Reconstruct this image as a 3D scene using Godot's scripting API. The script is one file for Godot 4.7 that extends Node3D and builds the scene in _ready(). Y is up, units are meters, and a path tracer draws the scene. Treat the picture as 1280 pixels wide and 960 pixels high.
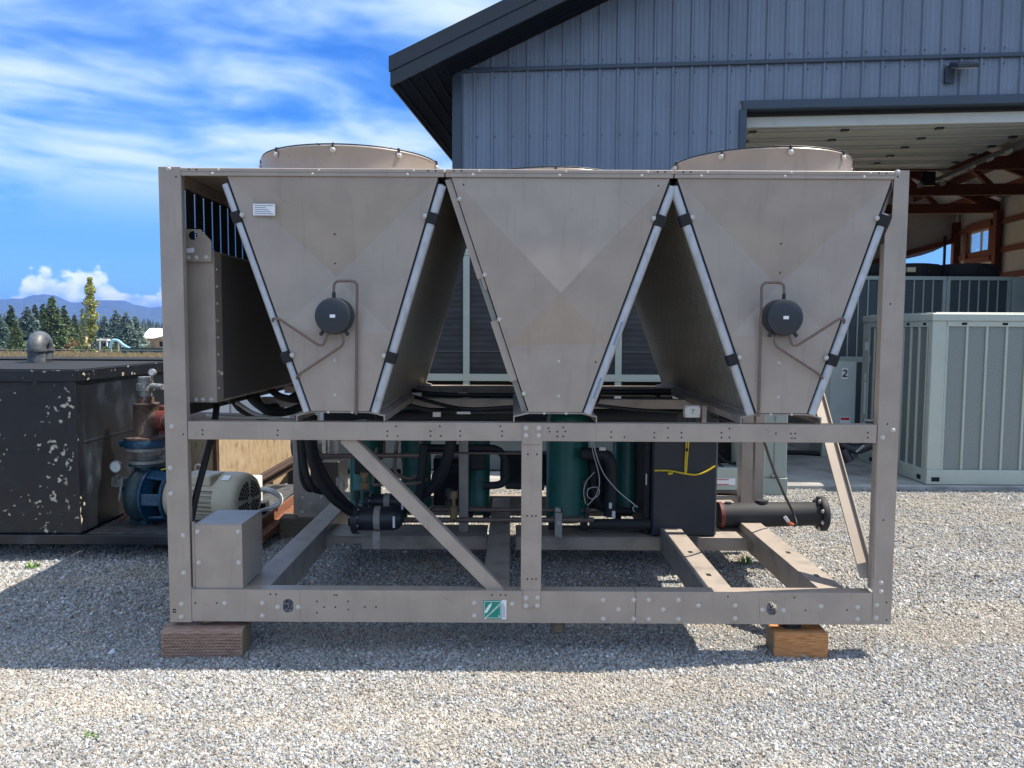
extends Node3D

# ---------------------------------------------------------------- shapes
class MB:
	var v := PackedVector3Array()
	var n := PackedVector3Array()
	var c := PackedColorArray()
	var t := PackedVector2Array()
	var col := Color(1, 1, 1)
	var tinted := false

	func vert(p: Vector3, nn: Vector3, uv := Vector2.ZERO) -> void:
		v.append(p); n.append(nn); c.append(col); t.append(uv)

	func tri(a: Vector3, b: Vector3, d: Vector3, h: Vector3) -> void:
		var nn := (d - a).cross(b - a)
		if nn.length_squared() < 1e-18:
			return
		nn = nn.normalized()
		if nn.dot(h) < 0:
			vert(a, -nn); vert(d, -nn); vert(b, -nn)
		else:
			vert(a, nn); vert(b, nn); vert(d, nn)

	func quad(a: Vector3, b: Vector3, d: Vector3, e: Vector3, h: Vector3) -> void:
		tri(a, b, d, h); tri(a, d, e, h)

	func quad_uv(a: Vector3, b: Vector3, d: Vector3, e: Vector3, h: Vector3, s: Vector2) -> void:
		# uv runs a -> b by s.x and a -> e by s.y
		var nn := (d - a).cross(b - a).normalized()
		var u := [Vector2(0, 0), Vector2(s.x, 0), s, Vector2(0, s.y)]
		var p := [a, b, d, e]
		var order := [0, 1, 2, 0, 2, 3]
		if nn.dot(h) < 0:
			nn = -nn
			order = [0, 2, 1, 0, 3, 2]
		for i in order:
			vert(p[i], nn, u[i])

	func smooth(a: Vector3, b: Vector3, d: Vector3, na: Vector3, nb: Vector3, nd: Vector3) -> void:
		var nn := (d - a).cross(b - a)
		if nn.length_squared() < 1e-20:
			return
		if nn.dot(na + nb + nd) < 0:
			vert(a, na); vert(d, nd); vert(b, nb)
		else:
			vert(a, na); vert(b, nb); vert(d, nd)

	func obox(x: Transform3D, s: Vector3, b := 0.003) -> void:
		# box of size s round the origin of x, edges chamfered by b
		var h := s * 0.5
		b = minf(b, minf(h.x, minf(h.y, h.z)) * 0.6)
		var ax := [Vector3.RIGHT, Vector3.UP, Vector3.BACK]
		for i in 3:
			var j := (i + 1) % 3
			var k := (i + 2) % 3
			for g in [-1.0, 1.0]:
				var f: Vector3 = ax[i] * h[i] * g
				var a: Vector3 = ax[j] * (h[j] - b)
				var d: Vector3 = ax[k] * (h[k] - b)
				quad(x * (f - a - d), x * (f + a - d), x * (f + a + d), x * (f - a + d), x.basis * (ax[i] * g))
				if b > 0:
					for q in [-1.0, 1.0]:
						var p1: Vector3 = f + a * q
						var p2: Vector3 = ax[i] * (h[i] - b) * g + ax[j] * h[j] * q
						quad(x * (p1 - d), x * (p1 + d), x * (p2 + d), x * (p2 - d), x.basis * (ax[i] * g + ax[j] * q))
		if b > 0:
			for gx in [-1.0, 1.0]:
				for gy in [-1.0, 1.0]:
					for gz in [-1.0, 1.0]:
						var g := Vector3(gx, gy, gz)
						var m := (h - Vector3.ONE * b) * g
						tri(x * (m + Vector3(b * gx, 0, 0)), x * (m + Vector3(0, b * gy, 0)), x * (m + Vector3(0, 0, b * gz)), x.basis * g)

	func box(p: Vector3, q: Vector3, b := 0.003) -> void:
		obox(Transform3D(Basis(), (p + q) * 0.5), (q - p).abs(), b)

	func bar(p: Vector3, q: Vector3, w: float, h: float, up := Vector3.UP, b := 0.002) -> void:
		# oriented bar from p to q, h thick along up, w across
		var d := (q - p).normalized()
		var s := d.cross(up).normalized()
		var u := s.cross(d).normalized()
		obox(Transform3D(Basis(d, u, s), (p + q) * 0.5), Vector3(p.distance_to(q), h, w), b)

	func rounded(pts: Array, r: float, steps := 5) -> Array:
		if r <= 0:
			return pts
		var out := [pts[0]]
		for i in range(1, pts.size() - 1):
			var a: Vector3 = pts[i - 1]
			var m: Vector3 = pts[i]
			var e: Vector3 = pts[i + 1]
			var k := minf(r, minf(a.distance_to(m), e.distance_to(m)) * 0.48)
			var p0 := m + (a - m).normalized() * k
			var p2 := m + (e - m).normalized() * k
			for s in steps + 1:
				var f := float(s) / steps
				out.append(p0.lerp(m, f).lerp(m.lerp(p2, f), f))
		out.append(pts[-1])
		return out

	func tube(raw: Array, r: float, seg := 8, fillet := 0.0, caps := true) -> void:
		var pts := rounded(raw, fillet)
		var rings := []
		var d0: Vector3 = (pts[1] - pts[0]).normalized()
		var s := d0.cross(Vector3.UP if absf(d0.y) < 0.9 else Vector3.RIGHT).normalized()
		for i in pts.size():
			var d: Vector3 = (pts[mini(i + 1, pts.size() - 1)] - pts[maxi(i - 1, 0)]).normalized()
			s = (s - d * s.dot(d)).normalized()
			var u := d.cross(s)
			var ring := []
			for k in seg:
				var a := TAU * k / seg
				ring.append(s * cos(a) + u * sin(a))
			rings.append(ring)
		for i in pts.size() - 1:
			for k in seg:
				var l := (k + 1) % seg
				var na: Vector3 = rings[i][k]
				var nb: Vector3 = rings[i][l]
				var nc: Vector3 = rings[i + 1][l]
				var nd: Vector3 = rings[i + 1][k]
				smooth(pts[i] + na * r, pts[i] + nb * r, pts[i + 1] + nc * r, na, nb, nc)
				smooth(pts[i] + na * r, pts[i + 1] + nc * r, pts[i + 1] + nd * r, na, nc, nd)
		if caps:
			for e in [0, pts.size() - 1]:
				var h: Vector3 = (pts[0] - pts[1]) if e == 0 else (pts[-1] - pts[-2])
				for k in range(1, seg - 1):
					tri(pts[e] + rings[e][0] * r, pts[e] + rings[e][k] * r, pts[e] + rings[e][k + 1] * r, h)

	func lathe(x: Transform3D, prof: Array, seg := 20) -> void:
		# profile of (radius, height) turned round the y axis of x
		for i in prof.size() - 1:
			var p: Vector2 = prof[i]
			var q: Vector2 = prof[i + 1]
			var m := Vector2(q.y - p.y, p.x - q.x).normalized()
			var mp := m
			var mq := m
			if i > 0:
				var w: Vector2 = prof[i - 1]
				var o := Vector2(p.y - w.y, w.x - p.x).normalized()
				if o.dot(m) > 0.7:
					mp = (o + m).normalized()
			if i < prof.size() - 2:
				var w2: Vector2 = prof[i + 2]
				var o2 := Vector2(w2.y - q.y, q.x - w2.x).normalized()
				if o2.dot(m) > 0.7:
					mq = (o2 + m).normalized()
			for k in seg:
				var a := TAU * k / seg
				var b := TAU * (k + 1) / seg
				var ca := Vector3(cos(a), 0, sin(a))
				var cb := Vector3(cos(b), 0, sin(b))
				var A := x * (ca * p.x + Vector3.UP * p.y)
				var B := x * (cb * p.x + Vector3.UP * p.y)
				var C := x * (cb * q.x + Vector3.UP * q.y)
				var D := x * (ca * q.x + Vector3.UP * q.y)
				var nA := x.basis * (ca * mp.x + Vector3.UP * mp.y)
				var nB := x.basis * (cb * mp.x + Vector3.UP * mp.y)
				var nC := x.basis * (cb * mq.x + Vector3.UP * mq.y)
				var nD := x.basis * (ca * mq.x + Vector3.UP * mq.y)
				smooth(A, B, C, nA, nB, nC)
				smooth(A, C, D, nA, nC, nD)

	func prism(x: Transform3D, poly: Array, d: float) -> void:
		# polygon in the xy plane of x, extruded to z = d
		var pl := PackedVector2Array(poly)
		var idx := Geometry2D.triangulate_polygon(pl)
		var hz := x.basis.z * signf(d)
		for i in range(0, idx.size(), 3):
			for e in [0.0, d]:
				var a := pl[idx[i]]
				var b := pl[idx[i + 1]]
				var g := pl[idx[i + 2]]
				tri(x * Vector3(a.x, a.y, e), x * Vector3(b.x, b.y, e), x * Vector3(g.x, g.y, e), hz if e != 0.0 else -hz)
		var area := 0.0
		for i in pl.size():
			var a := pl[i]
			var b := pl[(i + 1) % pl.size()]
			area += a.x * b.y - b.x * a.y
		for i in pl.size():
			var a := pl[i]
			var b := pl[(i + 1) % pl.size()]
			var o := Vector2(b.y - a.y, a.x - b.x) * signf(area)
			quad(x * Vector3(a.x, a.y, 0), x * Vector3(b.x, b.y, 0), x * Vector3(b.x, b.y, d), x * Vector3(a.x, a.y, d), x.basis * Vector3(o.x, o.y, 0))

	func hole_plate(x: Transform3D, lo: Vector2, hi: Vector2, r: Vector2, d: float, power := 2.0, seg := 24) -> void:
		# rectangular plate in the xy plane of x with a rounded hole in its middle, thickness d along -z
		var m := (lo + hi) * 0.5
		var h := (hi - lo) * 0.5
		for k in seg:
			var p := []
			for e in [k, k + 1]:
				var a: float = TAU * e / seg
				var o := Vector2(cos(a), sin(a))
				var f := maxf(absf(o.x), absf(o.y))
				var g := pow(pow(absf(o.x), power) + pow(absf(o.y), power), -1.0 / power)
				p.append(m + o * r * g)
				p.append(m + o * h / f)
			for z in [0.0, -d]:
				quad(x * Vector3(p[0].x, p[0].y, z), x * Vector3(p[1].x, p[1].y, z), x * Vector3(p[3].x, p[3].y, z), x * Vector3(p[2].x, p[2].y, z), x.basis.z * (1.0 if z == 0.0 else -1.0))
			var inw: Vector2 = m - (p[0] + p[2]) * 0.5
			quad(x * Vector3(p[0].x, p[0].y, 0), x * Vector3(p[2].x, p[2].y, 0), x * Vector3(p[2].x, p[2].y, -d), x * Vector3(p[0].x, p[0].y, -d), x.basis * Vector3(inw.x, inw.y, 0))
		quad(x * Vector3(lo.x, lo.y, 0), x * Vector3(hi.x, lo.y, 0), x * Vector3(hi.x, lo.y, -d), x * Vector3(lo.x, lo.y, -d), -x.basis.y)
		quad(x * Vector3(lo.x, hi.y, 0), x * Vector3(hi.x, hi.y, 0), x * Vector3(hi.x, hi.y, -d), x * Vector3(lo.x, hi.y, -d), x.basis.y)

	func leaf(p: Vector3, dir: Vector3, side: Vector3, l: float, w: float) -> void:
		# a small two-faced leaf or spray of needles
		var nn := dir.cross(side).normalized()
		if nn.y < 0: nn = -nn
		var tip := p + dir * l
		var mid := p + dir * l * 0.45 + nn * w * 0.15
		tri(p, mid + side * w * 0.5, tip, nn)
		tri(p, tip, mid - side * w * 0.5, nn)

	func mesh(shift := Vector3.ZERO) -> ArrayMesh:
		var a := []
		a.resize(Mesh.ARRAY_MAX)
		if shift != Vector3.ZERO:
			for i in v.size():
				v[i] -= shift
		a[Mesh.ARRAY_VERTEX] = v
		a[Mesh.ARRAY_NORMAL] = n
		if tinted:
			a[Mesh.ARRAY_COLOR] = c
		a[Mesh.ARRAY_TEX_UV] = t
		var m := ArrayMesh.new()
		m.add_surface_from_arrays(Mesh.PRIMITIVE_TRIANGLES, a)
		return m

	func middle() -> Vector3:
		if v.is_empty():
			return Vector3.ZERO
		var b := AABB(v[0], Vector3.ZERO)
		for p in v:
			b = b.expand(p)
		return b.get_center()

# ---------------------------------------------------------------- things and parts
var taken := {}
var frames := {}
var rng := RandomNumberGenerator.new()
var M := {}

func numbered(called: String) -> String:
	taken[called] = taken.get(called, 0) + 1
	return called if taken[called] == 1 else "%s_%03d" % [called, taken[called] - 1]

func tag(o: Node, label := "", category := "", group := "", kind := "") -> Node:
	if label: o.set_meta("label", label)
	if category: o.set_meta("category", category)
	if group: o.set_meta("group", group)
	if kind: o.set_meta("kind", kind)
	return o

# a thing whose parts are given in world coordinates
func thing(called: String, label: String, category: String, at := Vector3.ZERO, group := "") -> Node3D:
	var o := Node3D.new()
	o.name = numbered(called)
	add_child(o)
	o.position = at
	tag(o, label, category, group)
	return o

# a thing whose parts are given in its own turned coordinates
func local(called: String, label: String, category: String, at: Vector3, turn := 0.0, group := "") -> Node3D:
	var o := thing(called, label, category, at, group)
	o.rotation_degrees.y = turn
	frames[o] = true
	return o

func where(o: Node) -> Vector3:
	var p := Vector3.ZERO
	while o != self and not frames.has(o):
		p += (o as Node3D).position
		o = o.get_parent()
	return p

func put(called: String, mb: MB, mat: Material, parent: Node = self, label := "", kind := "") -> MeshInstance3D:
	var o := MeshInstance3D.new()
	var c := mb.middle()
	o.mesh = mb.mesh(c)
	o.material_override = mat
	o.position = c - where(parent)
	o.name = numbered(called) if parent == self else called
	parent.add_child(o, true)
	tag(o, label, "", "", kind)
	return o

func place(called: String, m: Mesh, mat: Material, x: Transform3D, parent: Node = self, kind := "") -> MeshInstance3D:
	var o := MeshInstance3D.new()
	o.mesh = m
	o.material_override = mat
	o.transform = Transform3D(x.basis, x.origin - where(parent))
	o.name = numbered(called) if parent == self else called
	parent.add_child(o, true)
	tag(o, "", "", "", kind)
	return o

func copy(o: Node3D, at: Vector3, turn: float, label: String) -> Node3D:
	var stem := str(o.name)
	var cut := stem.rfind("_")
	if cut > 0 and stem.substr(cut + 1).is_valid_int():
		stem = stem.substr(0, cut)
	var r: Node3D = o.duplicate()
	r.name = numbered(stem)
	add_child(r)
	r.position = at
	r.rotation_degrees.y = turn
	tag(r, label)
	if frames.has(o): frames[r] = true
	return r

func facing(at: Vector3, up: Vector3) -> Transform3D:
	# frame whose y axis points along up
	var y := up.normalized()
	var x := (Vector3.RIGHT if absf(y.x) < 0.9 else Vector3.UP)
	var z := x.cross(y).normalized()
	x = y.cross(z).normalized()
	return Transform3D(Basis(x, y, z), at)

var bolt_mesh: ArrayMesh
func bolt(at: Vector3, parent: Node, dir := Vector3.BACK, size := 1.0) -> void:
	if bolt_mesh == null:
		var b := MB.new()
		b.lathe(Transform3D(), [Vector2(0.0125, -0.001), Vector2(0.0125, 0.002), Vector2(0.009, 0.0022), Vector2(0.0085, 0.007), Vector2(0.006, 0.009), Vector2(0, 0.0095)], 10)
		bolt_mesh = b.mesh()
	var x := facing(at, dir)
	x.basis = x.basis.scaled(Vector3.ONE * size)
	place("bolt", bolt_mesh, M.bolt, x, parent)

func lettering(words: String, high: float, x: Transform3D, mat: Material, parent: Node, called := "lettering") -> void:
	var t := TextMesh.new()
	var f := SystemFont.new()
	f.font_names = PackedStringArray(["Droid Sans"])
	f.font_weight = 700
	t.font = f
	t.text = words
	t.font_size = 64
	t.pixel_size = high / 47.0
	t.depth = 0.001
	place(called, t, mat, x, parent)

# ---------------------------------------------------------------- materials
func noise_tex(freq: float, ramp: Array, seed_ := 1, size := 512, kind := FastNoiseLite.TYPE_SIMPLEX_SMOOTH, oct := 5, normal := false, ret := -1, hard := false) -> NoiseTexture2D:
	var f := FastNoiseLite.new()
	f.noise_type = kind
	f.frequency = freq
	f.seed = seed_
	f.fractal_type = FastNoiseLite.FRACTAL_FBM if oct > 1 else FastNoiseLite.FRACTAL_NONE
	f.fractal_octaves = oct
	if ret >= 0:
		f.cellular_return_type = ret
	var t := NoiseTexture2D.new()
	t.width = size
	t.height = size
	t.seamless = true
	t.noise = f
	if normal:
		t.as_normal_map = true
		t.bump_strength = 6.0
	elif ramp.size():
		var g := Gradient.new()
		var o := PackedFloat32Array()
		var c := PackedColorArray()
		for r in ramp:
			o.append(r[0]); c.append(r[1])
		g.offsets = o
		g.colors = c
		if hard:
			g.interpolation_mode = Gradient.GRADIENT_INTERPOLATE_CONSTANT
		t.color_ramp = g
	return t

func lin(r: float, g: float, b: float) -> Color:
	return Color(r, g, b).linear_to_srgb()

func grey(k: float) -> Color:
	return Color(k, k, k)

func mat(base: Color, rough := 0.6, metal := 0.0, tex: Texture2D = null, scale := Vector3.ONE, world := true) -> StandardMaterial3D:
	var m := StandardMaterial3D.new()
	m.albedo_color = base
	m.roughness = rough
	m.metallic = metal
	if tex:
		m.albedo_texture = tex
		m.uv1_triplanar = true
		m.uv1_world_triplanar = world
		m.uv1_scale = scale
	return m

func bumpy(m: StandardMaterial3D, t: Texture2D, cm: float) -> StandardMaterial3D:
	m.heightmap_enabled = true
	m.heightmap_texture = t
	m.heightmap_scale = cm
	return m

func _ready() -> void:
	rng.seed = 7
	camera_sky_sun()
	materials()
	ground()
	shed()
	chiller()
	yard()
	far_land()

func camera_sky_sun() -> void:
	var cam := Camera3D.new()
	cam.name = "camera"
	cam.fov = 52.98
	cam.near = 0.05
	cam.far = 20000.0
	cam.position = Vector3(0, 1.6, 0)
	cam.rotation_degrees = Vector3(-4.0, 0, 0.3)
	add_child(cam)
	cam.current = true
	var e := Environment.new()
	e.background_mode = Environment.BG_SKY
	var sky := Sky.new()
	var p := PanoramaSkyMaterial.new()
	p.panorama = ImageTexture.create_from_image(sky_picture())
	p.energy_multiplier = 1.0
	sky.sky_material = p
	e.sky = sky
	e.background_energy_multiplier = 0.84
	e.tonemap_mode = Environment.TONE_MAPPER_LINEAR
	e.tonemap_exposure = 1.86
	e.fog_enabled = true
	e.fog_density = 0.00011
	e.fog_light_color = Color(0.36, 0.56, 0.95)
	e.sdfgi_enabled = true
	e.ssao_enabled = true
	e.ssil_enabled = true
	var w := WorldEnvironment.new()
	w.name = "environment"
	w.environment = e
	add_child(w)
	var sun := DirectionalLight3D.new()
	sun.name = "sun"
	sun.light_energy = 1.6
	sun.light_color = Color(1.0, 0.965, 0.9)
	sun.light_angular_distance = 0.5
	sun.shadow_enabled = true
	add_child(sun)
	sun.look_at_from_position(Vector3(0.6, 1.0, -0.08) * 30.0, Vector3.ZERO)

var n_cirrus: FastNoiseLite
var n_warp: FastNoiseLite
var n_cumulus: FastNoiseLite

func sky_colour(az: float, el: float) -> Color:
	# clear air by height, then high cirrus and a low bank of cumulus
	var s := sin(el)
	var air := Color(0.52, 0.72, 0.90).lerp(Color(0.30, 0.57, 0.86), smoothstep(0.0, 0.2, s))
	air = air.lerp(Color(0.19, 0.43, 0.78), smoothstep(0.12, 0.36, s))
	air = air.lerp(Color(0.12, 0.31, 0.70), smoothstep(0.35, 1.0, s))
	var d := Vector3(sin(az) * cos(el), s, -cos(az) * cos(el))
	var k := 1.0 / (maxf(s, 0.0) + 0.13)
	var q := Vector2(d.x, d.z) * k
	# streaks lie along one wind, bent by slow waves
	var wx := n_warp.get_noise_2d(q.x * 0.8, q.y * 0.8)
	var wy := n_warp.get_noise_2d(q.x * 0.8 + 40.0, q.y * 0.8 - 17.0)
	var along := Vector2(0.93, -0.37).normalized()
	var a := q.dot(along) + wx * 0.26
	var b := q.dot(Vector2(-along.y, along.x)) + wy * 0.22
	var veil := n_cirrus.get_noise_2d(a * 0.55 + 2.0, b * 0.9) * 0.5 + 0.5
	var fibre := n_cirrus.get_noise_2d(a * 1.3 + 9.0, b * 2.6) * 0.5 + 0.5
	var puffy := n_cirrus.get_noise_2d(q.x * 2.1 + 30.0, q.y * 2.6 - 8.0) * 0.5 + 0.5
	var fine := n_cirrus.get_noise_2d(a * 4.5 - 4.0, b * 8.0 + 6.0) * 0.5 + 0.5
	var patch := n_warp.get_noise_2d(q.x * 0.42 + 3.7, q.y * 0.42 + 1.2) * 0.5 + 0.5
	var cover := smoothstep(0.33, 0.76, veil * 0.40 + fibre * 0.30 + fine * 0.12 + puffy * 0.18 + (patch - 0.5) * 0.5 + 0.10 + 0.07 * smoothstep(0.22, 0.42, s))
	cover *= smoothstep(0.09, 0.2, s)
	air = air.lerp(Color(0.80, 0.85, 0.91), cover * 0.9)
	# cumulus near the horizon
	if el > 0.0 and el < 0.09:
		var cu := n_cumulus.get_noise_2d(az * 24.0 + 3.0, el * 44.0) * 0.5 + 0.5
		var big := n_cumulus.get_noise_2d(az * 9.0 + 50.0, 3.0) * 0.5 + 0.5
		var top := 0.03 + 0.042 * smoothstep(0.3, 0.7, big)
		var dens := smoothstep(0.44, 0.60, cu + 0.16 + 0.22 * (1.0 - smoothstep(0.3, 1.0, el / top)) - 0.5 * smoothstep(0.75, 1.15, el / top))
		dens *= smoothstep(0.0, 0.02, el)
		var puff := n_cumulus.get_noise_2d(az * 26.0 + 7.0, el * 40.0 + 4.0)
		var lit := clampf(0.35 + el / top * 0.5 + puff * 1.1, 0.0, 1.0)
		air = air.lerp(Color(0.66, 0.77, 0.92).lerp(Color(0.97, 0.98, 1.0), lit), dens * 0.92)
	return air

func sky_picture() -> Image:
	n_cirrus = FastNoiseLite.new()
	n_cirrus.noise_type = FastNoiseLite.TYPE_SIMPLEX_SMOOTH
	n_cirrus.frequency = 1.0
	n_cirrus.fractal_octaves = 6
	n_cirrus.fractal_gain = 0.52
	n_cirrus.seed = 12
	n_warp = FastNoiseLite.new()
	n_warp.noise_type = FastNoiseLite.TYPE_SIMPLEX_SMOOTH
	n_warp.frequency = 0.8
	n_warp.fractal_octaves = 3
	n_warp.seed = 5
	n_cumulus = FastNoiseLite.new()
	n_cumulus.noise_type = FastNoiseLite.TYPE_SIMPLEX_SMOOTH
	n_cumulus.frequency = 1.0
	n_cumulus.fractal_octaves = 5
	n_cumulus.seed = 21
	var W := 4096
	var H := 2048
	var small := Image.create(1024, 512, false, Image.FORMAT_RGB8)
	for y in 512:
		var el := PI * (0.5 - (y + 0.5) / 512.0)
		if el < -0.02:
			small.fill_rect(Rect2i(0, y, 1024, 1), Color(0.42, 0.42, 0.4))
			continue
		for x in 1024:
			small.set_pixel(x, y, sky_colour(TAU * (x + 0.5) / 1024.0, maxf(el, 0.0)))
	small.resize(W, H, Image.INTERPOLATE_CUBIC)
	# the part that the photograph sees, at full detail
	for y in range(620, 1032):
		var el := PI * (0.5 - (y + 0.5) / H)
		for i in range(-470, 120):
			var x := posmod(i, W)
			small.set_pixel(x, y, sky_colour(TAU * (i + 0.5) / W, maxf(el, 0.0)))
	return small

func materials() -> void:
	var grime := noise_tex(0.006, [[0.0, grey(0.94)], [0.4, grey(0.985)], [1.0, grey(1.0)]], 3)
	var dirt := noise_tex(0.008, [[0.0, grey(0.80)], [0.4, grey(0.94)], [1.0, grey(1.0)]], 27, 512, FastNoiseLite.TYPE_SIMPLEX_SMOOTH, 4)
	var streak := noise_tex(0.02, [[0.0, grey(0.72)], [0.4, grey(0.92)], [1.0, grey(1.0)]], 8)
	var soft := noise_tex(0.02, [[0.0, grey(0.55)], [1.0, grey(1.0)]], 4)
	var fine := noise_tex(0.12, [[0.0, grey(0.7)], [1.0, grey(1.0)]], 6)
	M.paint = mat(lin(0.37, 0.31, 0.263), 0.34, 0.0, worn_paint(), Vector3(0.62, 0.62, 0.62))
	M.paint_worn = mat(lin(0.38, 0.335, 0.30), 0.5, 0.0, streak, Vector3(1.6, 1.6, 1.6))
	M.rail = mat(lin(0.36, 0.31, 0.27), 0.45, 0.0, dirt, Vector3(1.1, 1.1, 1.1))
	M.cabinet_shade = mat(lin(0.10, 0.09, 0.085), 0.6)  # cabinet paint darkened, the shade is put into the colour
	M.dark_panel = mat(lin(0.03, 0.028, 0.027), 0.6, 0.0, grime)
	M.bolt = mat(lin(0.55, 0.52, 0.47), 0.4, 0.1)
	M.alu = mat(lin(0.52, 0.53, 0.55), 0.42, 0.3, dirt, Vector3(6, 2, 6))
	M.black = mat(lin(0.016, 0.017, 0.02), 0.45)
	M.rubber = mat(lin(0.014, 0.014, 0.015), 0.75, 0.0, fine, Vector3(6, 6, 6))
	M.insul = mat(lin(0.022, 0.024, 0.029), 0.7, 0.0, fine, Vector3(5, 5, 5))
	M.bluish = mat(lin(0.022, 0.026, 0.034), 0.42)
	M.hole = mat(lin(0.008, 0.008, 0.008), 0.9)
	M.copper = mat(lin(0.20, 0.14, 0.115), 0.45, 0.25, streak, Vector3(5, 5, 5))
	M.copper_red = mat(lin(0.20, 0.09, 0.06), 0.45, 0.4, streak, Vector3(5, 5, 5))
	M.brass = mat(lin(0.22, 0.15, 0.07), 0.5, 0.3)
	M.green = mat(lin(0.012, 0.115, 0.084), 0.35, 0.0, grime, Vector3(2, 2, 2))
	M.white = mat(lin(0.72, 0.72, 0.70), 0.5, 0.0, grime)
	M.label = mat(lin(0.78, 0.79, 0.80), 0.5)
	M.print = mat(lin(0.22, 0.26, 0.34), 0.6)
	M.red_print = mat(lin(0.50, 0.04, 0.03), 0.6)
	M.yellow = mat(lin(0.75, 0.55, 0.03), 0.5)
	M.orange = mat(lin(0.75, 0.18, 0.04), 0.5)
	M.placard = mat(lin(0.0, 0.24, 0.17), 0.4)
	M.cable_grey = mat(lin(0.30, 0.30, 0.30), 0.6)
	M.wire = mat(lin(0.42, 0.42, 0.42), 0.5)
	M.coil = coil_material()
	var wood_a := noise_tex(0.03, [[0.0, Color(0.45, 0.36, 0.31)], [0.4, Color(0.62, 0.51, 0.45)], [0.7, Color(0.72, 0.63, 0.57)], [1.0, Color(0.56, 0.51, 0.47)]], 14)
	M.timber_red = bumpy(mat(Color(0.9, 0.87, 0.85), 0.85, 0.0, wood_a, Vector3(0.8, 9, 9)), wood_a, 0.5)
	var wood_b := noise_tex(0.03, [[0.0, Color(0.56, 0.36, 0.20)], [0.5, Color(0.74, 0.52, 0.32)], [1.0, Color(0.82, 0.62, 0.42)]], 15)
	M.timber_brown = bumpy(mat(Color(0.95, 0.95, 0.95), 0.8, 0.0, wood_b, Vector3(0.7, 8, 8)), wood_b, 0.3)
	M.end_grain = mat(Color(0.66, 0.58, 0.46), 0.9, 0.0, noise_tex(0.05, [[0.0, grey(0.5)], [1.0, grey(1.0)]], 16), Vector3(4, 4, 4))
	var wood_c := noise_tex(0.03, [[0.0, Color(0.30, 0.27, 0.24)], [1.0, Color(0.52, 0.48, 0.42)]], 17)
	M.timber_grey = mat(Color(0.9, 0.9, 0.88), 0.9, 0.0, wood_c, Vector3(0.9, 8, 8))
	var ply := noise_tex(0.012, [[0.0, Color(0.50, 0.41, 0.31)], [0.4, Color(0.68, 0.60, 0.49)], [0.75, Color(0.74, 0.67, 0.57)], [1.0, Color(0.60, 0.51, 0.40)]], 18)
	M.ply = mat(Color(0.97, 0.95, 0.92), 0.8, 0.0, ply, Vector3(4, 0.8, 4))
	M.ply_edge = mat(lin(0.16, 0.075, 0.04), 0.85, 0.0, soft, Vector3(4, 1, 4))
	# the old black tank: paint scuffed to primer
	M.tank = mat(grey(0.95), 0.42, 0.0, chipped_paint(), Vector3(0.5, 0.5, 0.5))
	M.lid = mat(lin(0.008, 0.009, 0.012), 0.9)
	var dusty := noise_tex(0.01, [[0.0, Color(0.045, 0.056, 0.08)], [0.6, Color(0.075, 0.095, 0.125)], [0.85, Color(0.15, 0.175, 0.21)], [1.0, Color(0.24, 0.265, 0.30)]], 35, 512, FastNoiseLite.TYPE_SIMPLEX, 5)
	M.tank_plain = mat(grey(1.0), 0.4, 0.0, dusty, Vector3(0.6, 0.35, 0.6))
	M.deck = mat(lin(0.10, 0.105, 0.11), 0.6, 0.0, soft, Vector3(1.2, 1.2, 1.2))
	M.rust = mat(lin(0.30, 0.12, 0.06), 0.85, 0.0, soft, Vector3(3, 3, 3))
	M.rust_dark = mat(lin(0.09, 0.05, 0.035), 0.85, 0.0, soft, Vector3(3, 3, 3))
	M.motor = mat(lin(0.47, 0.41, 0.30), 0.45, 0.0, grime, Vector3(2, 2, 2))
	M.pump_blue = mat(lin(0.018, 0.095, 0.19), 0.4, 0.0, soft, Vector3(3, 3, 3))
	M.pump_dark = mat(lin(0.025, 0.07, 0.09), 0.5, 0.0, soft, Vector3(5, 3, 5))
	M.pipe_rust = mat(lin(0.165, 0.128, 0.108), 0.6, 0.15, noise_tex(0.03, [[0.0, Color(0.55, 0.42, 0.36)], [0.5, Color(0.8, 0.75, 0.72)], [1.0, Color(0.95, 0.95, 0.96)]], 41), Vector3(3, 3, 3))
	M.clamp_red = mat(lin(0.20, 0.035, 0.025), 0.6, 0.0, soft, Vector3(4, 4, 4))
	M.steel = mat(lin(0.45, 0.44, 0.42), 0.45, 0.3, soft, Vector3(4, 4, 4))
	M.pipe_grey = mat(lin(0.13, 0.145, 0.165), 0.5, 0.0, soft, Vector3(2, 2, 2))
	# grey-green cabinets
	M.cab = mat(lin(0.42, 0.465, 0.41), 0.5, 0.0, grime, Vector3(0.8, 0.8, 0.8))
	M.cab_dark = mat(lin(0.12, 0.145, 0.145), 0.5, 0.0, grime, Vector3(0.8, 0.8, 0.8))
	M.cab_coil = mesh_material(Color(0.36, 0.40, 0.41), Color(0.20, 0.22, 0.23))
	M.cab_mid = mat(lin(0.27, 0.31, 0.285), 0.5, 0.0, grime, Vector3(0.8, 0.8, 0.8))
	M.cab_mesh_shade = mesh_material(Color(0.58, 0.62, 0.60), Color(0.27, 0.285, 0.28))  # darker copy of the guard mesh, shade of the left face painted in
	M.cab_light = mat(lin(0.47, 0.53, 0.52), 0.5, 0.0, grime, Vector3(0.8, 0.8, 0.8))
	M.far_coil = banded_coil()
	M.cab_mesh = mesh_material(Color(0.66, 0.70, 0.68), Color(0.29, 0.305, 0.30))
	M.concrete = bumpy(mat(lin(0.42, 0.41, 0.385), 0.85, 0.0, noise_tex(0.01, [[0.0, grey(0.72)], [0.5, grey(0.9)], [1.0, grey(1.0)]], 50), Vector3(0.4, 0.4, 0.4)), fine, 0.1)
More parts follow.
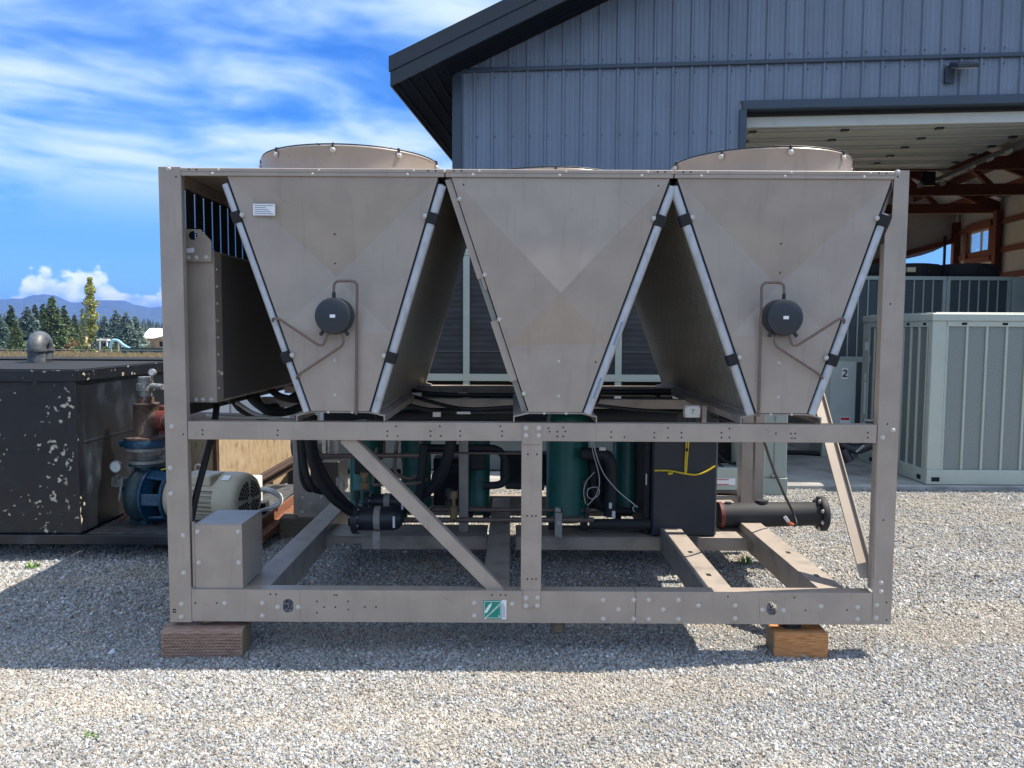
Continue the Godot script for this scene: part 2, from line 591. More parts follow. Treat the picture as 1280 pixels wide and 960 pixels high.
	# the shed
	M.siding = mat(lin(0.185, 0.232, 0.31), 0.38, 0.0, noise_tex(0.01, [[0.0, grey(0.88)], [1.0, grey(1.0)]], 51), Vector3(0.5, 0.12, 0.5))
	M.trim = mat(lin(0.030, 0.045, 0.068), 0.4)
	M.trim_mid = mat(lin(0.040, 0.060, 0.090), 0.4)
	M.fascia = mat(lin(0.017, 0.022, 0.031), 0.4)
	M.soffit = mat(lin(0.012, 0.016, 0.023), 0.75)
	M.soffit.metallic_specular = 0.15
	M.door_white = mat(lin(0.66, 0.68, 0.64), 0.5, 0.0, grime)
	M.lumber = mat(Color(1, 1, 1), 0.85, 0.0, noise_tex(0.03, [[0.0, Color(0.40, 0.22, 0.15)], [0.6, Color(0.55, 0.33, 0.22)], [1.0, Color(0.63, 0.41, 0.28)]], 52), Vector3(1.5, 1.5, 1.5))
	M.lining = mat(lin(0.74, 0.70, 0.61), 0.8, 0.0, grime, Vector3(0.4, 0.4, 0.4))
	M.glass = StandardMaterial3D.new()
	M.glass.albedo_color = Color(0.9, 0.95, 1.0, 0.12)
	M.glass.transparency = BaseMaterial3D.TRANSPARENCY_ALPHA
	M.glass.roughness = 0.04
	# land
	M.bark = mat(lin(0.10, 0.075, 0.055), 0.9)
	M.leaf = mat(Color(1, 1, 1), 0.7)
	M.leaf.vertex_color_use_as_albedo = true
	M.leaf.backlight_enabled = true
	M.leaf.backlight = Color(0.35, 0.4, 0.3)
	M.needle = mat(Color(1, 1, 1), 0.7)
	M.needle.vertex_color_use_as_albedo = true
	M.roof_white = mat(lin(0.75, 0.75, 0.74), 0.6)
	M.house = mat(lin(0.36, 0.29, 0.22), 0.8)
	M.slide = mat(lin(0.25, 0.50, 0.66), 0.4)
	M.fence = mat(lin(0.30, 0.32, 0.33), 0.6, 0.3)

func coil_material() -> StandardMaterial3D:
	# flat tubes with louvred fins between them: fine level lines
	var im := Image.create(256, 256, false, Image.FORMAT_RGB8)
	var g := FastNoiseLite.new()
	g.frequency = 0.02
	g.seed = 3
	for y in 256:
		var k := y % 16
		var base := 0.78 if k < 4 else (0.50 + 0.05 * (k % 3))
		for x in 256:
			var s := base * (0.85 + 0.4 * g.get_noise_2d(x * 3.0, y * 0.3)) + (0.03 if x % 4 == 0 else 0.0)
			im.set_pixel(x, y, Color(s, s * 0.98, s * 0.92))
	var m := StandardMaterial3D.new()
	m.albedo_texture = ImageTexture.create_from_image(im)
	m.roughness = 0.38
	m.metallic = 0.3
	m.texture_repeat = true
	return m

func worn_paint() -> Texture2D:
	# factory paint: faint rain streaks and dust, a few pale scuffs and scratches
	var n := 1024
	var f := FastNoiseLite.new()
	f.frequency = 0.006
	f.fractal_octaves = 4
	f.seed = 19
	var dust := f.get_seamless_image(n, n)
	f.seed = 44
	f.frequency = 0.03
	f.fractal_octaves = 3
	var run := f.get_seamless_image(n, n)
	var g := RandomNumberGenerator.new()
	g.seed = 5
	var im := Image.create(n, n, false, Image.FORMAT_RGB8)
	for y in n:
		for x in n:
			var k := 0.955 + 0.045 * smoothstep(0.2, 0.75, dust.get_pixel(x, y).r) - 0.035 * smoothstep(0.62, 0.9, run.get_pixel(x, y / 9).r)
			im.set_pixel(x, y, Color(k, k * 0.997, k * 0.99))
	for s in 46:
		var p := Vector2(g.randf() * n, g.randf() * n)
		var a := g.randf_range(-0.6, 0.6) + (PI / 2 if g.randf() < 0.4 else 0.0)
		var l := g.randf_range(4, 34)
		var bright := g.randf() < 0.7
		for k in int(l):
			var q := p + Vector2(cos(a + k * 0.01), sin(a + k * 0.01)) * k
			var c := Color(1, 1, 1) if bright else Color(0.72, 0.70, 0.68)
			im.set_pixel(posmod(int(q.x), n), posmod(int(q.y), n), c)
			if l > 20 and bright: im.set_pixel(posmod(int(q.x), n), posmod(int(q.y) + 1, n), Color(0.98, 0.98, 0.98))
	return ImageTexture.create_from_image(im)

func chipped_paint() -> Texture2D:
	# near black paint, scuffed, with clusters of chips down to pale primer
	var n := 1024
	var pics := []
	for q in [[0.022, 5, 33], [0.0045, 2, 8], [0.01, 4, 5]]:
		var f := FastNoiseLite.new()
		f.noise_type = FastNoiseLite.TYPE_SIMPLEX
		f.frequency = q[0]
		f.fractal_octaves = q[1]
		f.seed = q[2]
		pics.append(f.get_seamless_image(n, n))
	var im := Image.create(n, n, false, Image.FORMAT_RGB8)
	for y in n:
		for x in n:
			var chip: float = pics[0].get_pixel(x, y).r + 0.42 * (pics[1].get_pixel(x, y).r - 0.5)
			var scuff: float = pics[2].get_pixel(x, y).r
			if chip > 0.812:
				im.set_pixel(x, y, Color(0.60, 0.57, 0.50).lerp(Color(0.80, 0.77, 0.70), clampf((chip - 0.812) * 8.0, 0, 1)))
			else:
				im.set_pixel(x, y, Color(0.055, 0.068, 0.095).lerp(Color(0.105, 0.125, 0.155), smoothstep(0.45, 0.95, scuff)))
	return ImageTexture.create_from_image(im)

func banded_coil() -> StandardMaterial3D:
	# bare fin pack with faint level bands where the tube rows run
	var im := Image.create(256, 256, false, Image.FORMAT_RGB8)
	var g := FastNoiseLite.new()
	g.frequency = 0.01
	g.seed = 13
	for y in 256:
		for x in 256:
			var band := 0.5 + 0.5 * sin(y * TAU / 16.0 + 1.2 * g.get_noise_2d(x, y * 0.2))
			var k := 0.15 + 0.055 * band + 0.05 * g.get_noise_2d(x * 0.6, y * 2.0) + (0.012 if x % 2 else 0.0)
			im.set_pixel(x, y, Color(k * 0.98, k, k * 1.06))
	var m := StandardMaterial3D.new()
	m.albedo_texture = ImageTexture.create_from_image(im)
	m.roughness = 0.6
	return m

func mesh_material(wire: Color, back: Color) -> StandardMaterial3D:
	# expanded guard mesh over a finned coil
	var im := Image.create(128, 128, false, Image.FORMAT_RGB8)
	for y in 128:
		for x in 128:
			var a := absf(fposmod(x / 16.0 + y / 16.0, 1.0) - 0.5)
			var b := absf(fposmod(x / 16.0 - y / 16.0, 1.0) - 0.5)
			var f := clampf(maxf(smoothstep(0.30, 0.42, a), smoothstep(0.30, 0.42, b)), 0.0, 1.0)
			var c := back * (0.8 + 0.4 * float((y / 8) % 2))
			im.set_pixel(x, y, c.lerp(wire, f))
	var m := StandardMaterial3D.new()
	m.albedo_texture = ImageTexture.create_from_image(im)
	m.roughness = 0.55
	m.metallic = 0.1
	m.texture_repeat = true
	return m

func land_height(x: float, z: float) -> float:
	var d := -z
	var h := -3.4 * smoothstep(22.0, 118.0, d)
	return h

func ground() -> void:
	# one sheet: gravel yard, then dry field falling away to the valley floor
	var rows := [6.0, 3.0, 0.0, -2.0, -4.0, -6.0, -8.0, -10.0, -13.0, -17.0, -22.0]
	var z := -28.0
	while z > -135.0:
		rows.append(z); z -= 7.0
	for q in [-150.0, -175.0, -220.0, -320.0, -500.0, -900.0, -1600.0, -3000.0, -6000.0, -12000.0]:
		rows.append(q)
	var gravel := MB.new()
	var field := MB.new()
	for i in rows.size() - 1:
		var a: float = rows[i]
		var b: float = rows[i + 1]
		var mb := gravel if b > -29.0 else field
		var w := 16.0 + maxf(0, -b) * 1.4
		var w2 := 16.0 + maxf(0, -a) * 1.4
		for k in 8:
			var f0 := k / 4.0 - 1.0
			var f1 := (k + 1) / 4.0 - 1.0
			mb.quad(Vector3(w2 * f0, land_height(0, a), a), Vector3(w2 * f1, land_height(0, a), a), Vector3(w * f1, land_height(0, b), b), Vector3(w * f0, land_height(0, b), b), Vector3.UP)
	var bits := noise_tex(0.11, [[0.0, Color(0.40, 0.40, 0.40)], [0.3, Color(0.54, 0.53, 0.51)], [0.6, Color(0.62, 0.61, 0.59)], [0.85, Color(0.70, 0.69, 0.66)], [1.0, Color(0.64, 0.58, 0.51)]], 60, 1024, FastNoiseLite.TYPE_CELLULAR, 1, false, FastNoiseLite.RETURN_CELL_VALUE)
	var humps := noise_tex(0.11, [], 60, 1024, FastNoiseLite.TYPE_CELLULAR, 1, false, FastNoiseLite.RETURN_DISTANCE)
	var gm := mat(grey(0.96), 0.9, 0.0, bits, Vector3(0.85, 0.85, 0.85))
	bumpy(gm, humps, -1.0)
	gm.detail_enabled = true
	gm.detail_blend_mode = BaseMaterial3D.BLEND_MODE_MUL
	gm.detail_albedo = noise_tex(0.02, [[0.0, Color(0.74, 0.72, 0.68)], [0.5, Color(0.92, 0.91, 0.89)], [1.0, Color(1, 1, 1)]], 61)
	tag(put("gravel_ground", gravel, gm), "pale grey crushed gravel yard under and around the machine", "ground", "", "structure")
	var fm := mat(Color(1, 1, 1), 0.95, 0.0, noise_tex(0.02, [[0.0, Color(0.50, 0.43, 0.30)], [0.5, Color(0.62, 0.54, 0.38)], [1.0, Color(0.70, 0.63, 0.48)]], 62), Vector3(0.06, 0.06, 0.06))
	tag(put("dry_field", field, fm), "dry straw coloured field beyond the yard", "field", "", "structure")
	# loose stones, thick where the camera can tell them apart
	var st := MB.new()
	var ico := IcosphereLike.points()
	for f in IcosphereLike.faces():
		var o: Vector3 = ico[f[0]] + ico[f[1]] + ico[f[2]]
		st.tri(ico[f[0]], ico[f[1]], ico[f[2]], o)
	st.tinted = false
	var mm := MultiMesh.new()
	mm.transform_format = MultiMesh.TRANSFORM_3D
	mm.use_colors = true
	mm.mesh = st.mesh()
	var spots := []
	var tries := [[2.3, 3.2, 84000], [3.2, 4.2, 92000], [4.2, 5.6, 92000], [5.6, 7.8, 72000]]
	var total := 0
	for t in tries: total += t[2]
	mm.instance_count = total
	var i := 0
	var patch := FastNoiseLite.new()
	patch.seed = 4
	patch.frequency = 0.5
	for t in tries:
		for k in t[2]:
			var d: float = lerpf(t[0], t[1], rng.randf())
			var x := rng.randf_range(-1, 1) * (d * 0.70 + 0.35)
			var s: float = (0.0038 + 0.0056 * pow(rng.randf(), 2.6)) * (1.0 if d < 4.2 else 1.3)
			if rng.randf() < 0.006: s *= 1.9
			var bs := Basis.from_euler(Vector3(rng.randf() * TAU, rng.randf() * TAU, rng.randf() * TAU)) * Basis.from_scale(Vector3(s * rng.randf_range(0.8, 1.5), s * rng.randf_range(0.5, 0.9), s))
			mm.set_instance_transform(i, Transform3D(bs, Vector3(x, s * rng.randf_range(-0.2, 0.4), -d)))
			var g := rng.randf()
			var l := 0.21 + 0.25 * g
			if rng.randf() < 0.12: l *= 0.5
			if rng.randf() < 0.035: l = 0.62
			var warm := rng.randf()
			var c := Color(l, l * 0.985, l * 0.96)
			if warm < 0.12: c = Color(l, l * 0.89, l * 0.75)
			elif warm < 0.18: c = Color(l * 0.95, l * 0.78, l * 0.66)
			elif warm > 0.75: c = Color(l * 0.90, l * 0.97, l * 1.04)
			var dust := smoothstep(0.0, 0.45, patch.get_noise_2d(x * 1.0, d * 2.2) + 0.25 * patch.get_noise_2d(x * 6.0, d * 9.0))
			c = c.lerp(Color(0.42, 0.36, 0.28), dust * 0.42)
			c = c * (1.0 + 0.16 * patch.get_noise_2d(x * 2.3 + 50.0, d * 4.0 - 20.0))
			c.a = 1.0
			mm.set_instance_color(i, c)
			i += 1
	var mi := MultiMeshInstance3D.new()
	mi.name = "gravel"
	mi.multimesh = mm
	var sm := mat(Color(1, 1, 1), 0.85)
	sm.vertex_color_use_as_albedo = true
	mi.material_override = sm
	add_child(mi)
	tag(mi, "loose crushed grey and tan stones covering the yard", "gravel", "", "stuff")

class IcosphereLike:
	static func points() -> Array:
		var t := 1.618034
		var p := [Vector3(-1, t, 0), Vector3(1, t, 0), Vector3(-1, -t, 0), Vector3(1, -t, 0), Vector3(0, -1, t), Vector3(0, 1, t), Vector3(0, -1, -t), Vector3(0, 1, -t), Vector3(t, 0, -1), Vector3(t, 0, 1), Vector3(-t, 0, -1), Vector3(-t, 0, 1)]
		var out := []
		var k := [1.0, 0.8, 1.12, 0.9, 1.0, 0.78, 1.1, 0.95, 0.82, 1.15, 0.9, 1.05]
		for i in 12:
			out.append((p[i] as Vector3).normalized() * k[i])
		return out
	static func faces() -> Array:
		return [[0, 11, 5], [0, 5, 1], [0, 1, 7], [0, 7, 10], [0, 10, 11], [1, 5, 9], [5, 11, 4], [11, 10, 2], [10, 7, 6], [7, 1, 8], [3, 9, 4], [3, 4, 2], [3, 2, 6], [3, 6, 8], [3, 8, 9], [4, 9, 5], [2, 4, 11], [6, 2, 10], [8, 6, 7], [9, 8, 1]]

# ---------------------------------------------------------------- the machine in the middle
const F := -3.7
const R := -5.95
var chill: Node3D

func bolts(list: Array, z: float, parent: Node) -> void:
	for p in list:
		bolt(Vector3(p.x, p.y, z), parent)

func marks(list: Array, z: float, parent: Node) -> void:
	# small punched holes in the sheet metal, too fine to pick apart
	var mb = MB.new()
	for p in list:
		mb.lathe(facing(Vector3(p.x, p.y, z), Vector3.BACK), [Vector2(0.0045, 0), Vector2(0.0042, 0.0006), Vector2(0, 0.0006)], 8)
	put("punched_holes", mb, M.hole, parent, "", "stuff")

func chiller() -> void:
	chill = thing("air_cooled_chiller", "large taupe steel framed chiller with three V shaped coil banks and round fan shrouds", "chiller", Vector3(0.1, 0.157, -4.82))
	chiller_frame()
	chiller_banks()
	chiller_left_end()
	chiller_inside()

func chiller_frame() -> void:
	# corner posts
	var b = MB.new()
	b.box(Vector3(-1.677, 0.157, F), Vector3(-1.570, 2.362, F - 0.006), 0.002)
	b.box(Vector3(-1.677, 0.157, F - 0.0062), Vector3(-1.671, 2.362, F - 0.11), 0.001)
	b.box(Vector3(-1.580, 0.33, F - 0.0062), Vector3(-1.574, 2.35, F - 0.05), 0.001)
	var post = put("post", b, M.paint, chill)
	bolts([Vector3(-1.642, 1.127, -3.7), Vector3(-1.655, 0.924, -3.7), Vector3(-1.655, 0.798, -3.7), Vector3(-1.601, 0.593, -3.7), Vector3(-1.602, 0.406, -3.7), Vector3(-1.618, 0.249, -3.7), Vector3(-1.619, 0.185, -3.7), Vector3(-1.626, 2.352, -3.7)], F, post)
	marks([Vector3(-1.589, 1.089, -3.7), Vector3(-1.593, 2.315, -3.7), Vector3(-1.658, 0.221, -3.7), Vector3(-1.65, 0.221, -3.7), Vector3(-1.658, 0.209, -3.7), Vector3(-1.65, 0.209, -3.7), Vector3(-1.558, 2.352, -3.7)], F, post)
	b = MB.new()
	b.prism(Transform3D(Basis(), Vector3(0, 0, F - 0.006)), [Vector2(1.778, 0.165), Vector2(1.870, 0.165), Vector2(1.872, 2.362), Vector2(1.803, 2.362), Vector2(1.798, 2.14), Vector2(1.768, 2.06), Vector2(1.768, 1.5)], 0.006)
	b.box(Vector3(1.864, 0.165, F - 0.0062), Vector3(1.870, 2.362, F - 0.11), 0.001)
	b.box(Vector3(1.770, 0.34, F - 0.0062), Vector3(1.776, 2.02, F - 0.05), 0.001)
	post = put("post", b, M.paint, chill)
	bolts([Vector3(1.813, 0.376, -3.7), Vector3(1.815, 0.332, -3.7), Vector3(1.796, 0.263, -3.7), Vector3(1.796, 0.199, -3.7), Vector3(1.842, 1.128, -3.7), Vector3(1.793, 1.091, -3.7), Vector3(1.816, 2.354, -3.7)], F, post)
	marks([Vector3(1.844, 0.276, -3.7), Vector3(1.848, 0.187, -3.7), Vector3(1.817, 2.332, -3.7), Vector3(1.806, 1.734, -3.7), Vector3(1.813, 0.686, -3.7), Vector3(1.814, 1.157, -3.7)], F, post)
	for x in [-1.677, 1.762]:
		b = MB.new()
		b.box(Vector3(x, 0.165, R), Vector3(x + 0.108, 2.362, R + 0.1), 0.003)
		put("post", b, M.paint, chill)
	# bottom front beam in two lengths, each a channel with a slotted lifting hole
	for seg in [[-1.568, 0.612, (-1.095)], [0.615, 1.776, (1.283)]]:
		b = MB.new()
		var hx: float = seg[2]
		b.hole_plate(Transform3D(Basis(), Vector3(0, 0, F - 0.002)), Vector2(hx - 0.06, 0.162), Vector2(hx + 0.06, 0.322), Vector2(0.026, 0.034), 0.008, 3.0)
		b.box(Vector3(seg[0], 0.162, F - 0.002), Vector3(hx - 0.0602, 0.322, F - 0.010), 0.001)
		b.box(Vector3(hx + 0.0602, 0.162, F - 0.002), Vector3(seg[1], 0.322, F - 0.010), 0.001)
		b.box(Vector3(seg[0], 0.3145, F - 0.0102), Vector3(seg[1], 0.3215, F - 0.075), 0.001)
		b.box(Vector3(seg[0], 0.163, F - 0.0102), Vector3(seg[1], 0.170, F - 0.075), 0.001)
		var beam = put("bottom_beam", b, M.paint, chill)
		if seg[0] < 0:
			bolts([Vector3(-1.405, 0.254, -3.7), Vector3(-1.221, 0.255, -3.7), Vector3(-1.222, 0.191, -3.7), Vector3(-1.146, 0.236, -3.7), Vector3(-1.044, 0.236, -3.7), Vector3(-0.179, 0.261, -3.7), Vector3(-0.179, 0.197, -3.7), Vector3(0.006, 0.258, -3.7), Vector3(0.453, 0.28, -3.7), Vector3(0.603, 0.281, -3.7), Vector3(0.529, 0.233, -3.7), Vector3(0.455, 0.184, -3.7), Vector3(0.604, 0.185, -3.7)], F - 0.002, beam)
			marks([Vector3(-1.551, 0.254, -3.7), Vector3(-1.445, 0.254, -3.7), Vector3(-0.953, 0.265, -3.7), Vector3(-0.954, 0.208, -3.7), Vector3(-0.918, 0.237, -3.7), Vector3(-0.863, 0.237, -3.7), Vector3(-0.8, 0.266, -3.7), Vector3(-0.8, 0.225, -3.7), Vector3(-0.718, 0.238, -3.7), Vector3(-0.663, 0.238, -3.7), Vector3(-0.866, 0.297, -3.7), Vector3(-0.855, 0.297, -3.7), Vector3(-1.181, 0.3, -3.7), Vector3(-1.153, 0.3, -3.7), Vector3(-0.093, 0.302, -3.7), Vector3(-0.05, 0.302, -3.7), Vector3(-0.026, 0.302, -3.7)], F - 0.002, beam)
		else:
			bolts([Vector3(0.677, 0.282, -3.7), Vector3(0.823, 0.282, -3.7), Vector3(0.749, 0.234, -3.7), Vector3(0.679, 0.185, -3.7), Vector3(0.825, 0.186, -3.7), Vector3(0.921, 0.255, -3.7), Vector3(1.102, 0.256, -3.7), Vector3(1.104, 0.191, -3.7), Vector3(1.236, 0.236, -3.7), Vector3(1.339, 0.233, -3.7), Vector3(1.523, 0.254, -3.7), Vector3(1.704, 0.251, -3.7), Vector3(1.706, 0.191, -3.7)], F - 0.002, beam)
			marks([Vector3(1.449, 0.233, -3.7), Vector3(1.653, 0.235, -3.7), Vector3(1.392, 0.297, -3.7), Vector3(1.066, 0.3, -3.7)], F - 0.002, beam)
	# middle beam
	b = MB.new()
	b.box(Vector3(-1.568, 1.064, F - 0.002), Vector3(1.766, 1.152, F - 0.010), 0.002)
	b.box(Vector3(-1.568, 1.144, F - 0.0102), Vector3(1.766, 1.151, F - 0.075), 0.001)
	b.box(Vector3(-1.568, 1.065, F - 0.0102), Vector3(1.766, 1.072, F - 0.045), 0.001)
	var mid = put("middle_beam", b, M.paint, chill)
	bolts([Vector3(0.069, 1.128, -3.7), Vector3(0.131, 1.129, -3.7), Vector3(0.069, 1.093, -3.7), Vector3(0.131, 1.094, -3.7)], F + 0.004, mid)
	marks([Vector3(-1.496, 1.109, -3.7), Vector3(-1.496, 1.089, -3.7), Vector3(-1.132, 1.11, -3.7), Vector3(-1.133, 1.087, -3.7), Vector3(-0.602, 1.109, -3.7), Vector3(-0.602, 1.086, -3.7), Vector3(-0.56, 1.133, -3.7), Vector3(-0.552, 1.086, -3.7), Vector3(-0.393, 1.11, -3.7), Vector3(-0.393, 1.087, -3.7), Vector3(-0.348, 1.134, -3.7), Vector3(-0.343, 1.087, -3.7), Vector3(-0.25, 1.111, -3.7), Vector3(-0.25, 1.088, -3.7), Vector3(-0.055, 1.136, -3.7), Vector3(-0.047, 1.112, -3.7), Vector3(-0.047, 1.089, -3.7), Vector3(0.177, 1.127, -3.7), Vector3(0.183, 1.111, -3.7), Vector3(0.22, 1.111, -3.7), Vector3(0.249, 1.133, -3.7), Vector3(0.259, 1.112, -3.7), Vector3(0.22, 1.088, -3.7), Vector3(0.249, 1.088, -3.7), Vector3(0.481, 1.111, -3.7), Vector3(0.481, 1.086, -3.7), Vector3(0.545, 1.086, -3.7), Vector3(0.69, 1.108, -3.7), Vector3(0.69, 1.085, -3.7), Vector3(0.755, 1.132, -3.7), Vector3(0.756, 1.085, -3.7), Vector3(0.821, 1.109, -3.7), Vector3(0.822, 1.086, -3.7), Vector3(1.015, 1.11, -3.7), Vector3(1.015, 1.087, -3.7), Vector3(1.053, 1.13, -3.7), Vector3(1.054, 1.087, -3.7), Vector3(1.278, 1.108, -3.7), Vector3(1.351, 1.108, -3.7), Vector3(1.371, 1.108, -3.7), Vector3(1.356, 1.085, -3.7), Vector3(1.371, 1.085, -3.7), Vector3(1.722, 1.114, -3.7), Vector3(1.723, 1.09, -3.7)], F - 0.0021, mid)
	# short centre post between the two beams
	b = MB.new()
	b.box(Vector3(0.052, 1.05, F + 0.004), Vector3(0.146, 1.152, F - 0.0018), 0.002)
	b.box(Vector3(0.048, 0.325, F - 0.0022), Vector3(0.148, 1.0635, F - 0.012), 0.002)
	b.box(Vector3(0.058, 0.24, F + 0.004), Vector3(0.146, 0.328, F - 0.0018), 0.002)
	b.box(Vector3(0.142, 0.325, F - 0.0122), Vector3(0.148, 1.0635, F - 0.05), 0.001)
	mid = put("centre_post", b, M.paint, chill)
	bolts([Vector3(0.074, 0.29, -3.7), Vector3(0.131, 0.291, -3.7), Vector3(0.074, 0.25, -3.7), Vector3(0.131, 0.251, -3.7)], F + 0.004, mid)
	marks([Vector3(0.079, 1.058, -3.7), Vector3(0.102, 1.058, -3.7), Vector3(0.122, 1.059, -3.7), Vector3(0.079, 1, -3.7), Vector3(0.122, 1, -3.7), Vector3(0.08, 0.383, -3.7), Vector3(0.103, 0.383, -3.7), Vector3(0.123, 0.383, -3.7), Vector3(0.077, 0.697, -3.7), Vector3(0.101, 0.697, -3.7), Vector3(0.12, 0.697, -3.7)], F - 0.002, mid)
	# diagonal braces
	b = MB.new()
	b.bar(Vector3(-0.814, 1.073, -3.73), Vector3(-0.058, 0.303, -3.73), 0.006, 0.064, Vector3.UP, 0.001)
	b.bar(Vector3(-0.794, 1.096, -3.765), Vector3(-0.031, 0.316, -3.765), 0.05, 0.006, Vector3.UP, 0.001)
	put("diagonal_brace", b, M.paint, chill)
	b = MB.new()
	b.bar(Vector3(1.80, 0.38, -3.78), Vector3(1.79, 1.30, -4.50), 0.008, 0.08, Vector3.UP, 0.002)
	b.bar(Vector3(1.765, 0.38, -3.752), Vector3(1.755, 1.30, -4.472), 0.062, 0.008, Vector3(0, 1, 1), 0.002)
	put("diagonal_brace", b, M.paint, chill)
	# rails from front to back
	for xs in [[(-1.337), (-1.217)], [(-0.142), (-0.009)], [(0.995), (1.09)], [(1.548), (1.68)]]:
		b = MB.new()
		var m: float = (xs[0] + xs[1]) * 0.5
		var w = 0.135
		b.box(Vector3(m - w / 2, 0.306, F - 0.0755), Vector3(m + w / 2, 0.313, R + 0.1), 0.002)
		var s = 1.0 if m < 0.2 else -1.0
		b.box(Vector3(m + s * (w / 2 - 0.006), 0.166, F - 0.0755), Vector3(m + s * w / 2, 0.3055, R + 0.1), 0.001)
		b.box(Vector3(m + s * (w / 2 - 0.0062), 0.166, F - 0.0755), Vector3(m + s * (w / 2 - 0.07), 0.172, R + 0.1), 0.001)
		var rail = put("cross_rail", b, M.rail, chill)
		if m > 0.5:
			var hm = MB.new()
			for z in [-3.98, -4.4]:
				hm.box(Vector3(m - 0.008, 0.3131, z), Vector3(m + 0.016, 0.3138, z - 0.04), 0.0)
			put("slot", hm, M.hole, rail)
	for seg in [[-1.24, -0.16], [0.03, 1.08], [1.22, 1.72]]:
		b = MB.new()
		if seg[0] < -1:
			b.box(Vector3(-1.24, 0.165, -4.96), Vector3(-1.17, 0.245, -4.968), 0.001)
			b.box(Vector3(-1.17, 0.20, -4.96), Vector3(-0.98, 0.245, -4.968), 0.001)
			b.box(Vector3(-0.98, 0.165, -4.96), Vector3(-0.16, 0.245, -4.968), 0.001)
		else:
			b.box(Vector3(seg[0], 0.165, -4.96), Vector3(seg[1], 0.245, -4.968), 0.001)
		b.box(Vector3(seg[0], 0.247, -4.955), Vector3(seg[1], 0.254, -5.26), 0.002)
		put("long_rail", b, M.rail, chill)
	# side and rear beams
	for x in [-1.6705, 1.80]:
		b = MB.new()
		b.box(Vector3(x, 2.30, F - 0.111), Vector3(x + 0.05, 2.352, R + 0.1005), 0.003)
		put("side_beam", b, M.paint, chill)
	for y in [[0.165, 0.32], [1.10, 1.175], [2.30, 2.352]]:
		b = MB.new()
		b.box(Vector3(-1.5685, y[0], R), Vector3(1.7615, y[1], R + 0.07), 0.003)
		put("rear_beam", b, M.paint, chill)
	# posts and cross bars inside
	b = MB.new()
	b.box(Vector3((-0.349), 0.256, -5.05), Vector3((-0.288), 1.10, -5.11), 0.002)
	put("inner_post", b, M.rail, chill)
	b = MB.new()
	b.box(Vector3((1.737), 0.256, -5.45), Vector3((1.806), 1.14, -5.50), 0.002)
	put("inner_post", b, M.paint, chill)
	b = MB.new()
	b.box(Vector3(-1.60, 1.105, -4.87), Vector3(1.79, 1.165, -4.93), 0.002)
	put("inner_beam", b, M.rail, chill)
	b = MB.new()
	b.box(Vector3(-1.60, 1.15, -5.40), Vector3(1.79, 1.20, -5.46), 0.002)
	put("inner_beam", b, M.rail, chill)
	# rubber isolators under the beam
	b = MB.new()
	b.lathe(Transform3D(Basis(), Vector3((-1.507), 0.138, -3.76)), [Vector2(0, 0), Vector2(0.034, 0.001), Vector2(0.043, 0.010), Vector2(0.040, 0.019), Vector2(0.026, 0.024), Vector2(0, 0.0245)], 16)
	put("isolator_foot", b, M.end_grain, chill)
	b = MB.new()
	b.lathe(Transform3D(Basis(), Vector3((1.406), 0.126, -3.78)), [Vector2(0, 0), Vector2(0.052, 0.001), Vector2(0.052, 0.007), Vector2(0.044, 0.012), Vector2(0.04, 0.036), Vector2(0, 0.0365)], 18)
	put("isolator_foot", b, M.dark_panel, chill)
	b = MB.new()
	b.lathe(Transform3D(Basis(), Vector3((0.234), 0.098, -3.75)), [Vector2(0, 0), Vector2(0.022, 0.001), Vector2(0.036, 0.012), Vector2(0.036, 0.064), Vector2(0, 0.0645)], 18)
	put("isolator_foot", b, M.timber_grey, chill)
	# placard
	var pl = MB.new()
	var s = Vector3(-0.089, 0.229, -3.7)
	pl.box(Vector3(s.x - 0.047, s.y - 0.047, F - 0.0018), Vector3(s.x + 0.043, s.y + 0.047, F - 0.0008), 0.0)
	var sign = put("placard", pl, M.placard, chill, "green square non-flammable gas placard")
	var ln = MB.new()
	for k in 4:
		var x0 = s.x - 0.0425 + (0.0 if k != 1 else 0.079)
		if k < 2:
			ln.box(Vector3(x0, s.y - 0.0425, F - 0.0008), Vector3(x0 + 0.002, s.y + 0.0425, F - 0.0004), 0.0)
		else:
			var y0 = s.y - 0.0425 + (0.083 if k == 3 else 0.0)
			ln.box(Vector3(s.x - 0.0403, y0, F - 0.0008), Vector3(s.x + 0.0363, y0 + 0.002, F - 0.0004), 0.0)
	var tilt = Basis(Vector3.BACK, deg_to_rad(58))
	ln.prism(Transform3D(tilt, Vector3(s.x - 0.020, s.y + 0.010, F - 0.0008)), [Vector2(-0.030, -0.005), Vector2(-0.027, -0.0065), Vector2(0.012, -0.0065), Vector2(0.020, -0.003), Vector2(0.027, -0.003), Vector2(0.027, 0.003), Vector2(0.020, 0.003), Vector2(0.012, 0.0065), Vector2(-0.027, 0.0065), Vector2(-0.030, 0.005)], 0.0005)
	put("emblem", ln, M.label, sign)
	lettering("NON-FLAMMABLE GAS", 0.0088, Transform3D(Basis(Vector3.BACK, deg_to_rad(45)), Vector3(s.x + 0.006, s.y - 0.002, F)), M.label, sign)
	lettering("2", 0.010, Transform3D(Basis(Vector3.BACK, deg_to_rad(45)), Vector3(s.x + 0.031, s.y - 0.034, F)), M.label, sign)
	pl = MB.new()
	pl.box(Vector3(s.x + 0.0435, s.y - 0.048, F - 0.0018), Vector3(s.x + 0.067, s.y + 0.048, F - 0.0008), 0.0)
	sign = put("label", pl, M.label, chill)
	ln = MB.new()
	for k in 3:
		ln.box(Vector3(s.x + 0.048 + k * 0.005, s.y - 0.04, F - 0.0008), Vector3(s.x + 0.0505 + k * 0.005, s.y + 0.04 - 0.012 * k, F - 0.0004), 0.0)
	put("print", ln, M.print, sign, "", "stuff")

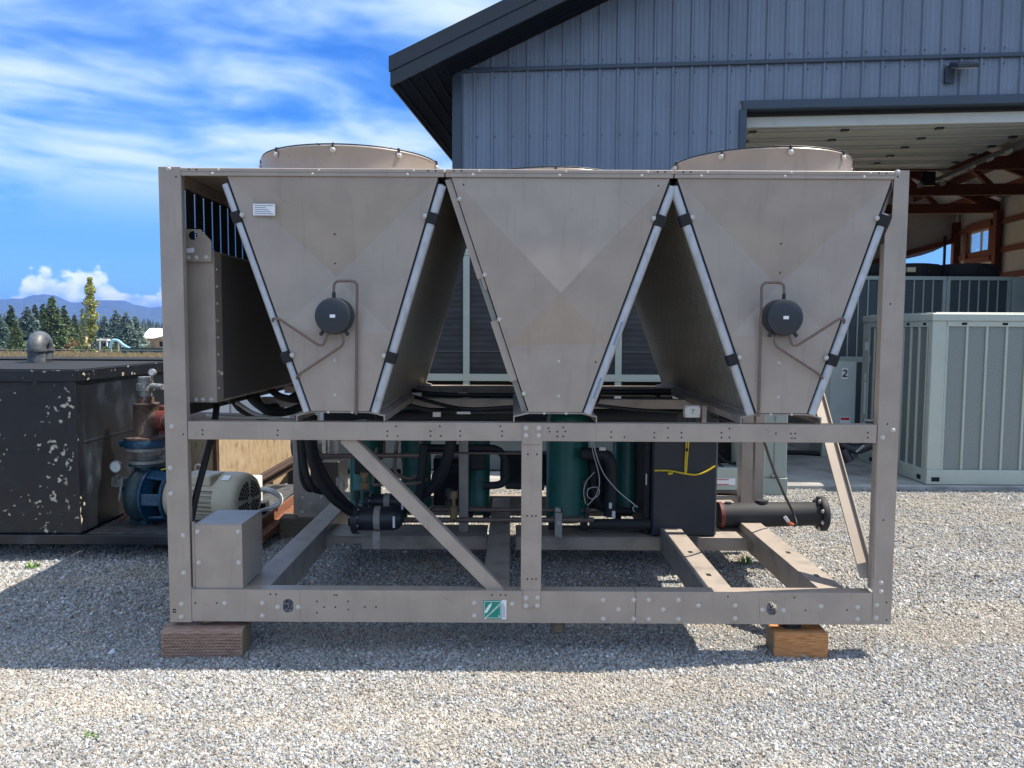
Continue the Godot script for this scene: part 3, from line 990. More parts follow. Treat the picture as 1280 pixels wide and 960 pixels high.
func side_x(a: Vector2, b: Vector2, y: float) -> float:
	return lerpf(a.x, b.x, (y - a.y) / (b.y - a.y))

func chiller_banks() -> void:
	var T = 2.319
	var B = 1.206
	# deck: top edge in three lengths, plates and fan shrouds
	var b = MB.new()
	for seg in [[-1.5685, -0.325], [-0.319, 0.757], [0.763, 1.8015]]:
		b = MB.new()
		b.box(Vector3(seg[0], 2.338, F + 0.004), Vector3(seg[1], 2.357, F - 0.05), 0.003)
		b.box(Vector3(seg[0], 2.320, F + 0.0035), Vector3(seg[1], 2.3378, F - 0.008), 0.002)
		var e = put("deck_edge", b, M.paint, chill)
		var w: float = seg[1] - seg[0]
		for f in [0.12, 0.5, 0.86]:
			bolt(Vector3(seg[0] + w * f, 2.330, F + 0.0035), e, Vector3.BACK, 0.62)
			bolt(Vector3(seg[0] + w * f + 0.03, 2.3475, F + 0.004), e, Vector3.BACK, 0.5)
		marks([Vector3(seg[0] + 0.04, 2.348, 0), Vector3(seg[0] + 0.075, 2.348, 0), Vector3(seg[1] - 0.04, 2.348, 0), Vector3(seg[1] - 0.075, 2.348, 0)], F + 0.004, e)
	for seg in [[-1.672, -0.3225], [-0.3215, 0.7595], [0.7605, 1.86]]:
		b = MB.new()
		b.box(Vector3(seg[0], 2.354, F - 0.051), Vector3(seg[1], 2.358, R + 0.01), 0.0)
		put("deck_plate", b, M.paint, chill)
	for f in [[-0.885, -4.3], [-0.885, -5.36], [0.23, -4.80], [1.345, -4.3], [1.345, -5.36]]:
		b = MB.new()
		var r = 0.472
		b.lathe(Transform3D(Basis(), Vector3(f[0], 2.358, f[1])), [Vector2(r, 0), Vector2(r, 0.128), Vector2(r + 0.004, 0.134), Vector2(r, 0.139), Vector2(r - 0.008, 0.136), Vector2(r - 0.008, 0)], 72)
		var sh = put("fan_shroud", b, M.paint, chill)
		b = MB.new()
		var ring = []
		for k in 49:
			ring.append(Vector3(f[0] + cos(TAU * k / 48) * (r - 0.002), 2.502, f[1] + sin(TAU * k / 48) * (r - 0.002)))
		b.tube(ring, 0.0035, 6, 0.0, false)
		for rr in [0.12, 0.2, 0.28, 0.36, 0.43]:
			ring = []
			for k in 33:
				ring.append(Vector3(f[0] + cos(TAU * k / 32) * rr, 2.500, f[1] + sin(TAU * k / 32) * rr))
			b.tube(ring, 0.002, 5, 0.0, false)
		for k in 8:
			var a = TAU * (k + 0.2) / 8
			b.tube([Vector3(f[0], 2.504, f[1]), Vector3(f[0] + cos(a) * r, 2.504, f[1] + sin(a) * r)], 0.003, 5)
		put("guard", b, M.black, sh)
		for k in 9:
			var a = PI / 2 + TAU * (k - 1.02) / 9
			var o = Vector3(cos(a), 0, sin(a))
			b = MB.new()
			b.tube([Vector3(f[0], 2.505, f[1]) + o * (r - 0.01), Vector3(f[0], 2.504, f[1]) + o * (r + 0.008), Vector3(f[0], 2.470, f[1]) + o * (r + 0.008)], 0.0045, 6, 0.004)
			var cl = put("clip", b, M.black, sh)
			bolt(Vector3(f[0], 2.472, f[1]) + o * (r + 0.006), sh, o, 1.2)
		b = MB.new()
		for k in 5:
			var a = TAU * k / 5
			var x = Transform3D(Basis(Vector3.UP, a) * Basis(Vector3.RIGHT, 0.5), Vector3(f[0], 2.42, f[1]) + Basis(Vector3.UP, a) * Vector3(0.25, 0, 0))
			b.obox(x, Vector3(0.38, 0.006, 0.14), 0.002)
		b.lathe(Transform3D(Basis(), Vector3(f[0], 2.36, f[1])), [Vector2(0.07, 0), Vector2(0.07, 0.11), Vector2(0.05, 0.13), Vector2(0, 0.13)], 16)
		put("fan", b, M.black, sh)
	# three banks: corners a (top left), b (top right), c (bottom right), d (bottom left), and the height of the crease
	var banks = [[-1.352, -0.355, -0.690, -0.970, 1.855, -0.06], [-0.292, 0.742, 0.338, 0.082, 1.775, 0.065], [0.778, 1.792, 1.425, 1.182, 1.82, -0.055]]
	for i in 3:
		var k: Array = banks[i]
		var a = Vector2(k[0], T)
		var bb = Vector2(k[1], T)
		var c = Vector2(k[2], B)
		var d = Vector2(k[3], B)
		var m = Vector2((k[0] + k[1]) * 0.5, k[4])
		# the creases run on below the middle until they meet the sides
		var hit = func(p: Vector2, q: Vector2, s: float) -> Vector2:
			for n in 400:
				var y: float = m.y - n * 0.002
				var x: float = m.x + s * n * 0.002
				if (x - side_x(p, q, y)) * s >= 0:
					return Vector2(side_x(p, q, y), y)
			return q
		var l: Vector2 = hit.call(a, d, -1.0)
		var r: Vector2 = hit.call(bb, c, 1.0)
		b = MB.new()
		var z = F - 0.006
		var at = func(p: Vector2, o := 0.0) -> Vector3: return Vector3(p.x, p.y, z + o)
		var mm: Vector3 = at.call(m, k[5])
		for back in [0.0, -0.003]:
			var o = Vector3(0, 0, back)
			var h = Vector3.BACK if back == 0.0 else Vector3.FORWARD
			b.tri(at.call(a) + o, at.call(bb) + o, mm + o, h)
			b.tri(at.call(a) + o, mm + o, at.call(l) + o, h)
			b.tri(at.call(bb) + o, mm + o, at.call(r) + o, h)
			b.tri(at.call(l) + o, mm + o, at.call(r) + o, h)
			b.quad(at.call(l) + o, at.call(r) + o, at.call(c) + o, at.call(d) + o, h)
		var edge = [a, bb, r, c, d, l]
		for e in 6:
			var p: Vector3 = at.call(edge[e])
			var q: Vector3 = at.call(edge[(e + 1) % 6])
			var out = (p + q) * 0.5 - mm
			b.quad(p, q, q - Vector3(0, 0, 0.003), p - Vector3(0, 0, 0.003), out)
		var panel = put("end_panel", b, M.paint, chill)
		for f in [[0.3, 0.06], [0.5, 0.78], [0.5, 0.93]]:
			if f[1] > 0.5:
				bolt(Vector3(m.x, lerpf(T, B, f[1]), z), panel, Vector3.BACK, 0.6)
		marks([Vector3(m.x, m.y + 0.06, 0), Vector3(m.x, m.y + 0.2, 0), Vector3(a.x + 0.06, T - 0.04, 0), Vector3(bb.x - 0.06, T - 0.04, 0), Vector3(c.x + 0.06, 1.45, 0)], z + k[5] * 0.5 + 0.004, panel)
		# rear panel
		b = MB.new()
		b.prism(Transform3D(Basis(), Vector3(0, 0, R + 0.02)), [a, d, c, bb], 0.004)
		put("rear_panel", b, M.paint, chill)
		# the two coils of the bank
		for s in [-1.0, 1.0]:
			var p: Vector2 = a if s < 0 else bb
			var q: Vector2 = d if s < 0 else c
			var dir = (q - p).normalized()
			var nor = Vector2(-dir.y, dir.x) * (1.0 if s > 0 else -1.0)
			if nor.x * s < 0: nor = -nor
			var p2 = p + dir * 0.02 + nor * 0.006
			var q2 = q - dir * 0.004 + nor * 0.006
			b = MB.new()
			var z0 = F - 0.035
			var z1 = R + 0.045
			var up = p2.distance_to(q2) / 0.16
			var lo = (z0 - z1) / 0.16
			for t in [0.0, 0.026]:
				var w: Vector2 = nor * t
				b.quad_uv(Vector3(p2.x + w.x, p2.y + w.y, z0), Vector3(p2.x + w.x, p2.y + w.y, z1), Vector3(q2.x + w.x, q2.y + w.y, z1), Vector3(q2.x + w.x, q2.y + w.y, z0), Vector3(nor.x, nor.y, 0) * (1.0 if t > 0 else -1.0), Vector2(lo, up))
			for zz in [z0, z1]:
				b.quad(Vector3(p2.x, p2.y, zz), Vector3(p2.x + nor.x * 0.026, p2.y + nor.y * 0.026, zz), Vector3(q2.x + nor.x * 0.026, q2.y + nor.y * 0.026, zz), Vector3(q2.x, q2.y, zz), Vector3(0, 0, 1 if zz == z0 else -1))
			b.quad(Vector3(q2.x, q2.y, z0), Vector3(q2.x + nor.x * 0.026, q2.y + nor.y * 0.026, z0), Vector3(q2.x + nor.x * 0.026, q2.y + nor.y * 0.026, z1), Vector3(q2.x, q2.y, z1), Vector3.DOWN)
			var coil = put("coil", b, M.coil, chill)
			# edge channel along the foot of the coil
			b = MB.new()
			b.bar(Vector3(q2.x, q2.y, z0) + Vector3(nor.x, nor.y, 0) * 0.013, Vector3(q2.x, q2.y, z1) + Vector3(nor.x, nor.y, 0) * 0.013, 0.036, 0.012)
			put("foot_channel", b, M.rail, coil)
			# header pipe or edge strip in front
			b = MB.new()
			if i == 1 and s < 0:
				for g in [[0.0, 0.42, 0.030], [0.42, 0.47, 0.014], [0.60, 0.86, 0.036]]:
					var u0: Vector2 = p.lerp(q, g[0])
					var u1: Vector2 = p.lerp(q, g[1])
					var wide: float = g[2]
					b.bar(Vector3(u0.x, u0.y, F - 0.02) + Vector3(nor.x, nor.y, 0) * (wide * 0.5 + 0.004), Vector3(u1.x, u1.y, F - 0.02) + Vector3(nor.x, nor.y, 0) * (wide * 0.5 + 0.004), 0.006, wide, Vector3(nor.x, nor.y, 0), 0.001)
				var st = put("edge_strip", b, M.paint, chill)
				for g in [0.09, 0.41, 0.6, 0.92]:
					var u: Vector2 = p.lerp(q, g)
					bolt(Vector3(u.x + 0.006, u.y, F - 0.002), st, Vector3.BACK, 0.9)
				continue
			var rad = 0.017 if i == 0 and s < 0 else 0.021
			var top = p + dir * (0.03 if not (i == 2 and s > 0) else 0.16) + nor * (rad + 0.007)
			var bot = q - dir * 0.002 + nor * (rad + 0.007)
			b.tube([Vector3(top.x, top.y, F - 0.016), Vector3(bot.x, bot.y, F - 0.016)], rad, 14)
			var head = put("header_pipe", b, M.alu, chill)
			b = MB.new()
			b.bar(Vector3(p.x, p.y - 0.01, F - 0.02) + Vector3(nor.x, nor.y, 0) * 0.003, Vector3(q.x, q.y, F - 0.02) + Vector3(nor.x, nor.y, 0) * 0.003, 0.028, 0.006, Vector3(nor.x, nor.y, 0), 0.001)
			put("gasket", b, M.rubber, head)
			for g in ([0.165, 0.76] if not (i == 1) else [0.17]):
				b = MB.new()
				var u = p.lerp(q, g) + nor * (rad + 0.007)
				var o = Vector3(dir.x, dir.y, 0) * 0.027
				b.bar(Vector3(u.x, u.y, F - 0.012) - o, Vector3(u.x, u.y, F - 0.012) + o, 0.046, rad * 2 + 0.01, Vector3(nor.x, nor.y, 0), 0.004)
				var cl = put("clamp", b, M.rubber, head)
				bolt(Vector3(u.x - nor.x * (rad + 0.012), u.y - nor.y * (rad + 0.012), F + 0.003), head, Vector3.BACK, 1.0)
			if i == 1:
				for g in [[0.60, 0.70], [0.84, 0.93]]:
					b = MB.new()
					var u0 = p.lerp(q, g[0]) + nor * (rad + 0.007)
					var u1 = p.lerp(q, g[1]) + nor * (rad + 0.007)
					b.bar(Vector3(u0.x, u0.y, F + 0.006), Vector3(u1.x, u1.y, F + 0.006), 0.002, 0.012, Vector3(nor.x, nor.y, 0), 0.0)
					put("label", b, M.print, head)
		# hat shaped saddle under the bank
		b = MB.new()
		var sx = [d.x - 0.075, d.x - 0.005, c.x + 0.005, c.x + 0.075]
		var th = 0.006
		b.prism(Transform3D(Basis(), Vector3(0, 0, F - 0.012)), [Vector2(sx[0], 1.153), Vector2(sx[0], 1.185), Vector2(sx[1], 1.203), Vector2(sx[2], 1.203), Vector2(sx[3], 1.185), Vector2(sx[3], 1.153), Vector2(sx[3] - th, 1.153), Vector2(sx[3] - th, 1.180), Vector2(sx[2] - th, 1.196), Vector2(sx[1] + th, 1.196), Vector2(sx[0] + th, 1.180), Vector2(sx[0] + th, 1.153)], -2.2)
		var sad = put("saddle", b, M.rail, chill)
		for x in [0.3, 0.7]:
			bolt(Vector3(lerpf(sx[1], sx[2], x), 1.200, F - 0.011), sad, Vector3.BACK, 0.6)
	# round muffler drums with their tubes on the outer banks
	for q in [[Vector3(-0.846, 1.662, -3.66), -1.0], [Vector3(1.286, 1.666, -3.66), 1.0]]:
		var p: Vector3 = q[0]
		b = MB.new()
		b.lathe(facing(Vector3(p.x, p.y, F + 0.005), Vector3.BACK), [Vector2(0.084, -0.06), Vector2(0.087, -0.055), Vector2(0.087, 0.045), Vector2(0.083, 0.056), Vector2(0.072, 0.060), Vector2(0, 0.060)], 40)
		var drum = put("muffler_drum", b, M.bluish, chill)
		b = MB.new()
		b.box(p + Vector3(-0.012, -0.008, 0) * Vector3(1, 1, 0) + Vector3(0, 0, F + 0.0645 - p.z), p + Vector3(0.013, 0.007, 0) + Vector3(0, 0, F + 0.0665 - p.z), 0.0)
		put("label", b, M.label, drum)
		for f in [0.0, 2.5, 3.78]:
			b = MB.new()
			var o = Vector3(sin(f), cos(f), 0)
			b.tube([Vector3(p.x, p.y, F + 0.03) + o * 0.08, Vector3(p.x, p.y, F + 0.03) + o * 0.112], 0.009, 8)
			put("stub", b, M.black, drum)
		var zt = F + 0.03
		b = MB.new()
		if q[1] < 0:
			b.tube([Vector3(p.x, p.y + 0.1, zt), Vector3(p.x, (1.828), zt), Vector3((-0.735), (1.828), zt), Vector3((-0.752), 1.19, zt - 0.03)], 0.0065, 8, 0.03)
			put("capillary_tube", b, M.copper, chill)
			b = MB.new()
			b.tube([Vector3(-0.871, 1.59, -3.665), Vector3(-0.898, 1.522, -3.665), Vector3(-0.925, 1.526, -3.665), Vector3(-1.109, 1.65, -3.665), Vector3(-1.14, 1.65, -3.68), Vector3(-1.153, 1.627, -3.72), Vector3(-1.081, 1.5, -3.745)], 0.006, 8, 0.02)
			put("capillary_tube", b, M.copper, chill)
			b = MB.new()
			b.tube([Vector3(-0.822, 1.591, -3.665), Vector3(-0.799, 1.553, -3.665), Vector3(-0.807, 1.522, -3.665), Vector3(-1.017, 1.384, -3.675), Vector3(-1.042, 1.358, -3.71)], 0.006, 8, 0.02)
			put("capillary_tube", b, M.copper, chill)
		else:
			b.tube([Vector3(p.x, p.y + 0.1, zt), Vector3(p.x, (1.831), zt), Vector3((1.179), (1.831), zt), Vector3((1.192), 1.19, zt - 0.03)], 0.0065, 8, 0.03)
			put("capillary_tube", b, M.copper, chill)
			b = MB.new()
			b.tube([Vector3(1.309, 1.594, -3.665), Vector3(1.33, 1.534, -3.665), Vector3(1.356, 1.534, -3.665), Vector3(1.553, 1.664, -3.665), Vector3(1.582, 1.66, -3.68), Vector3(1.593, 1.626, -3.72)], 0.006, 8, 0.02)
			put("capillary_tube", b, M.copper, chill)
			b = MB.new()
			b.tube([Vector3(1.263, 1.594, -3.665), Vector3(1.241, 1.556, -3.665), Vector3(1.254, 1.529, -3.665), Vector3(1.467, 1.397, -3.675), Vector3(1.501, 1.372, -3.71)], 0.006, 8, 0.02)
			put("capillary_tube", b, M.copper, chill)
	# printed label on the left bank
	b = MB.new()
	var lp = Vector3(-1.18, 2.164, -3.7)
	b.box(Vector3(lp.x - 0.052, lp.y - 0.027, F - 0.0045), Vector3(lp.x + 0.052, lp.y + 0.027, F - 0.0022), 0.0)
	var lab = put("label", b, M.label, chill, "white printed label on the left coil bank")
	b = MB.new()
	for k in 5:
		b.box(Vector3(lp.x - 0.045, lp.y + 0.017 - k * 0.0095, F - 0.0022), Vector3(lp.x + 0.044 - (k * 7 % 4) * 0.012, lp.y + 0.0205 - k * 0.0095, F - 0.0016), 0.0)
	put("print", b, M.print, lab, "", "stuff")

func chiller_left_end() -> void:
	# perforated end sheet: columns of short slots through it
	var b = MB.new()
	var x = -1.655
	var z = -3.93
	var top = 2.318
	var low = 1.955
	b.box(Vector3(x, 1.16, F - 0.111), Vector3(x + 0.003, low, R + 0.1), 0.0)
	b.box(Vector3(x, top, F - 0.111), Vector3(x + 0.003, 2.352, R + 0.1), 0.0)
	b.box(Vector3(x, low, F - 0.111), Vector3(x + 0.003, top, z), 0.0)
	while z > -5.8:
		var z1 = z - 0.020
		var z2 = z - 0.117
		b.box(Vector3(x, low, z1), Vector3(x + 0.003, top, maxf(z2, R + 0.1)), 0.0)
		for k in 27:
			var y = low + (top - low) * k / 27.0
			b.quad(Vector3(x, y, z), Vector3(x, y + 0.0082, z), Vector3(x, y + 0.0082, z1), Vector3(x, y, z1), Vector3.LEFT)
			b.quad(Vector3(x + 0.003, y, z), Vector3(x + 0.003, y + 0.0082, z), Vector3(x + 0.003, y + 0.0082, z1), Vector3(x + 0.003, y, z1), Vector3.RIGHT)
		z = z2
	put("perforated_sheet", b, M.dark_panel, chill)  # taupe sheet coloured near black, shade of its inner face painted in
	# control cabinet with its lifting lug
	b = MB.new()
	b.box(Vector3(-1.625, 1.228, -3.86), Vector3(-1.484, 1.985, -5.62), 0.004)
	var cab = put("control_cabinet", b, M.paint, chill)
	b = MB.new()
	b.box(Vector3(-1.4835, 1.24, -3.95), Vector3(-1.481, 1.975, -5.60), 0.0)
	put("side_shade", b, M.cabinet_shade, cab)  # added dark sheet, paints the shade on the cabinet's inner side
	bolts([Vector3(-1.59, 1.243, 0), Vector3(-1.555, 1.243, 0), Vector3(-1.512, 1.243, 0)], -3.858, cab)
	for k in 8:
		bolt(Vector3(-1.482, 1.30 + k * 0.085, -3.885), cab, Vector3.RIGHT, 0.6)
	bolt(Vector3(-1.482, 1.372, -3.92), cab, Vector3.RIGHT, 1.1)
	b = MB.new()
	b.hole_plate(Transform3D(Basis(), Vector3(0, 0, -3.842)), Vector2(-1.62, 2.028), Vector2(-1.538, 2.088), Vector2(0.022, 0.022), 0.008)
	b.prism(Transform3D(Basis(), Vector3(0, 0, -3.85)), [Vector2(-1.62, 1.93), Vector2(-1.488, 1.93), Vector2(-1.488, 2.03), Vector2(-1.5375, 2.0278), Vector2(-1.62, 2.0278)], 0.008)
	b.prism(Transform3D(Basis(), Vector3(0, 0, -3.85)), [Vector2(-1.5378, 2.0281), Vector2(-1.488, 2.0303), Vector2(-1.5378, 2.085)], 0.008)
	var lug = put("lifting_lug", b, M.paint, chill)
	bolts([Vector3(-1.605, 1.95, 0), Vector3(-1.565, 1.95, 0), Vector3(-1.515, 1.95, 0)], -3.842, lug)
	b = MB.new()
	b.obox(Transform3D(Basis(Vector3.BACK, 0.12), Vector3(-1.592, 1.985, -3.8413)), Vector3(0.038, 0.022, 0.001), 0.0)
	put("label", b, M.label, lug)
	# junction box on the bottom beam
	b = MB.new()
	b.prism(Transform3D(Basis(), Vector3(0, 0, -3.716)), [Vector2(-1.552, 0.3225), Vector2(-1.320, 0.3225), Vector2(-1.320, 0.640), Vector2(-1.552, 0.640)], -0.30)
	var box = put("junction_box", b, M.paint, chill)
	bolts([Vector3(-1.537, 0.607, -3.715), Vector3(-1.337, 0.608, -3.715), Vector3(-1.535, 0.453, -3.715), Vector3(-1.338, 0.454, -3.715)], -3.716, box)
	b = MB.new()
	b.box(Vector3(-1.566, 0.33, -3.714), Vector3(-1.553, 0.655, -3.735), 0.001)
	b.box(Vector3(-1.5515, 0.6405, -3.7162), Vector3(-1.3205, 0.6445, -4.0155), 0.001)
	put("box_flange", b, M.paint, box)
	# black conduit dropping into the box, and cables looping out of the cabinet
	b = MB.new()
	b.tube([Vector3(-1.61, 1.263, -4.2), Vector3(-1.537, 1.147, -3.98), Vector3(-1.534, 1.011, -3.88), Vector3(-1.576, 0.765, -3.8), Vector3(-1.594, 0.648, -3.78), Vector3(-1.596, 0.562, -3.77)], 0.0165, 12, 0.25)
	put("conduit", b, M.rubber, chill)
	var hoses = [
		[0.021, Vector3(-1.725, 1.229, -4.5), Vector3(-1.605, 1.206, -4.4), Vector3(-1.56, 1.137, -4.4), Vector3(-1.456, 1.07, -4.5), Vector3(-1.287, 1.04, -4.6)],
		[0.026, Vector3(-1.694, 1.238, -4.9), Vector3(-1.641, 1.17, -4.8), Vector3(-1.552, 1.096, -4.8), Vector3(-1.482, 1.106, -4.9), Vector3(-1.396, 1.18, -5), Vector3(-1.275, 1.189, -5.1)],
		[0.026, Vector3(-1.576, 1.234, -4.7), Vector3(-1.525, 1.15, -4.6), Vector3(-1.449, 1.093, -4.6), Vector3(-1.363, 1.092, -4.7), Vector3(-1.281, 1.132, -4.8)],
		[0.022, Vector3(-1.551, 1.219, -4.9), Vector3(-1.45, 1.176, -4.8), Vector3(-1.361, 1.157, -4.8), Vector3(-1.236, 1.159, -4.9), Vector3(-1.146, 1.14, -5)],
		[0.019, Vector3(-1.23, 1.09, -4.5), Vector3(-1.237, 0.939, -4.5), Vector3(-1.22, 0.758, -4.5), Vector3(-1.175, 0.653, -4.5), Vector3(-1.133, 0.592, -4.7)],
		[0.022, Vector3(-1.179, 1.096, -4.45), Vector3(-1.173, 0.935, -4.4), Vector3(-1.138, 0.768, -4.4), Vector3(-1.064, 0.617, -4.45), Vector3(-0.975, 0.491, -4.6)],
		[0.024, Vector3(-1.19, 1.08, -4.6), Vector3(-1.176, 0.901, -4.5), Vector3(-1.121, 0.759, -4.5), Vector3(-1.049, 0.624, -4.55), Vector3(-0.986, 0.492, -4.7)],
		[0.014, Vector3(-1.314, 1.068, -4.7), Vector3(-1.307, 0.87, -4.7), Vector3(-1.295, 0.671, -4.7), Vector3(-1.261, 0.606, -4.7), Vector3(-1.217, 0.59, -4.8)]]
	for h in hoses:
		b = MB.new()
		b.tube(h.slice(1), h[0], 10, 0.3)
		put("cable", b, M.rubber, chill)
	for h in [[0.012, Vector3(-1.56, 1.183, -4.35), Vector3(-1.445, 1.121, -4.3), Vector3(-1.324, 1.094, -4.3), Vector3(-1.231, 1.074, -4.4)], [0.008, Vector3(-1.674, 1.126, -4.2), Vector3(-1.49, 1.114, -4.2), Vector3(-1.301, 1.103, -4.3)]]:
		b = MB.new()
		b.tube(h.slice(1), h[0], 8, 0.3)
		put("cable", b, M.cable_grey, chill)
	b = MB.new()
	b.tube([Vector3(-1.695, 1.26, -4.4), Vector3(-1.617, 1.228, -4.3), Vector3(-1.552, 1.208, -4.28)], 0.03, 12, 0.1)
	put("cable_gland", b, M.black, chill)

func drum_body(p: Vector3, r: float, y0: float, y1: float) -> MB:
	var b = MB.new()
	b.lathe(Transform3D(Basis(), Vector3(p.x, 0, p.z)), [Vector2(0, y0), Vector2(r * 0.9, y0), Vector2(r * 1.03, y0 + 0.02), Vector2(r * 1.03, y0 + 0.045), Vector2(r, y0 + 0.05), Vector2(r, y1 - r * 0.55), Vector2(r * 0.93, y1 - r * 0.3), Vector2(r * 0.7, y1 - r * 0.1), Vector2(0, y1)], 32)
	return b

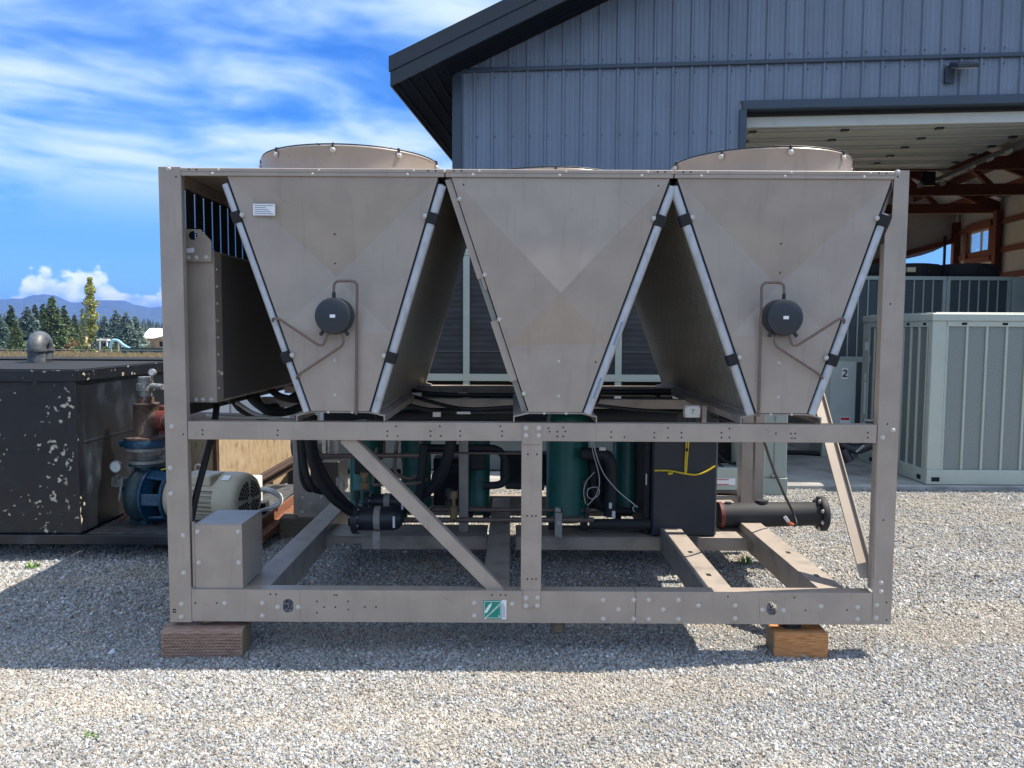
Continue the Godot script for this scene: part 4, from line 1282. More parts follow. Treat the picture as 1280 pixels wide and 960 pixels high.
func chiller_inside() -> void:
	var b = MB.new()
	# scroll compressors standing in a row
	for c in [[Vector3(-1.015, 0.555, -5.3), 0.1073, 0.98], [Vector3(-0.689, 0.517, -5.5), 0.1085, 1.1], [Vector3(-0.237, 0.529, -5.45), 0.0821, 0.92], [Vector3(0.384, 0.572, -5.25), 0.1445, 1.08], [Vector3(0.835, 0.525, -5.5), 0.1057, 1.08]]:
		var p: Vector3 = c[0] * Vector3(1, 0, 1)
		var body = put("compressor", drum_body(p, c[1], 0.30, c[2]), M.green, chill)
		b = MB.new()
		for a in 4:
			var o = Basis(Vector3.UP, PI / 4 + a * PI / 2) * Vector3(c[1] * 1.05, 0, 0)
			b.box(p + o + Vector3(-0.025, 0.255, -0.025), p + o + Vector3(0.025, 0.31, 0.025), 0.005)
		put("foot", b, M.black, body)
		b = MB.new()
		b.obox(Transform3D(Basis(), Vector3(p.x, 0.345, p.z)), Vector3(c[1] * 1.5, 0.014, c[1] * 2.12), 0.004)
		put("band", b, M.steel, body)
		b = MB.new()
		b.box(Vector3(p.x - 0.05, 0.62, p.z + c[1] * 0.9), Vector3(p.x + 0.05, 0.74, p.z + c[1] + 0.035), 0.006)
		if c[2] < 1.0: put("terminal_box", b, M.black, body)
	# filter drier canisters on brackets
	for d in [[Vector3(-0.971, 0.427, -4.72), Vector3(-0.677, 0.429, -4.72), 0.0735], [Vector3(-0.963, 0.459, -5.05), Vector3(-0.676, 0.46, -5.05), 0.0524]]:
		b = MB.new()
		var p: Vector3 = d[0]
		var q: Vector3 = d[1]
		var r: float = d[2]
		b.lathe(facing(p, q - p), [Vector2(0, -0.012), Vector2(r * 1.28, -0.012), Vector2(r * 1.28, 0.028), Vector2(r, 0.03), Vector2(r, p.distance_to(q) - 0.05), Vector2(r * 0.85, p.distance_to(q) - 0.02), Vector2(r * 0.3, p.distance_to(q) + 0.01), Vector2(0, p.distance_to(q) + 0.01)], 24)
		var can = put("filter_canister", b, M.bluish, chill)
		b = MB.new()
		b.lathe(facing(p.lerp(q, 0.42), q - p), [Vector2(r + 0.001, 0), Vector2(r + 0.004, 0.002), Vector2(r + 0.004, 0.038), Vector2(r + 0.001, 0.04)], 24)
		b.box(p.lerp(q, 0.42) + Vector3(-0.004, -r - 0.10, r - 0.01), p.lerp(q, 0.42) + Vector3(0.044, -r + 0.01, r + 0.002), 0.002)
		put("strap", b, M.paint_worn, can)
		b = MB.new()
		b.box(p.lerp(q, 0.86) + Vector3(-0.008, -0.04, r - 0.004), p.lerp(q, 0.86) + Vector3(0.006, 0.03, r + 0.003), 0.001)
		put("label", b, M.label, can)
		for k in 10:
			var a = TAU * k / 10
			bolt(p + Vector3(0.028, cos(a) * r * 1.14, sin(a) * r * 1.14), can, Vector3.RIGHT, 0.7)
	# copper and insulated pipes
	var pipes = [
		["copper", 0.016, 0.12, Vector3(-1.259, 0.943, -4.9), Vector3(-1.261, 0.787, -4.9), Vector3(-0.594, 0.788, -4.95)],
		["copper", 0.013, 0.10, Vector3(-0.751, 0.869, -5), Vector3(-0.774, 0.652, -5), Vector3(-0.648, 0.615, -5), Vector3(-0.6, 0.669, -5), Vector3(-0.594, 0.906, -5)],
		["copper", 0.008, 0.03, Vector3(-0.59, 0.788, -5.05), Vector3(0.108, 0.786, -5.05)],
		["copper", 0.018, 0.05, Vector3(-0.726, 0.361, -4.95), Vector3(0.537, 0.368, -4.95)],
		["copper", 0.016, 0.05, Vector3(-0.538, 0.384, -5.15), Vector3(0.574, 0.384, -5.15)],
		["copper", 0.012, 0.03, Vector3(-0.892, 0.602, -4.9), Vector3(-0.614, 0.614, -4.9), Vector3(-0.553, 0.616, -5)],
		["copper", 0.010, 0.03, Vector3(-0.892, 0.602, -4.9), Vector3(-0.886, 0.712, -4.9), Vector3(-0.874, 0.834, -4.95)],
		["insul", 0.030, 0.12, Vector3(-0.568, 0.856, -4.95), Vector3(-0.589, 0.625, -4.95), Vector3(-0.612, 0.445, -5)],
		["insul", 0.036, 0.2, Vector3(-0.381, 0.941, -4.95), Vector3(-0.412, 0.773, -4.95), Vector3(-0.48, 0.595, -5), Vector3(-0.623, 0.487, -5.05)],
		["insul", 0.026, 0.14, Vector3(-0.585, 0.812, -5.1), Vector3(-0.04, 0.815, -5.1), Vector3(-0.039, 0.566, -5.1), Vector3(-0.189, 0.56, -5.1)],
		["insul", 0.028, 0.1, Vector3(-0.039, 0.562, -5.12), Vector3(0.219, 0.553, -5.12)],
		["insul", 0.040, 0.22, Vector3(0.457, 0.788, -5.05), Vector3(0.653, 0.789, -5.05), Vector3(0.666, 0.602, -5.05), Vector3(0.654, 0.37, -5.05)],
		["insul", 0.036, 0.05, Vector3(0.516, 0.328, -5), Vector3(0.912, 0.33, -5)],
		["insul", 0.030, 0.1, Vector3(0.559, 0.693, -5.2), Vector3(0.561, 0.5, -5.2), Vector3(0.618, 0.383, -5.2), Vector3(0.826, 0.362, -5.2)],
		["insul", 0.034, 0.15, Vector3(-0.525, 0.501, -5.3), Vector3(-0.525, 0.613, -5.3), Vector3(-0.358, 0.637, -5.3)],
		["black", 0.012, 0.3, Vector3(-0.75, 1.205, -5), Vector3(-0.55, 1.161, -4.8), Vector3(-0.293, 1.108, -4.7), Vector3(0.05, 1.134, -4.7)],
		["black", 0.014, 0.3, Vector3(-0.675, 1.135, -4.8), Vector3(-0.49, 1.102, -4.7), Vector3(-0.191, 1.104, -4.6), Vector3(0.073, 1.11, -4.6)],
		["black", 0.016, 0.2, Vector3(-0.758, 1.222, -5.2), Vector3(-0.651, 1.195, -5), Vector3(-0.416, 1.175, -5), Vector3(0.026, 1.177, -5)],
		["black", 0.011, 0.2, Vector3(0.501, 1.146, -4.7), Vector3(0.729, 1.123, -4.65), Vector3(1.015, 1.121, -4.5)],
		["black", 0.012, 0.2, Vector3(0.562, 1.264, -5), Vector3(0.557, 1.158, -4.9), Vector3(0.476, 1.121, -4.7)],
		["black", 0.020, 0.1, Vector3(0.569, 1.185, -5.2), Vector3(1.073, 1.188, -5.2)],
		["copper", 0.018, 0.1, Vector3(0.687, 1.185, -5.5), Vector3(1.031, 1.186, -5.5), Vector3(1.036, 1.115, -5.4)],
		["insul", 0.05, 0.2, Vector3(-0.851, 1.039, -4.8), Vector3(-0.408, 1.055, -4.9), Vector3(0.001, 1.036, -5)],
		["insul", 0.05, 0.2, Vector3(0.538, 1.05, -4.9), Vector3(1.05, 1.053, -4.9)],
		["black", 0.008, 0.2, Vector3(1.14, 1.114, -4.4), Vector3(1.304, 1.072, -4.3), Vector3(1.447, 0.986, -4.4), Vector3(1.61, 0.756, -4.7), Vector3(1.797, 0.522, -5), Vector3(1.877, 0.393, -5.05), Vector3(1.881, 0.336, -5), Vector3(1.861, 0.319, -5)]]
	for p in pipes:
		b = MB.new()
		b.tube(p.slice(3), p[1], 12, p[2])
		put("cable" if p[0] == "black" else "pipe", b, M[p[0]], chill)
	# valves, brackets and the small pale fittings
	for v in [[Vector3(-0.94, 0.601, -4.88), 0.0507, 0.0608], [Vector3(-0.372, 0.422, -4.9), 0.0458, 0.1018], [Vector3(-0.827, 0.617, -4.88), 0.0304, 0.0304]]:
		b = MB.new()
		var p: Vector3 = v[0]
		var w: float = v[1]
		var h: float = v[2]
		b.box(p - Vector3(w, h, w) * 0.5, p + Vector3(w, h, w) * 0.5, w * 0.25)
		b.lathe(Transform3D(Basis(), p + Vector3(0, h * 0.5, 0)), [Vector2(w * 0.3, -0.002), Vector2(w * 0.3, h * 0.4), Vector2(w * 0.6, h * 0.45), Vector2(w * 0.55, h * 0.9), Vector2(0, h * 0.95)], 10)
		put("valve", b, M.brass, chill)
	for v in [[Vector3(-0.4, 0.517, -4.92), 0.0613, 0.1124], [Vector3(-0.996, 0.487, -4.9), 0.0509, 0.1526], [Vector3(0.467, 0.578, -4.9), 0.0356, 0.1323], [Vector3(0.482, 0.437, -4.88), 0.0405, 0.0709], [Vector3(0.837, 0.408, -5.1), 0.0371, 0.0371]]:
		b = MB.new()
		var p: Vector3 = v[0]
		var r: float = v[1] * 0.5
		var h: float = v[2]
		b.lathe(Transform3D(Basis(), p - Vector3(0, h * 0.5, 0)), [Vector2(0, 0), Vector2(r, 0), Vector2(r, h * 0.3), Vector2(r * 0.6, h * 0.32), Vector2(r * 0.6, h * 0.6), Vector2(r * 0.95, h * 0.62), Vector2(r * 0.9, h), Vector2(0, h)], 14)
		put("valve", b, M.black, chill)
	b = MB.new()
	b.hole_plate(Transform3D(Basis(), Vector3(-1.101, 0.591, -4.9)), Vector2(-0.028, -0.058), Vector2(0.028, 0.058), Vector2(0.010, 0.03), 0.005)
	put("bracket", b, M.paint_worn, chill)
	b = MB.new()
	b.box(Vector3(-1.641, 0.352, -5.84), Vector3(-1.242, 0.144, -5.86), 0.002)
	var foot = put("foot_plate", b, M.rail, chill)
	for p in [Vector3(-1.605, 0.309, -5.839), Vector3(-1.544, 0.259, -5.839), Vector3(-1.457, 0.316, -5.839), Vector3(-1.606, 0.197, -5.839), Vector3(-1.285, 0.311, -5.839), Vector3(-1.286, 0.186, -5.839)]:
		bolt(p, foot, Vector3.BACK, 0.9)
	for v in [[Vector3(0.306, 0.34, -4.93), 0.0461, 0.1638], [Vector3(0.311, 0.384, -5.1), 0.0424, 0.0636]]:
		b = MB.new()
		var p: Vector3 = v[0]
		b.box(p - Vector3(v[1], v[2], 0.03) * 0.5, p + Vector3(v[1], v[2], 0.03) * 0.5, 0.002)
		var br = put("bracket", b, M.paint_worn, chill)
		bolt(p + Vector3(0, 0.015, 0.0155), br, Vector3.BACK, 1.2)
	for v in [[Vector3(-0.323, 1.181, -5), 0.0623, 0.0260], [Vector3(-0.607, 1.183, -4.9), 0.0611, 0.0305], [Vector3(-0.45, 1.093, -4.6), 0.0478, 0.0287], [Vector3(-0.286, 1.109, -4.55), 0.0803, 0.0142], [Vector3(0.582, 0.844, -4.9), 0.0407, 0.0204], [Vector3(0.651, 0.452, -5), 0.0182, 0.0363], [Vector3(0.673, 0.393, -5), 0.0208, 0.0467], [Vector3(0.202, 0.774, -5.3), 0.0165, 0.0220], [Vector3(0.203, 0.729, -5.3), 0.0165, 0.0220], [Vector3(0.205, 0.46, -5.3), 0.0165, 0.0165]]:
		b = MB.new()
		var p: Vector3 = v[0]
		b.box(p - Vector3(v[1], v[2], 0.016) * 0.5, p + Vector3(v[1], v[2], 0.016) * 0.5, 0.001)
		put("tag", b, M.white, chill)
	# dark electrical boxes behind the beam
	for v in [[Vector3(-0.214, 1.023, -5.15), 0.5883, 0.1283], [Vector3(0.861, 1.018, -5.15), 0.4813, 0.1177], [Vector3(-0.994, 0.745, -5.6), 0.1163, 0.1745], [Vector3(-0.475, 0.479, -5.7), 0.2012, 0.3551], [Vector3(0.638, 0.475, -5.75), 0.2388, 0.4180], [Vector3(0.095, 0.555, -5.8), 0.3614, 0.2409]]:
		b = MB.new()
		var p: Vector3 = v[0]
		b.box(p - Vector3(v[1], v[2], 0.16) * 0.5, p + Vector3(v[1], v[2], 0.16) * 0.5, 0.004)
		put("electrical_box", b, M.insul, chill)
	# insulated evaporator shell with the yellow tie
	b = MB.new()
	b.box(Vector3((0.917), 0.256, -4.97), Vector3((1.344), 1.098, -5.72), 0.012)
	var shell = put("evaporator_cover", b, M.bluish, chill)
	b = MB.new()
	b.box(Vector3((0.873), 0.257, -5.02), Vector3((0.914), 1.09, -5.72), 0.004)
	put("cover_seam", b, M.insul, shell)
	b = MB.new()
	var zf = 4.962
	b.tube([Vector3(1.131, 0.896, -4.95), Vector3(1.13, 0.816, -4.96), Vector3(1.127, 0.685, -4.96), Vector3(1.135, 0.675, -4.96), Vector3(1.141, 0.79, -4.96), Vector3(1.146, 0.896, -4.95)], 0.0055, 8, 0.05)
	b.tube([Vector3(0.93, 0.694, -4.962), Vector3(1.033, 0.695, -4.96), Vector3(1.121, 0.676, -4.955), Vector3(1.2, 0.665, -4.96), Vector3(1.262, 0.686, -4.96), Vector3(1.324, 0.725, -4.962)], 0.006, 8, 0.1)
	b.tube([Vector3(1.017, 0.675, -4.955), Vector3(1.047, 0.681, -4.95)], 0.009, 8)
	put("yellow_wire", b, M.yellow, shell)
	b = MB.new()
	b.tube([Vector3(1.128, 0.833, -4.953), Vector3(1.143, 0.833, -4.953)], 0.011, 8)
	put("tie", b, M.black, shell)
	b = MB.new()
	b.box(Vector3(0.883, 0.662, -5.018), Vector3(0.891, 0.589, -5.012), 0.0)
	put("tag", b, M.white, shell)
	# water pipe and its flange
	b = MB.new()
	var pa = Vector3(1.412, 0.343, -5.2)
	var pb = Vector3(2.108, 0.358, -5.2)
	var ax = facing(pa, pb - pa)
	var len = pa.distance_to(pb)
	b.lathe(ax, [Vector2(0, 0), Vector2(0.083, 0), Vector2(0.083, 0.1), Vector2(0.088, 0.2), Vector2(0.083, 0.4), Vector2(0.08, len - 0.03), Vector2(0.084, len - 0.02), Vector2(0.084, len)], 32)
	b.tube([ax * Vector3(0, 0.30, 0), ax * Vector3(0, 0.30, 0) + Vector3(0, 0.1, 0.0)], 0.042, 16)
	b.tube([ax * Vector3(0, 0.07, 0), ax * Vector3(0, 0.07, 0) + Vector3(0, 0.09, 0.0)], 0.025, 12)
	var wp = put("water_pipe", b, M.insul, chill)
	b = MB.new()
	b.lathe(ax, [Vector2(0.086, 0.002), Vector2(0.092, 0.006), Vector2(0.092, 0.028), Vector2(0.086, 0.032)], 32)
	put("ring", b, M.clamp_red, wp)
	b = MB.new()
	b.lathe(ax, [Vector2(0.084, len - 0.012), Vector2(0.113, len - 0.012), Vector2(0.118, len - 0.006), Vector2(0.118, len + 0.028), Vector2(0.112, len + 0.034), Vector2(0.08, len + 0.034), Vector2(0.08, len - 0.01)], 40)
	var fl = put("flange", b, M.insul, wp)
	for k in 8:
		var a = TAU * (k + 0.5) / 8
		bolt(ax * Vector3(cos(a) * 0.1, len - 0.012, sin(a) * 0.1), fl, pa - pb, 1.3)
	b = MB.new()
	b.obox(Transform3D(Basis(Vector3.BACK, -0.9), Vector3(1.848, 0.343, -5.1)), Vector3(0.045, 0.022, 0.006), 0.004)
	put("tag", b, M.white, wp)
	b = MB.new()
	b.obox(Transform3D(Basis(Vector3.BACK, -0.5), Vector3(1.881, 0.31, -5.1)), Vector3(0.05, 0.02, 0.008), 0.004)
	put("tag", b, M.orange, wp)
	# small white box with a question mark
	b = MB.new()
	b.box(Vector3(0.948, 1.127, -4.2) + Vector3(0, 0, -0.05), Vector3(1.034, 1.193, -4.2), 0.004)
	var wb = put("white_box", b, M.white, chill, "small white electrical box marked with a green question mark")
	var wc = Vector3(0.991, 1.16, -4.2)
	lettering("?", 0.026, Transform3D(Basis(), Vector3(wc.x, wc.y, -4.1995)), M.placard, wb)
	for p in [Vector3(0.955, 1.184, -4.199), Vector3(1.026, 1.184, -4.199), Vector3(0.956, 1.136, -4.199), Vector3(1.027, 1.136, -4.199)]:
		bolt(p, wb, Vector3.BACK, 0.45)
	b = MB.new()
	b.tube([Vector3(0.975, 1.125, -4.22), Vector3(0.975, 1.089, -4.22)], 0.012, 8)
	b.tube([Vector3(1.014, 1.125, -4.22), Vector3(1.015, 1.089, -4.22)], 0.012, 8)
	put("gland", b, M.black, wb)
	b = MB.new()
	b.box(Vector3(1.051, 1.087, -4.24), Vector3(1.078, 1.189, -4.25), 0.001)
	put("bracket", b, M.paint_worn, chill)
	# thin grey sensor wires
	for w in [
		[0.0035, Vector3(0.499, 0.918, -4.85), Vector3(0.521, 0.805, -4.85), Vector3(0.552, 0.713, -4.85), Vector3(0.564, 0.62, -4.85), Vector3(0.534, 0.538, -4.85), Vector3(0.484, 0.486, -4.85)],
		[0.0035, Vector3(0.507, 0.92, -4.83), Vector3(0.544, 0.783, -4.83), Vector3(0.586, 0.686, -4.83), Vector3(0.674, 0.584, -4.83), Vector3(0.806, 0.477, -4.85)],
		[0.003, Vector3(0.526, 0.704, -4.84), Vector3(0.471, 0.642, -4.84), Vector3(0.456, 0.575, -4.84), Vector3(0.473, 0.498, -4.84)],
		[0.003, Vector3(0.48, 0.595, -4.82), Vector3(0.52, 0.616, -4.82), Vector3(0.561, 0.601, -4.82), Vector3(0.551, 0.554, -4.82), Vector3(0.501, 0.529, -4.82), Vector3(0.475, 0.564, -4.82), Vector3(0.49, 0.605, -4.82)],
		[0.003, Vector3(0.799, 0.49, -4.84), Vector3(0.768, 0.479, -4.84), Vector3(0.784, 0.448, -4.84)]]:
		b = MB.new()
		b.tube(w.slice(1), w[0], 6, 0.06)
		put("sensor_wire", b, M.wire, chill)

# ---------------------------------------------------------------- things standing in the yard
func yard() -> void:
	blocks()
	tank_and_pump()
	grey_units()
	weeds()

func blocks() -> void:
	var o = local("timber_block", "rough red brown treated timber block under the left end of the machine", "timber block", Vector3((-1.501), 0, -3.72), 2.0, "timber blocks carrying the machine")
	var b = MB.new()
	b.prism(Transform3D(Basis(Vector3(0, 0, -1), Vector3(0, 1, 0), Vector3(1, 0, 0)), Vector3(-0.198, 0.0, 0)), [Vector2(-0.072, 0.006), Vector2(-0.064, -0.01), Vector2(0.064, -0.01), Vector2(0.07, 0.0), Vector2(0.07, 0.122), Vector2(0.058, 0.136), Vector2(-0.05, 0.137), Vector2(-0.068, 0.124)], 0.388)
	put("timber", b, M.timber_red, o)
	b = MB.new()
	b.prism(Transform3D(Basis(Vector3(0, 0, -1), Vector3(0, 1, 0), Vector3(1, 0, 0)), Vector3(0.1901, 0.0, 0)), [Vector2(-0.07, 0.006), Vector2(-0.062, -0.008), Vector2(0.062, -0.008), Vector2(0.068, 0.0), Vector2(0.068, 0.12), Vector2(0.056, 0.133), Vector2(-0.048, 0.134), Vector2(-0.066, 0.122)], 0.003)
	put("end_grain", b, M.end_grain, o)
	# the rows of incisions left by the pressure treatment
	b = MB.new()
	for r in 8:
		for k in 22:
			var x = -0.19 + k * 0.0175 + (0.009 if r % 2 else 0.0)
			if x > 0.185: continue
			b.box(Vector3(x, 0.012 + r * 0.0145, 0.0715), Vector3(x + 0.011, 0.0142 + r * 0.0145, 0.0726), 0.0)
	put("incisions", b, M.rust_dark, o, "", "stuff")
	o = local("timber_block", "smooth orange brown timber block under the right end of the machine", "timber block", Vector3((1.431), 0, -3.76), -3.0, "timber blocks carrying the machine")
	b = MB.new()
	b.box(Vector3(-0.13, -0.01, -0.07), Vector3(0.13, 0.125, 0.075), 0.004)
	put("timber", b, M.timber_brown, o)
	b = MB.new()
	b.box(Vector3(-0.1322, -0.006, -0.066), Vector3(-0.1302, 0.121, 0.071), 0.0)
	put("end_grain", b, M.end_grain, o)
	o = local("timber_block", "grey weathered timber block under the rear left corner of the machine", "timber block", Vector3(-1.56, 0, -5.9), 4.0, "timber blocks carrying the machine")
	b = MB.new()
	b.box(Vector3(-0.22, -0.01, -0.09), Vector3(0.22, 0.158, 0.09), 0.006)
	put("timber", b, M.timber_grey, o)
	o = local("timber_block", "grey weathered timber block under the rear right corner of the machine", "timber block", Vector3(1.72, 0, -5.9), -4.0, "timber blocks carrying the machine")
	b = MB.new()
	b.box(Vector3(-0.2, -0.01, -0.09), Vector3(0.2, 0.158, 0.09), 0.006)
	put("timber", b, M.timber_grey, o)

func tank_and_pump() -> void:
	var t = thing("steel_tank", "long black steel tank on a skid, paint chipped to beige, left of the machine", "tank", Vector3(-3.9, 0, -6.1))
	var b = MB.new()
	b.box(Vector3(-5.8, 0.185, -5.235), Vector3(-2.985, 1.30, -5.243), 0.001)
	put("front_panel", b, M.tank, t, "front panel with chipped black paint")
	b = MB.new()
	b.box(Vector3(-2.985, 0.185, -5.2435), Vector3(-2.977, 1.30, -7.05), 0.001)
	put("side_panel", b, M.tank_plain, t)
	b = MB.new()
	b.box(Vector3(-5.8, 0.185, -7.042), Vector3(-2.9855, 1.30, -7.05), 0.001)
	b.box(Vector3(-5.8, 0.185, -5.2435), Vector3(-5.792, 1.30, -7.0415), 0.001)
	put("rear_panel", b, M.tank_plain, t)
	b = MB.new()
	b.box(Vector3(-3.045, 0.186, -5.2345), Vector3(-2.965, 1.235, -5.228), 0.002)
	b.box(Vector3(-2.9765, 0.186, -5.2345), Vector3(-2.971, 1.235, -5.30), 0.001)
	put("corner_angle", b, M.tank, t)
	for y in [1.215, 0.745]:
		b = MB.new()
		b.box(Vector3(-5.8, y, -5.2345), Vector3(-3.046, y + 0.012, -5.2285), 0.003)
		put("seam", b, M.tank, t)
	b = MB.new()
	b.box(Vector3(-2.9765, 0.80, -5.31), Vector3(-2.972, 0.815, -7.04), 0.002)
	put("seam", b, M.tank_plain, t)
	b = MB.new()
	b.box(Vector3(-5.82, 1.236, -5.215), Vector3(-2.958, 1.312, -5.234), 0.003)
	b.box(Vector3(-2.9765, 1.236, -5.2345), Vector3(-2.955, 1.312, -7.06), 0.003)
	put("rim", b, M.tank, t)
	b = MB.new()
	b.box(Vector3(-5.82, 1.3125, -5.225), Vector3(-2.965, 1.319, -7.07), 0.002)
	b.box(Vector3(-5.82, 1.3195, -6.6), Vector3(-2.965, 1.335, -7.06), 0.004)
	put("lid", b, M.lid, t)
	b = MB.new()
	b.box(Vector3(-5.82, 0.115, -5.20), Vector3(-1.90, 0.18, -5.235), 0.004)
	b.box(Vector3(-1.90, 0.115, -5.235), Vector3(-1.865, 0.18, -7.05), 0.004)
	put("skid_channel", b, M.tank_plain, t)
	b = MB.new()
	b.box(Vector3(-2.97, 0.150, -5.236), Vector3(-1.901, 0.168, -7.04), 0.001)
	put("deck", b, M.deck, t)
	for x in [-5.2, -3.9, -2.6]:
		b = MB.new()
		b.box(Vector3(x, 0.0, -5.5), Vector3(x + 0.14, 0.149, -6.9), 0.004)
		put("skid_beam", b, M.rust_dark, t)
	b = MB.new()
	b.box(Vector3(-1.864, 0.06, -5.45), Vector3(-1.78, 0.1145, -7.0), 0.004)
	b.box(Vector3(-1.864, 0.115, -5.45), Vector3(-1.85, 0.19, -7.0), 0.002)
	put("side_angle", b, M.rust, t)
	# swan neck vent on the lid
	b = MB.new()
	var vx = (-3.828)
	b.tube([Vector3(vx, 1.31, -6.2), Vector3(vx, 1.416, -6.2)], 0.064, 28)
	var arc = []
	for k in 15:
		var a = PI * k / 14.0
		arc.append(Vector3(vx - 0.021 + 0.021 * cos(a), 1.421 + 0.085 * sin(a), -6.2 - 0.09 * (1 - cos(a))))
	b.tube(arc, 0.068, 28)
	b.tube([Vector3(vx - 0.042, 1.421, -6.38), Vector3(vx - 0.042, 1.34, -6.38)], 0.066, 28)
	b.lathe(Transform3D(Basis(), Vector3(vx, 1.408, -6.2)), [Vector2(0.06, 0), Vector2(0.076, 0.002), Vector2(0.076, 0.016), Vector2(0.06, 0.018)], 28)
	b.lathe(Transform3D(Basis(), Vector3(vx - 0.042, 1.408, -6.38)), [Vector2(0.06, 0), Vector2(0.077, 0.002), Vector2(0.077, 0.016), Vector2(0.06, 0.018)], 28)
	put("vent_pipe", b, M.pipe_grey, t, "grey swan neck vent pipe")
	# motor pump on the deck
	var p = local("motor_pump", "cream electric motor driving a blue centrifugal pump on the skid deck", "pump", Vector3(-2.70, 0.168, -5.66), -13.0)
	var c = Vector3(0, 0.205, 0)
	var ax = Transform3D(Basis(Vector3(0, 1, 0), Vector3(1, 0, 0), Vector3(0, 0, -1)), c)
	b = MB.new()
	var sp = []
	b.lathe(ax, [Vector2(0, -0.085), Vector2(0.09, -0.085), Vector2(0.16, -0.075), Vector2(0.205, -0.05), Vector2(0.222, 0.0), Vector2(0.205, 0.05), Vector2(0.17, 0.072), Vector2(0.0, 0.074)], 40)
	b.tube([Vector3(0.0, 0.26, 0.03), Vector3(0.0, 0.44, 0.0)], 0.085, 24)
	b.lathe(Transform3D(Basis(), Vector3(0, 0.42, 0)), [Vector2(0.08, 0), Vector2(0.128, 0.001), Vector2(0.128, 0.02), Vector2(0.09, 0.021)], 28)
	b.tube([c + Vector3(-0.08, 0, 0), c + Vector3(-0.16, 0, 0)], 0.075, 20)
	b.box(Vector3(-0.07, 0.0, -0.12), Vector3(0.07, 0.05, 0.12), 0.006)
	put("volute", b, M.pump_dark, p)
	b = MB.new()
	b.lathe(ax, [Vector2(0.215, 0.072), Vector2(0.215, 0.092), Vector2(0.19, 0.094), Vector2(0.12, 0.12)], 40)
	for k in 6:
		var a = TAU * (k + 0.5) / 6
		var o = Vector3(0, cos(a), sin(a))
		b.bar(c + Vector3(0.09, 0, 0) + o * 0.19, c + Vector3(0.245, 0, 0) + o * 0.175, 0.085, 0.02, o, 0.004)
	b.lathe(ax, [Vector2(0.12, 0.225), Vector2(0.195, 0.226), Vector2(0.2, 0.232), Vector2(0.2, 0.25), Vector2(0.12, 0.252)], 40)
	put("lantern", b, M.pump_blue, p)
	b = MB.new()
	b.obox(Transform3D(Basis(Vector3.BACK, 0.2), c + Vector3(0.2, 0.205, 0.03)), Vector3(0.10, 0.008, 0.05), 0.002)
	put("label", b, M.yellow, p)
	b = MB.new()
	b.lathe(ax, [Vector2(0.1, 0.2525), Vector2(0.178, 0.2525), Vector2(0.185, 0.262), Vector2(0.185, 0.33), Vector2(0.14, 0.345), Vector2(0.135, 0.66)], 40)
	b.box(c + Vector3(0.34, 0.10, -0.10), c + Vector3(0.59, 0.178, 0.10), 0.01)
	b.box(Vector3(0.36, 0.0, -0.15), Vector3(0.58, 0.035, 0.15), 0.006)
	b.box(Vector3(0.38, 0.035, -0.10), Vector3(0.44, 0.09, 0.10), 0.006)
	b.box(Vector3(0.52, 0.035, -0.10), Vector3(0.58, 0.09, 0.10), 0.006)
	var mo = put("motor", b, M.motor, p)
	b = MB.new()
	for k in 30:
		var a = TAU * k / 30
		var o = Vector3(0, cos(a), sin(a))
		if o.y > 0.62: continue
		b.bar(c + Vector3(0.35, 0, 0) + o * 0.152, c + Vector3(0.65, 0, 0) + o * 0.152, 0.009, 0.04, o, 0.001)
	put("cooling_fins", b, M.motor, mo)
	b = MB.new()
	b.lathe(ax, [Vector2(0.13, 0.655), Vector2(0.193, 0.655), Vector2(0.196, 0.66), Vector2(0.196, 0.76), Vector2(0.192, 0.79), Vector2(0.181, 0.818), Vector2(0.162, 0.834), Vector2(0.13, 0.839), Vector2(0.0, 0.84)], 48)
	var cover = put("fan_cover", b, M.motor, p)
	b = MB.new()
	for k in 4:
		for r in [0.042, 0.066, 0.09, 0.114, 0.136]:
			var n = 1 + int(r / 0.028)
			for j in n:
				var a0: float = TAU * k / 4 + 0.14 + (PI / 2 - 0.28) * j / n + 0.02
				var a1: float = TAU * k / 4 + 0.14 + (PI / 2 - 0.28) * (j + 1) / n - 0.02
				var q = []
				for e in [[a0, r - 0.0085], [a1, r - 0.0085], [a1, r + 0.0085], [a0, r + 0.0085]]:
					q.append(ax * Vector3(cos(e[0]) * e[1], 0.8415 - (0.0055 if e[1] > 0.13 else 0.0), sin(e[0]) * e[1]))
				b.quad(q[0], q[1], q[2], q[3], Vector3.RIGHT)
	put("grille_slots", b, M.hole, cover, "", "stuff")
	b = MB.new()
	var ring = []
	for k in 11:
		var a = -PI * 0.5 + TAU * 0.82 * k / 10
		ring.append(c + Vector3(0.44 + cos(a) * 0.026, 0.215 + sin(a) * 0.028, 0.02))
	b.tube(ring, 0.007, 8)
	put("lifting_eye", b, M.motor, mo)
	b = MB.new()
	b.obox(Transform3D(Basis(Vector3.RIGHT, 0.5), c + Vector3(0.72, 0.172, 0.10)), Vector3(0.06, 0.004, 0.05), 0.0)
	put("label", b, M.label, cover)
	# pipe stack over the pump
	b = MB.new()
	b.lathe(Transform3D(Basis(), Vector3(0, 0.441, 0)), [Vector2(0.07, 0), Vector2(0.127, 0.001), Vector2(0.127, 0.022), Vector2(0.075, 0.024), Vector2(0.078, 0.03), Vector2(0.098, 0.095), Vector2(0.15, 0.097), Vector2(0.15, 0.118), Vector2(0.09, 0.12)], 28)
	put("reducer", b, M.steel, p)
	b = MB.new()
	b.lathe(Transform3D(Basis(), Vector3(0, 0.562, 0)), [Vector2(0.09, 0), Vector2(0.155, 0.001), Vector2(0.16, 0.03), Vector2(0.155, 0.055), Vector2(0.09, 0.056)], 28)
	b.tube([Vector3(-0.13, 0.59, 0.06), Vector3(-0.17, 0.585, 0.06)], 0.03, 12)
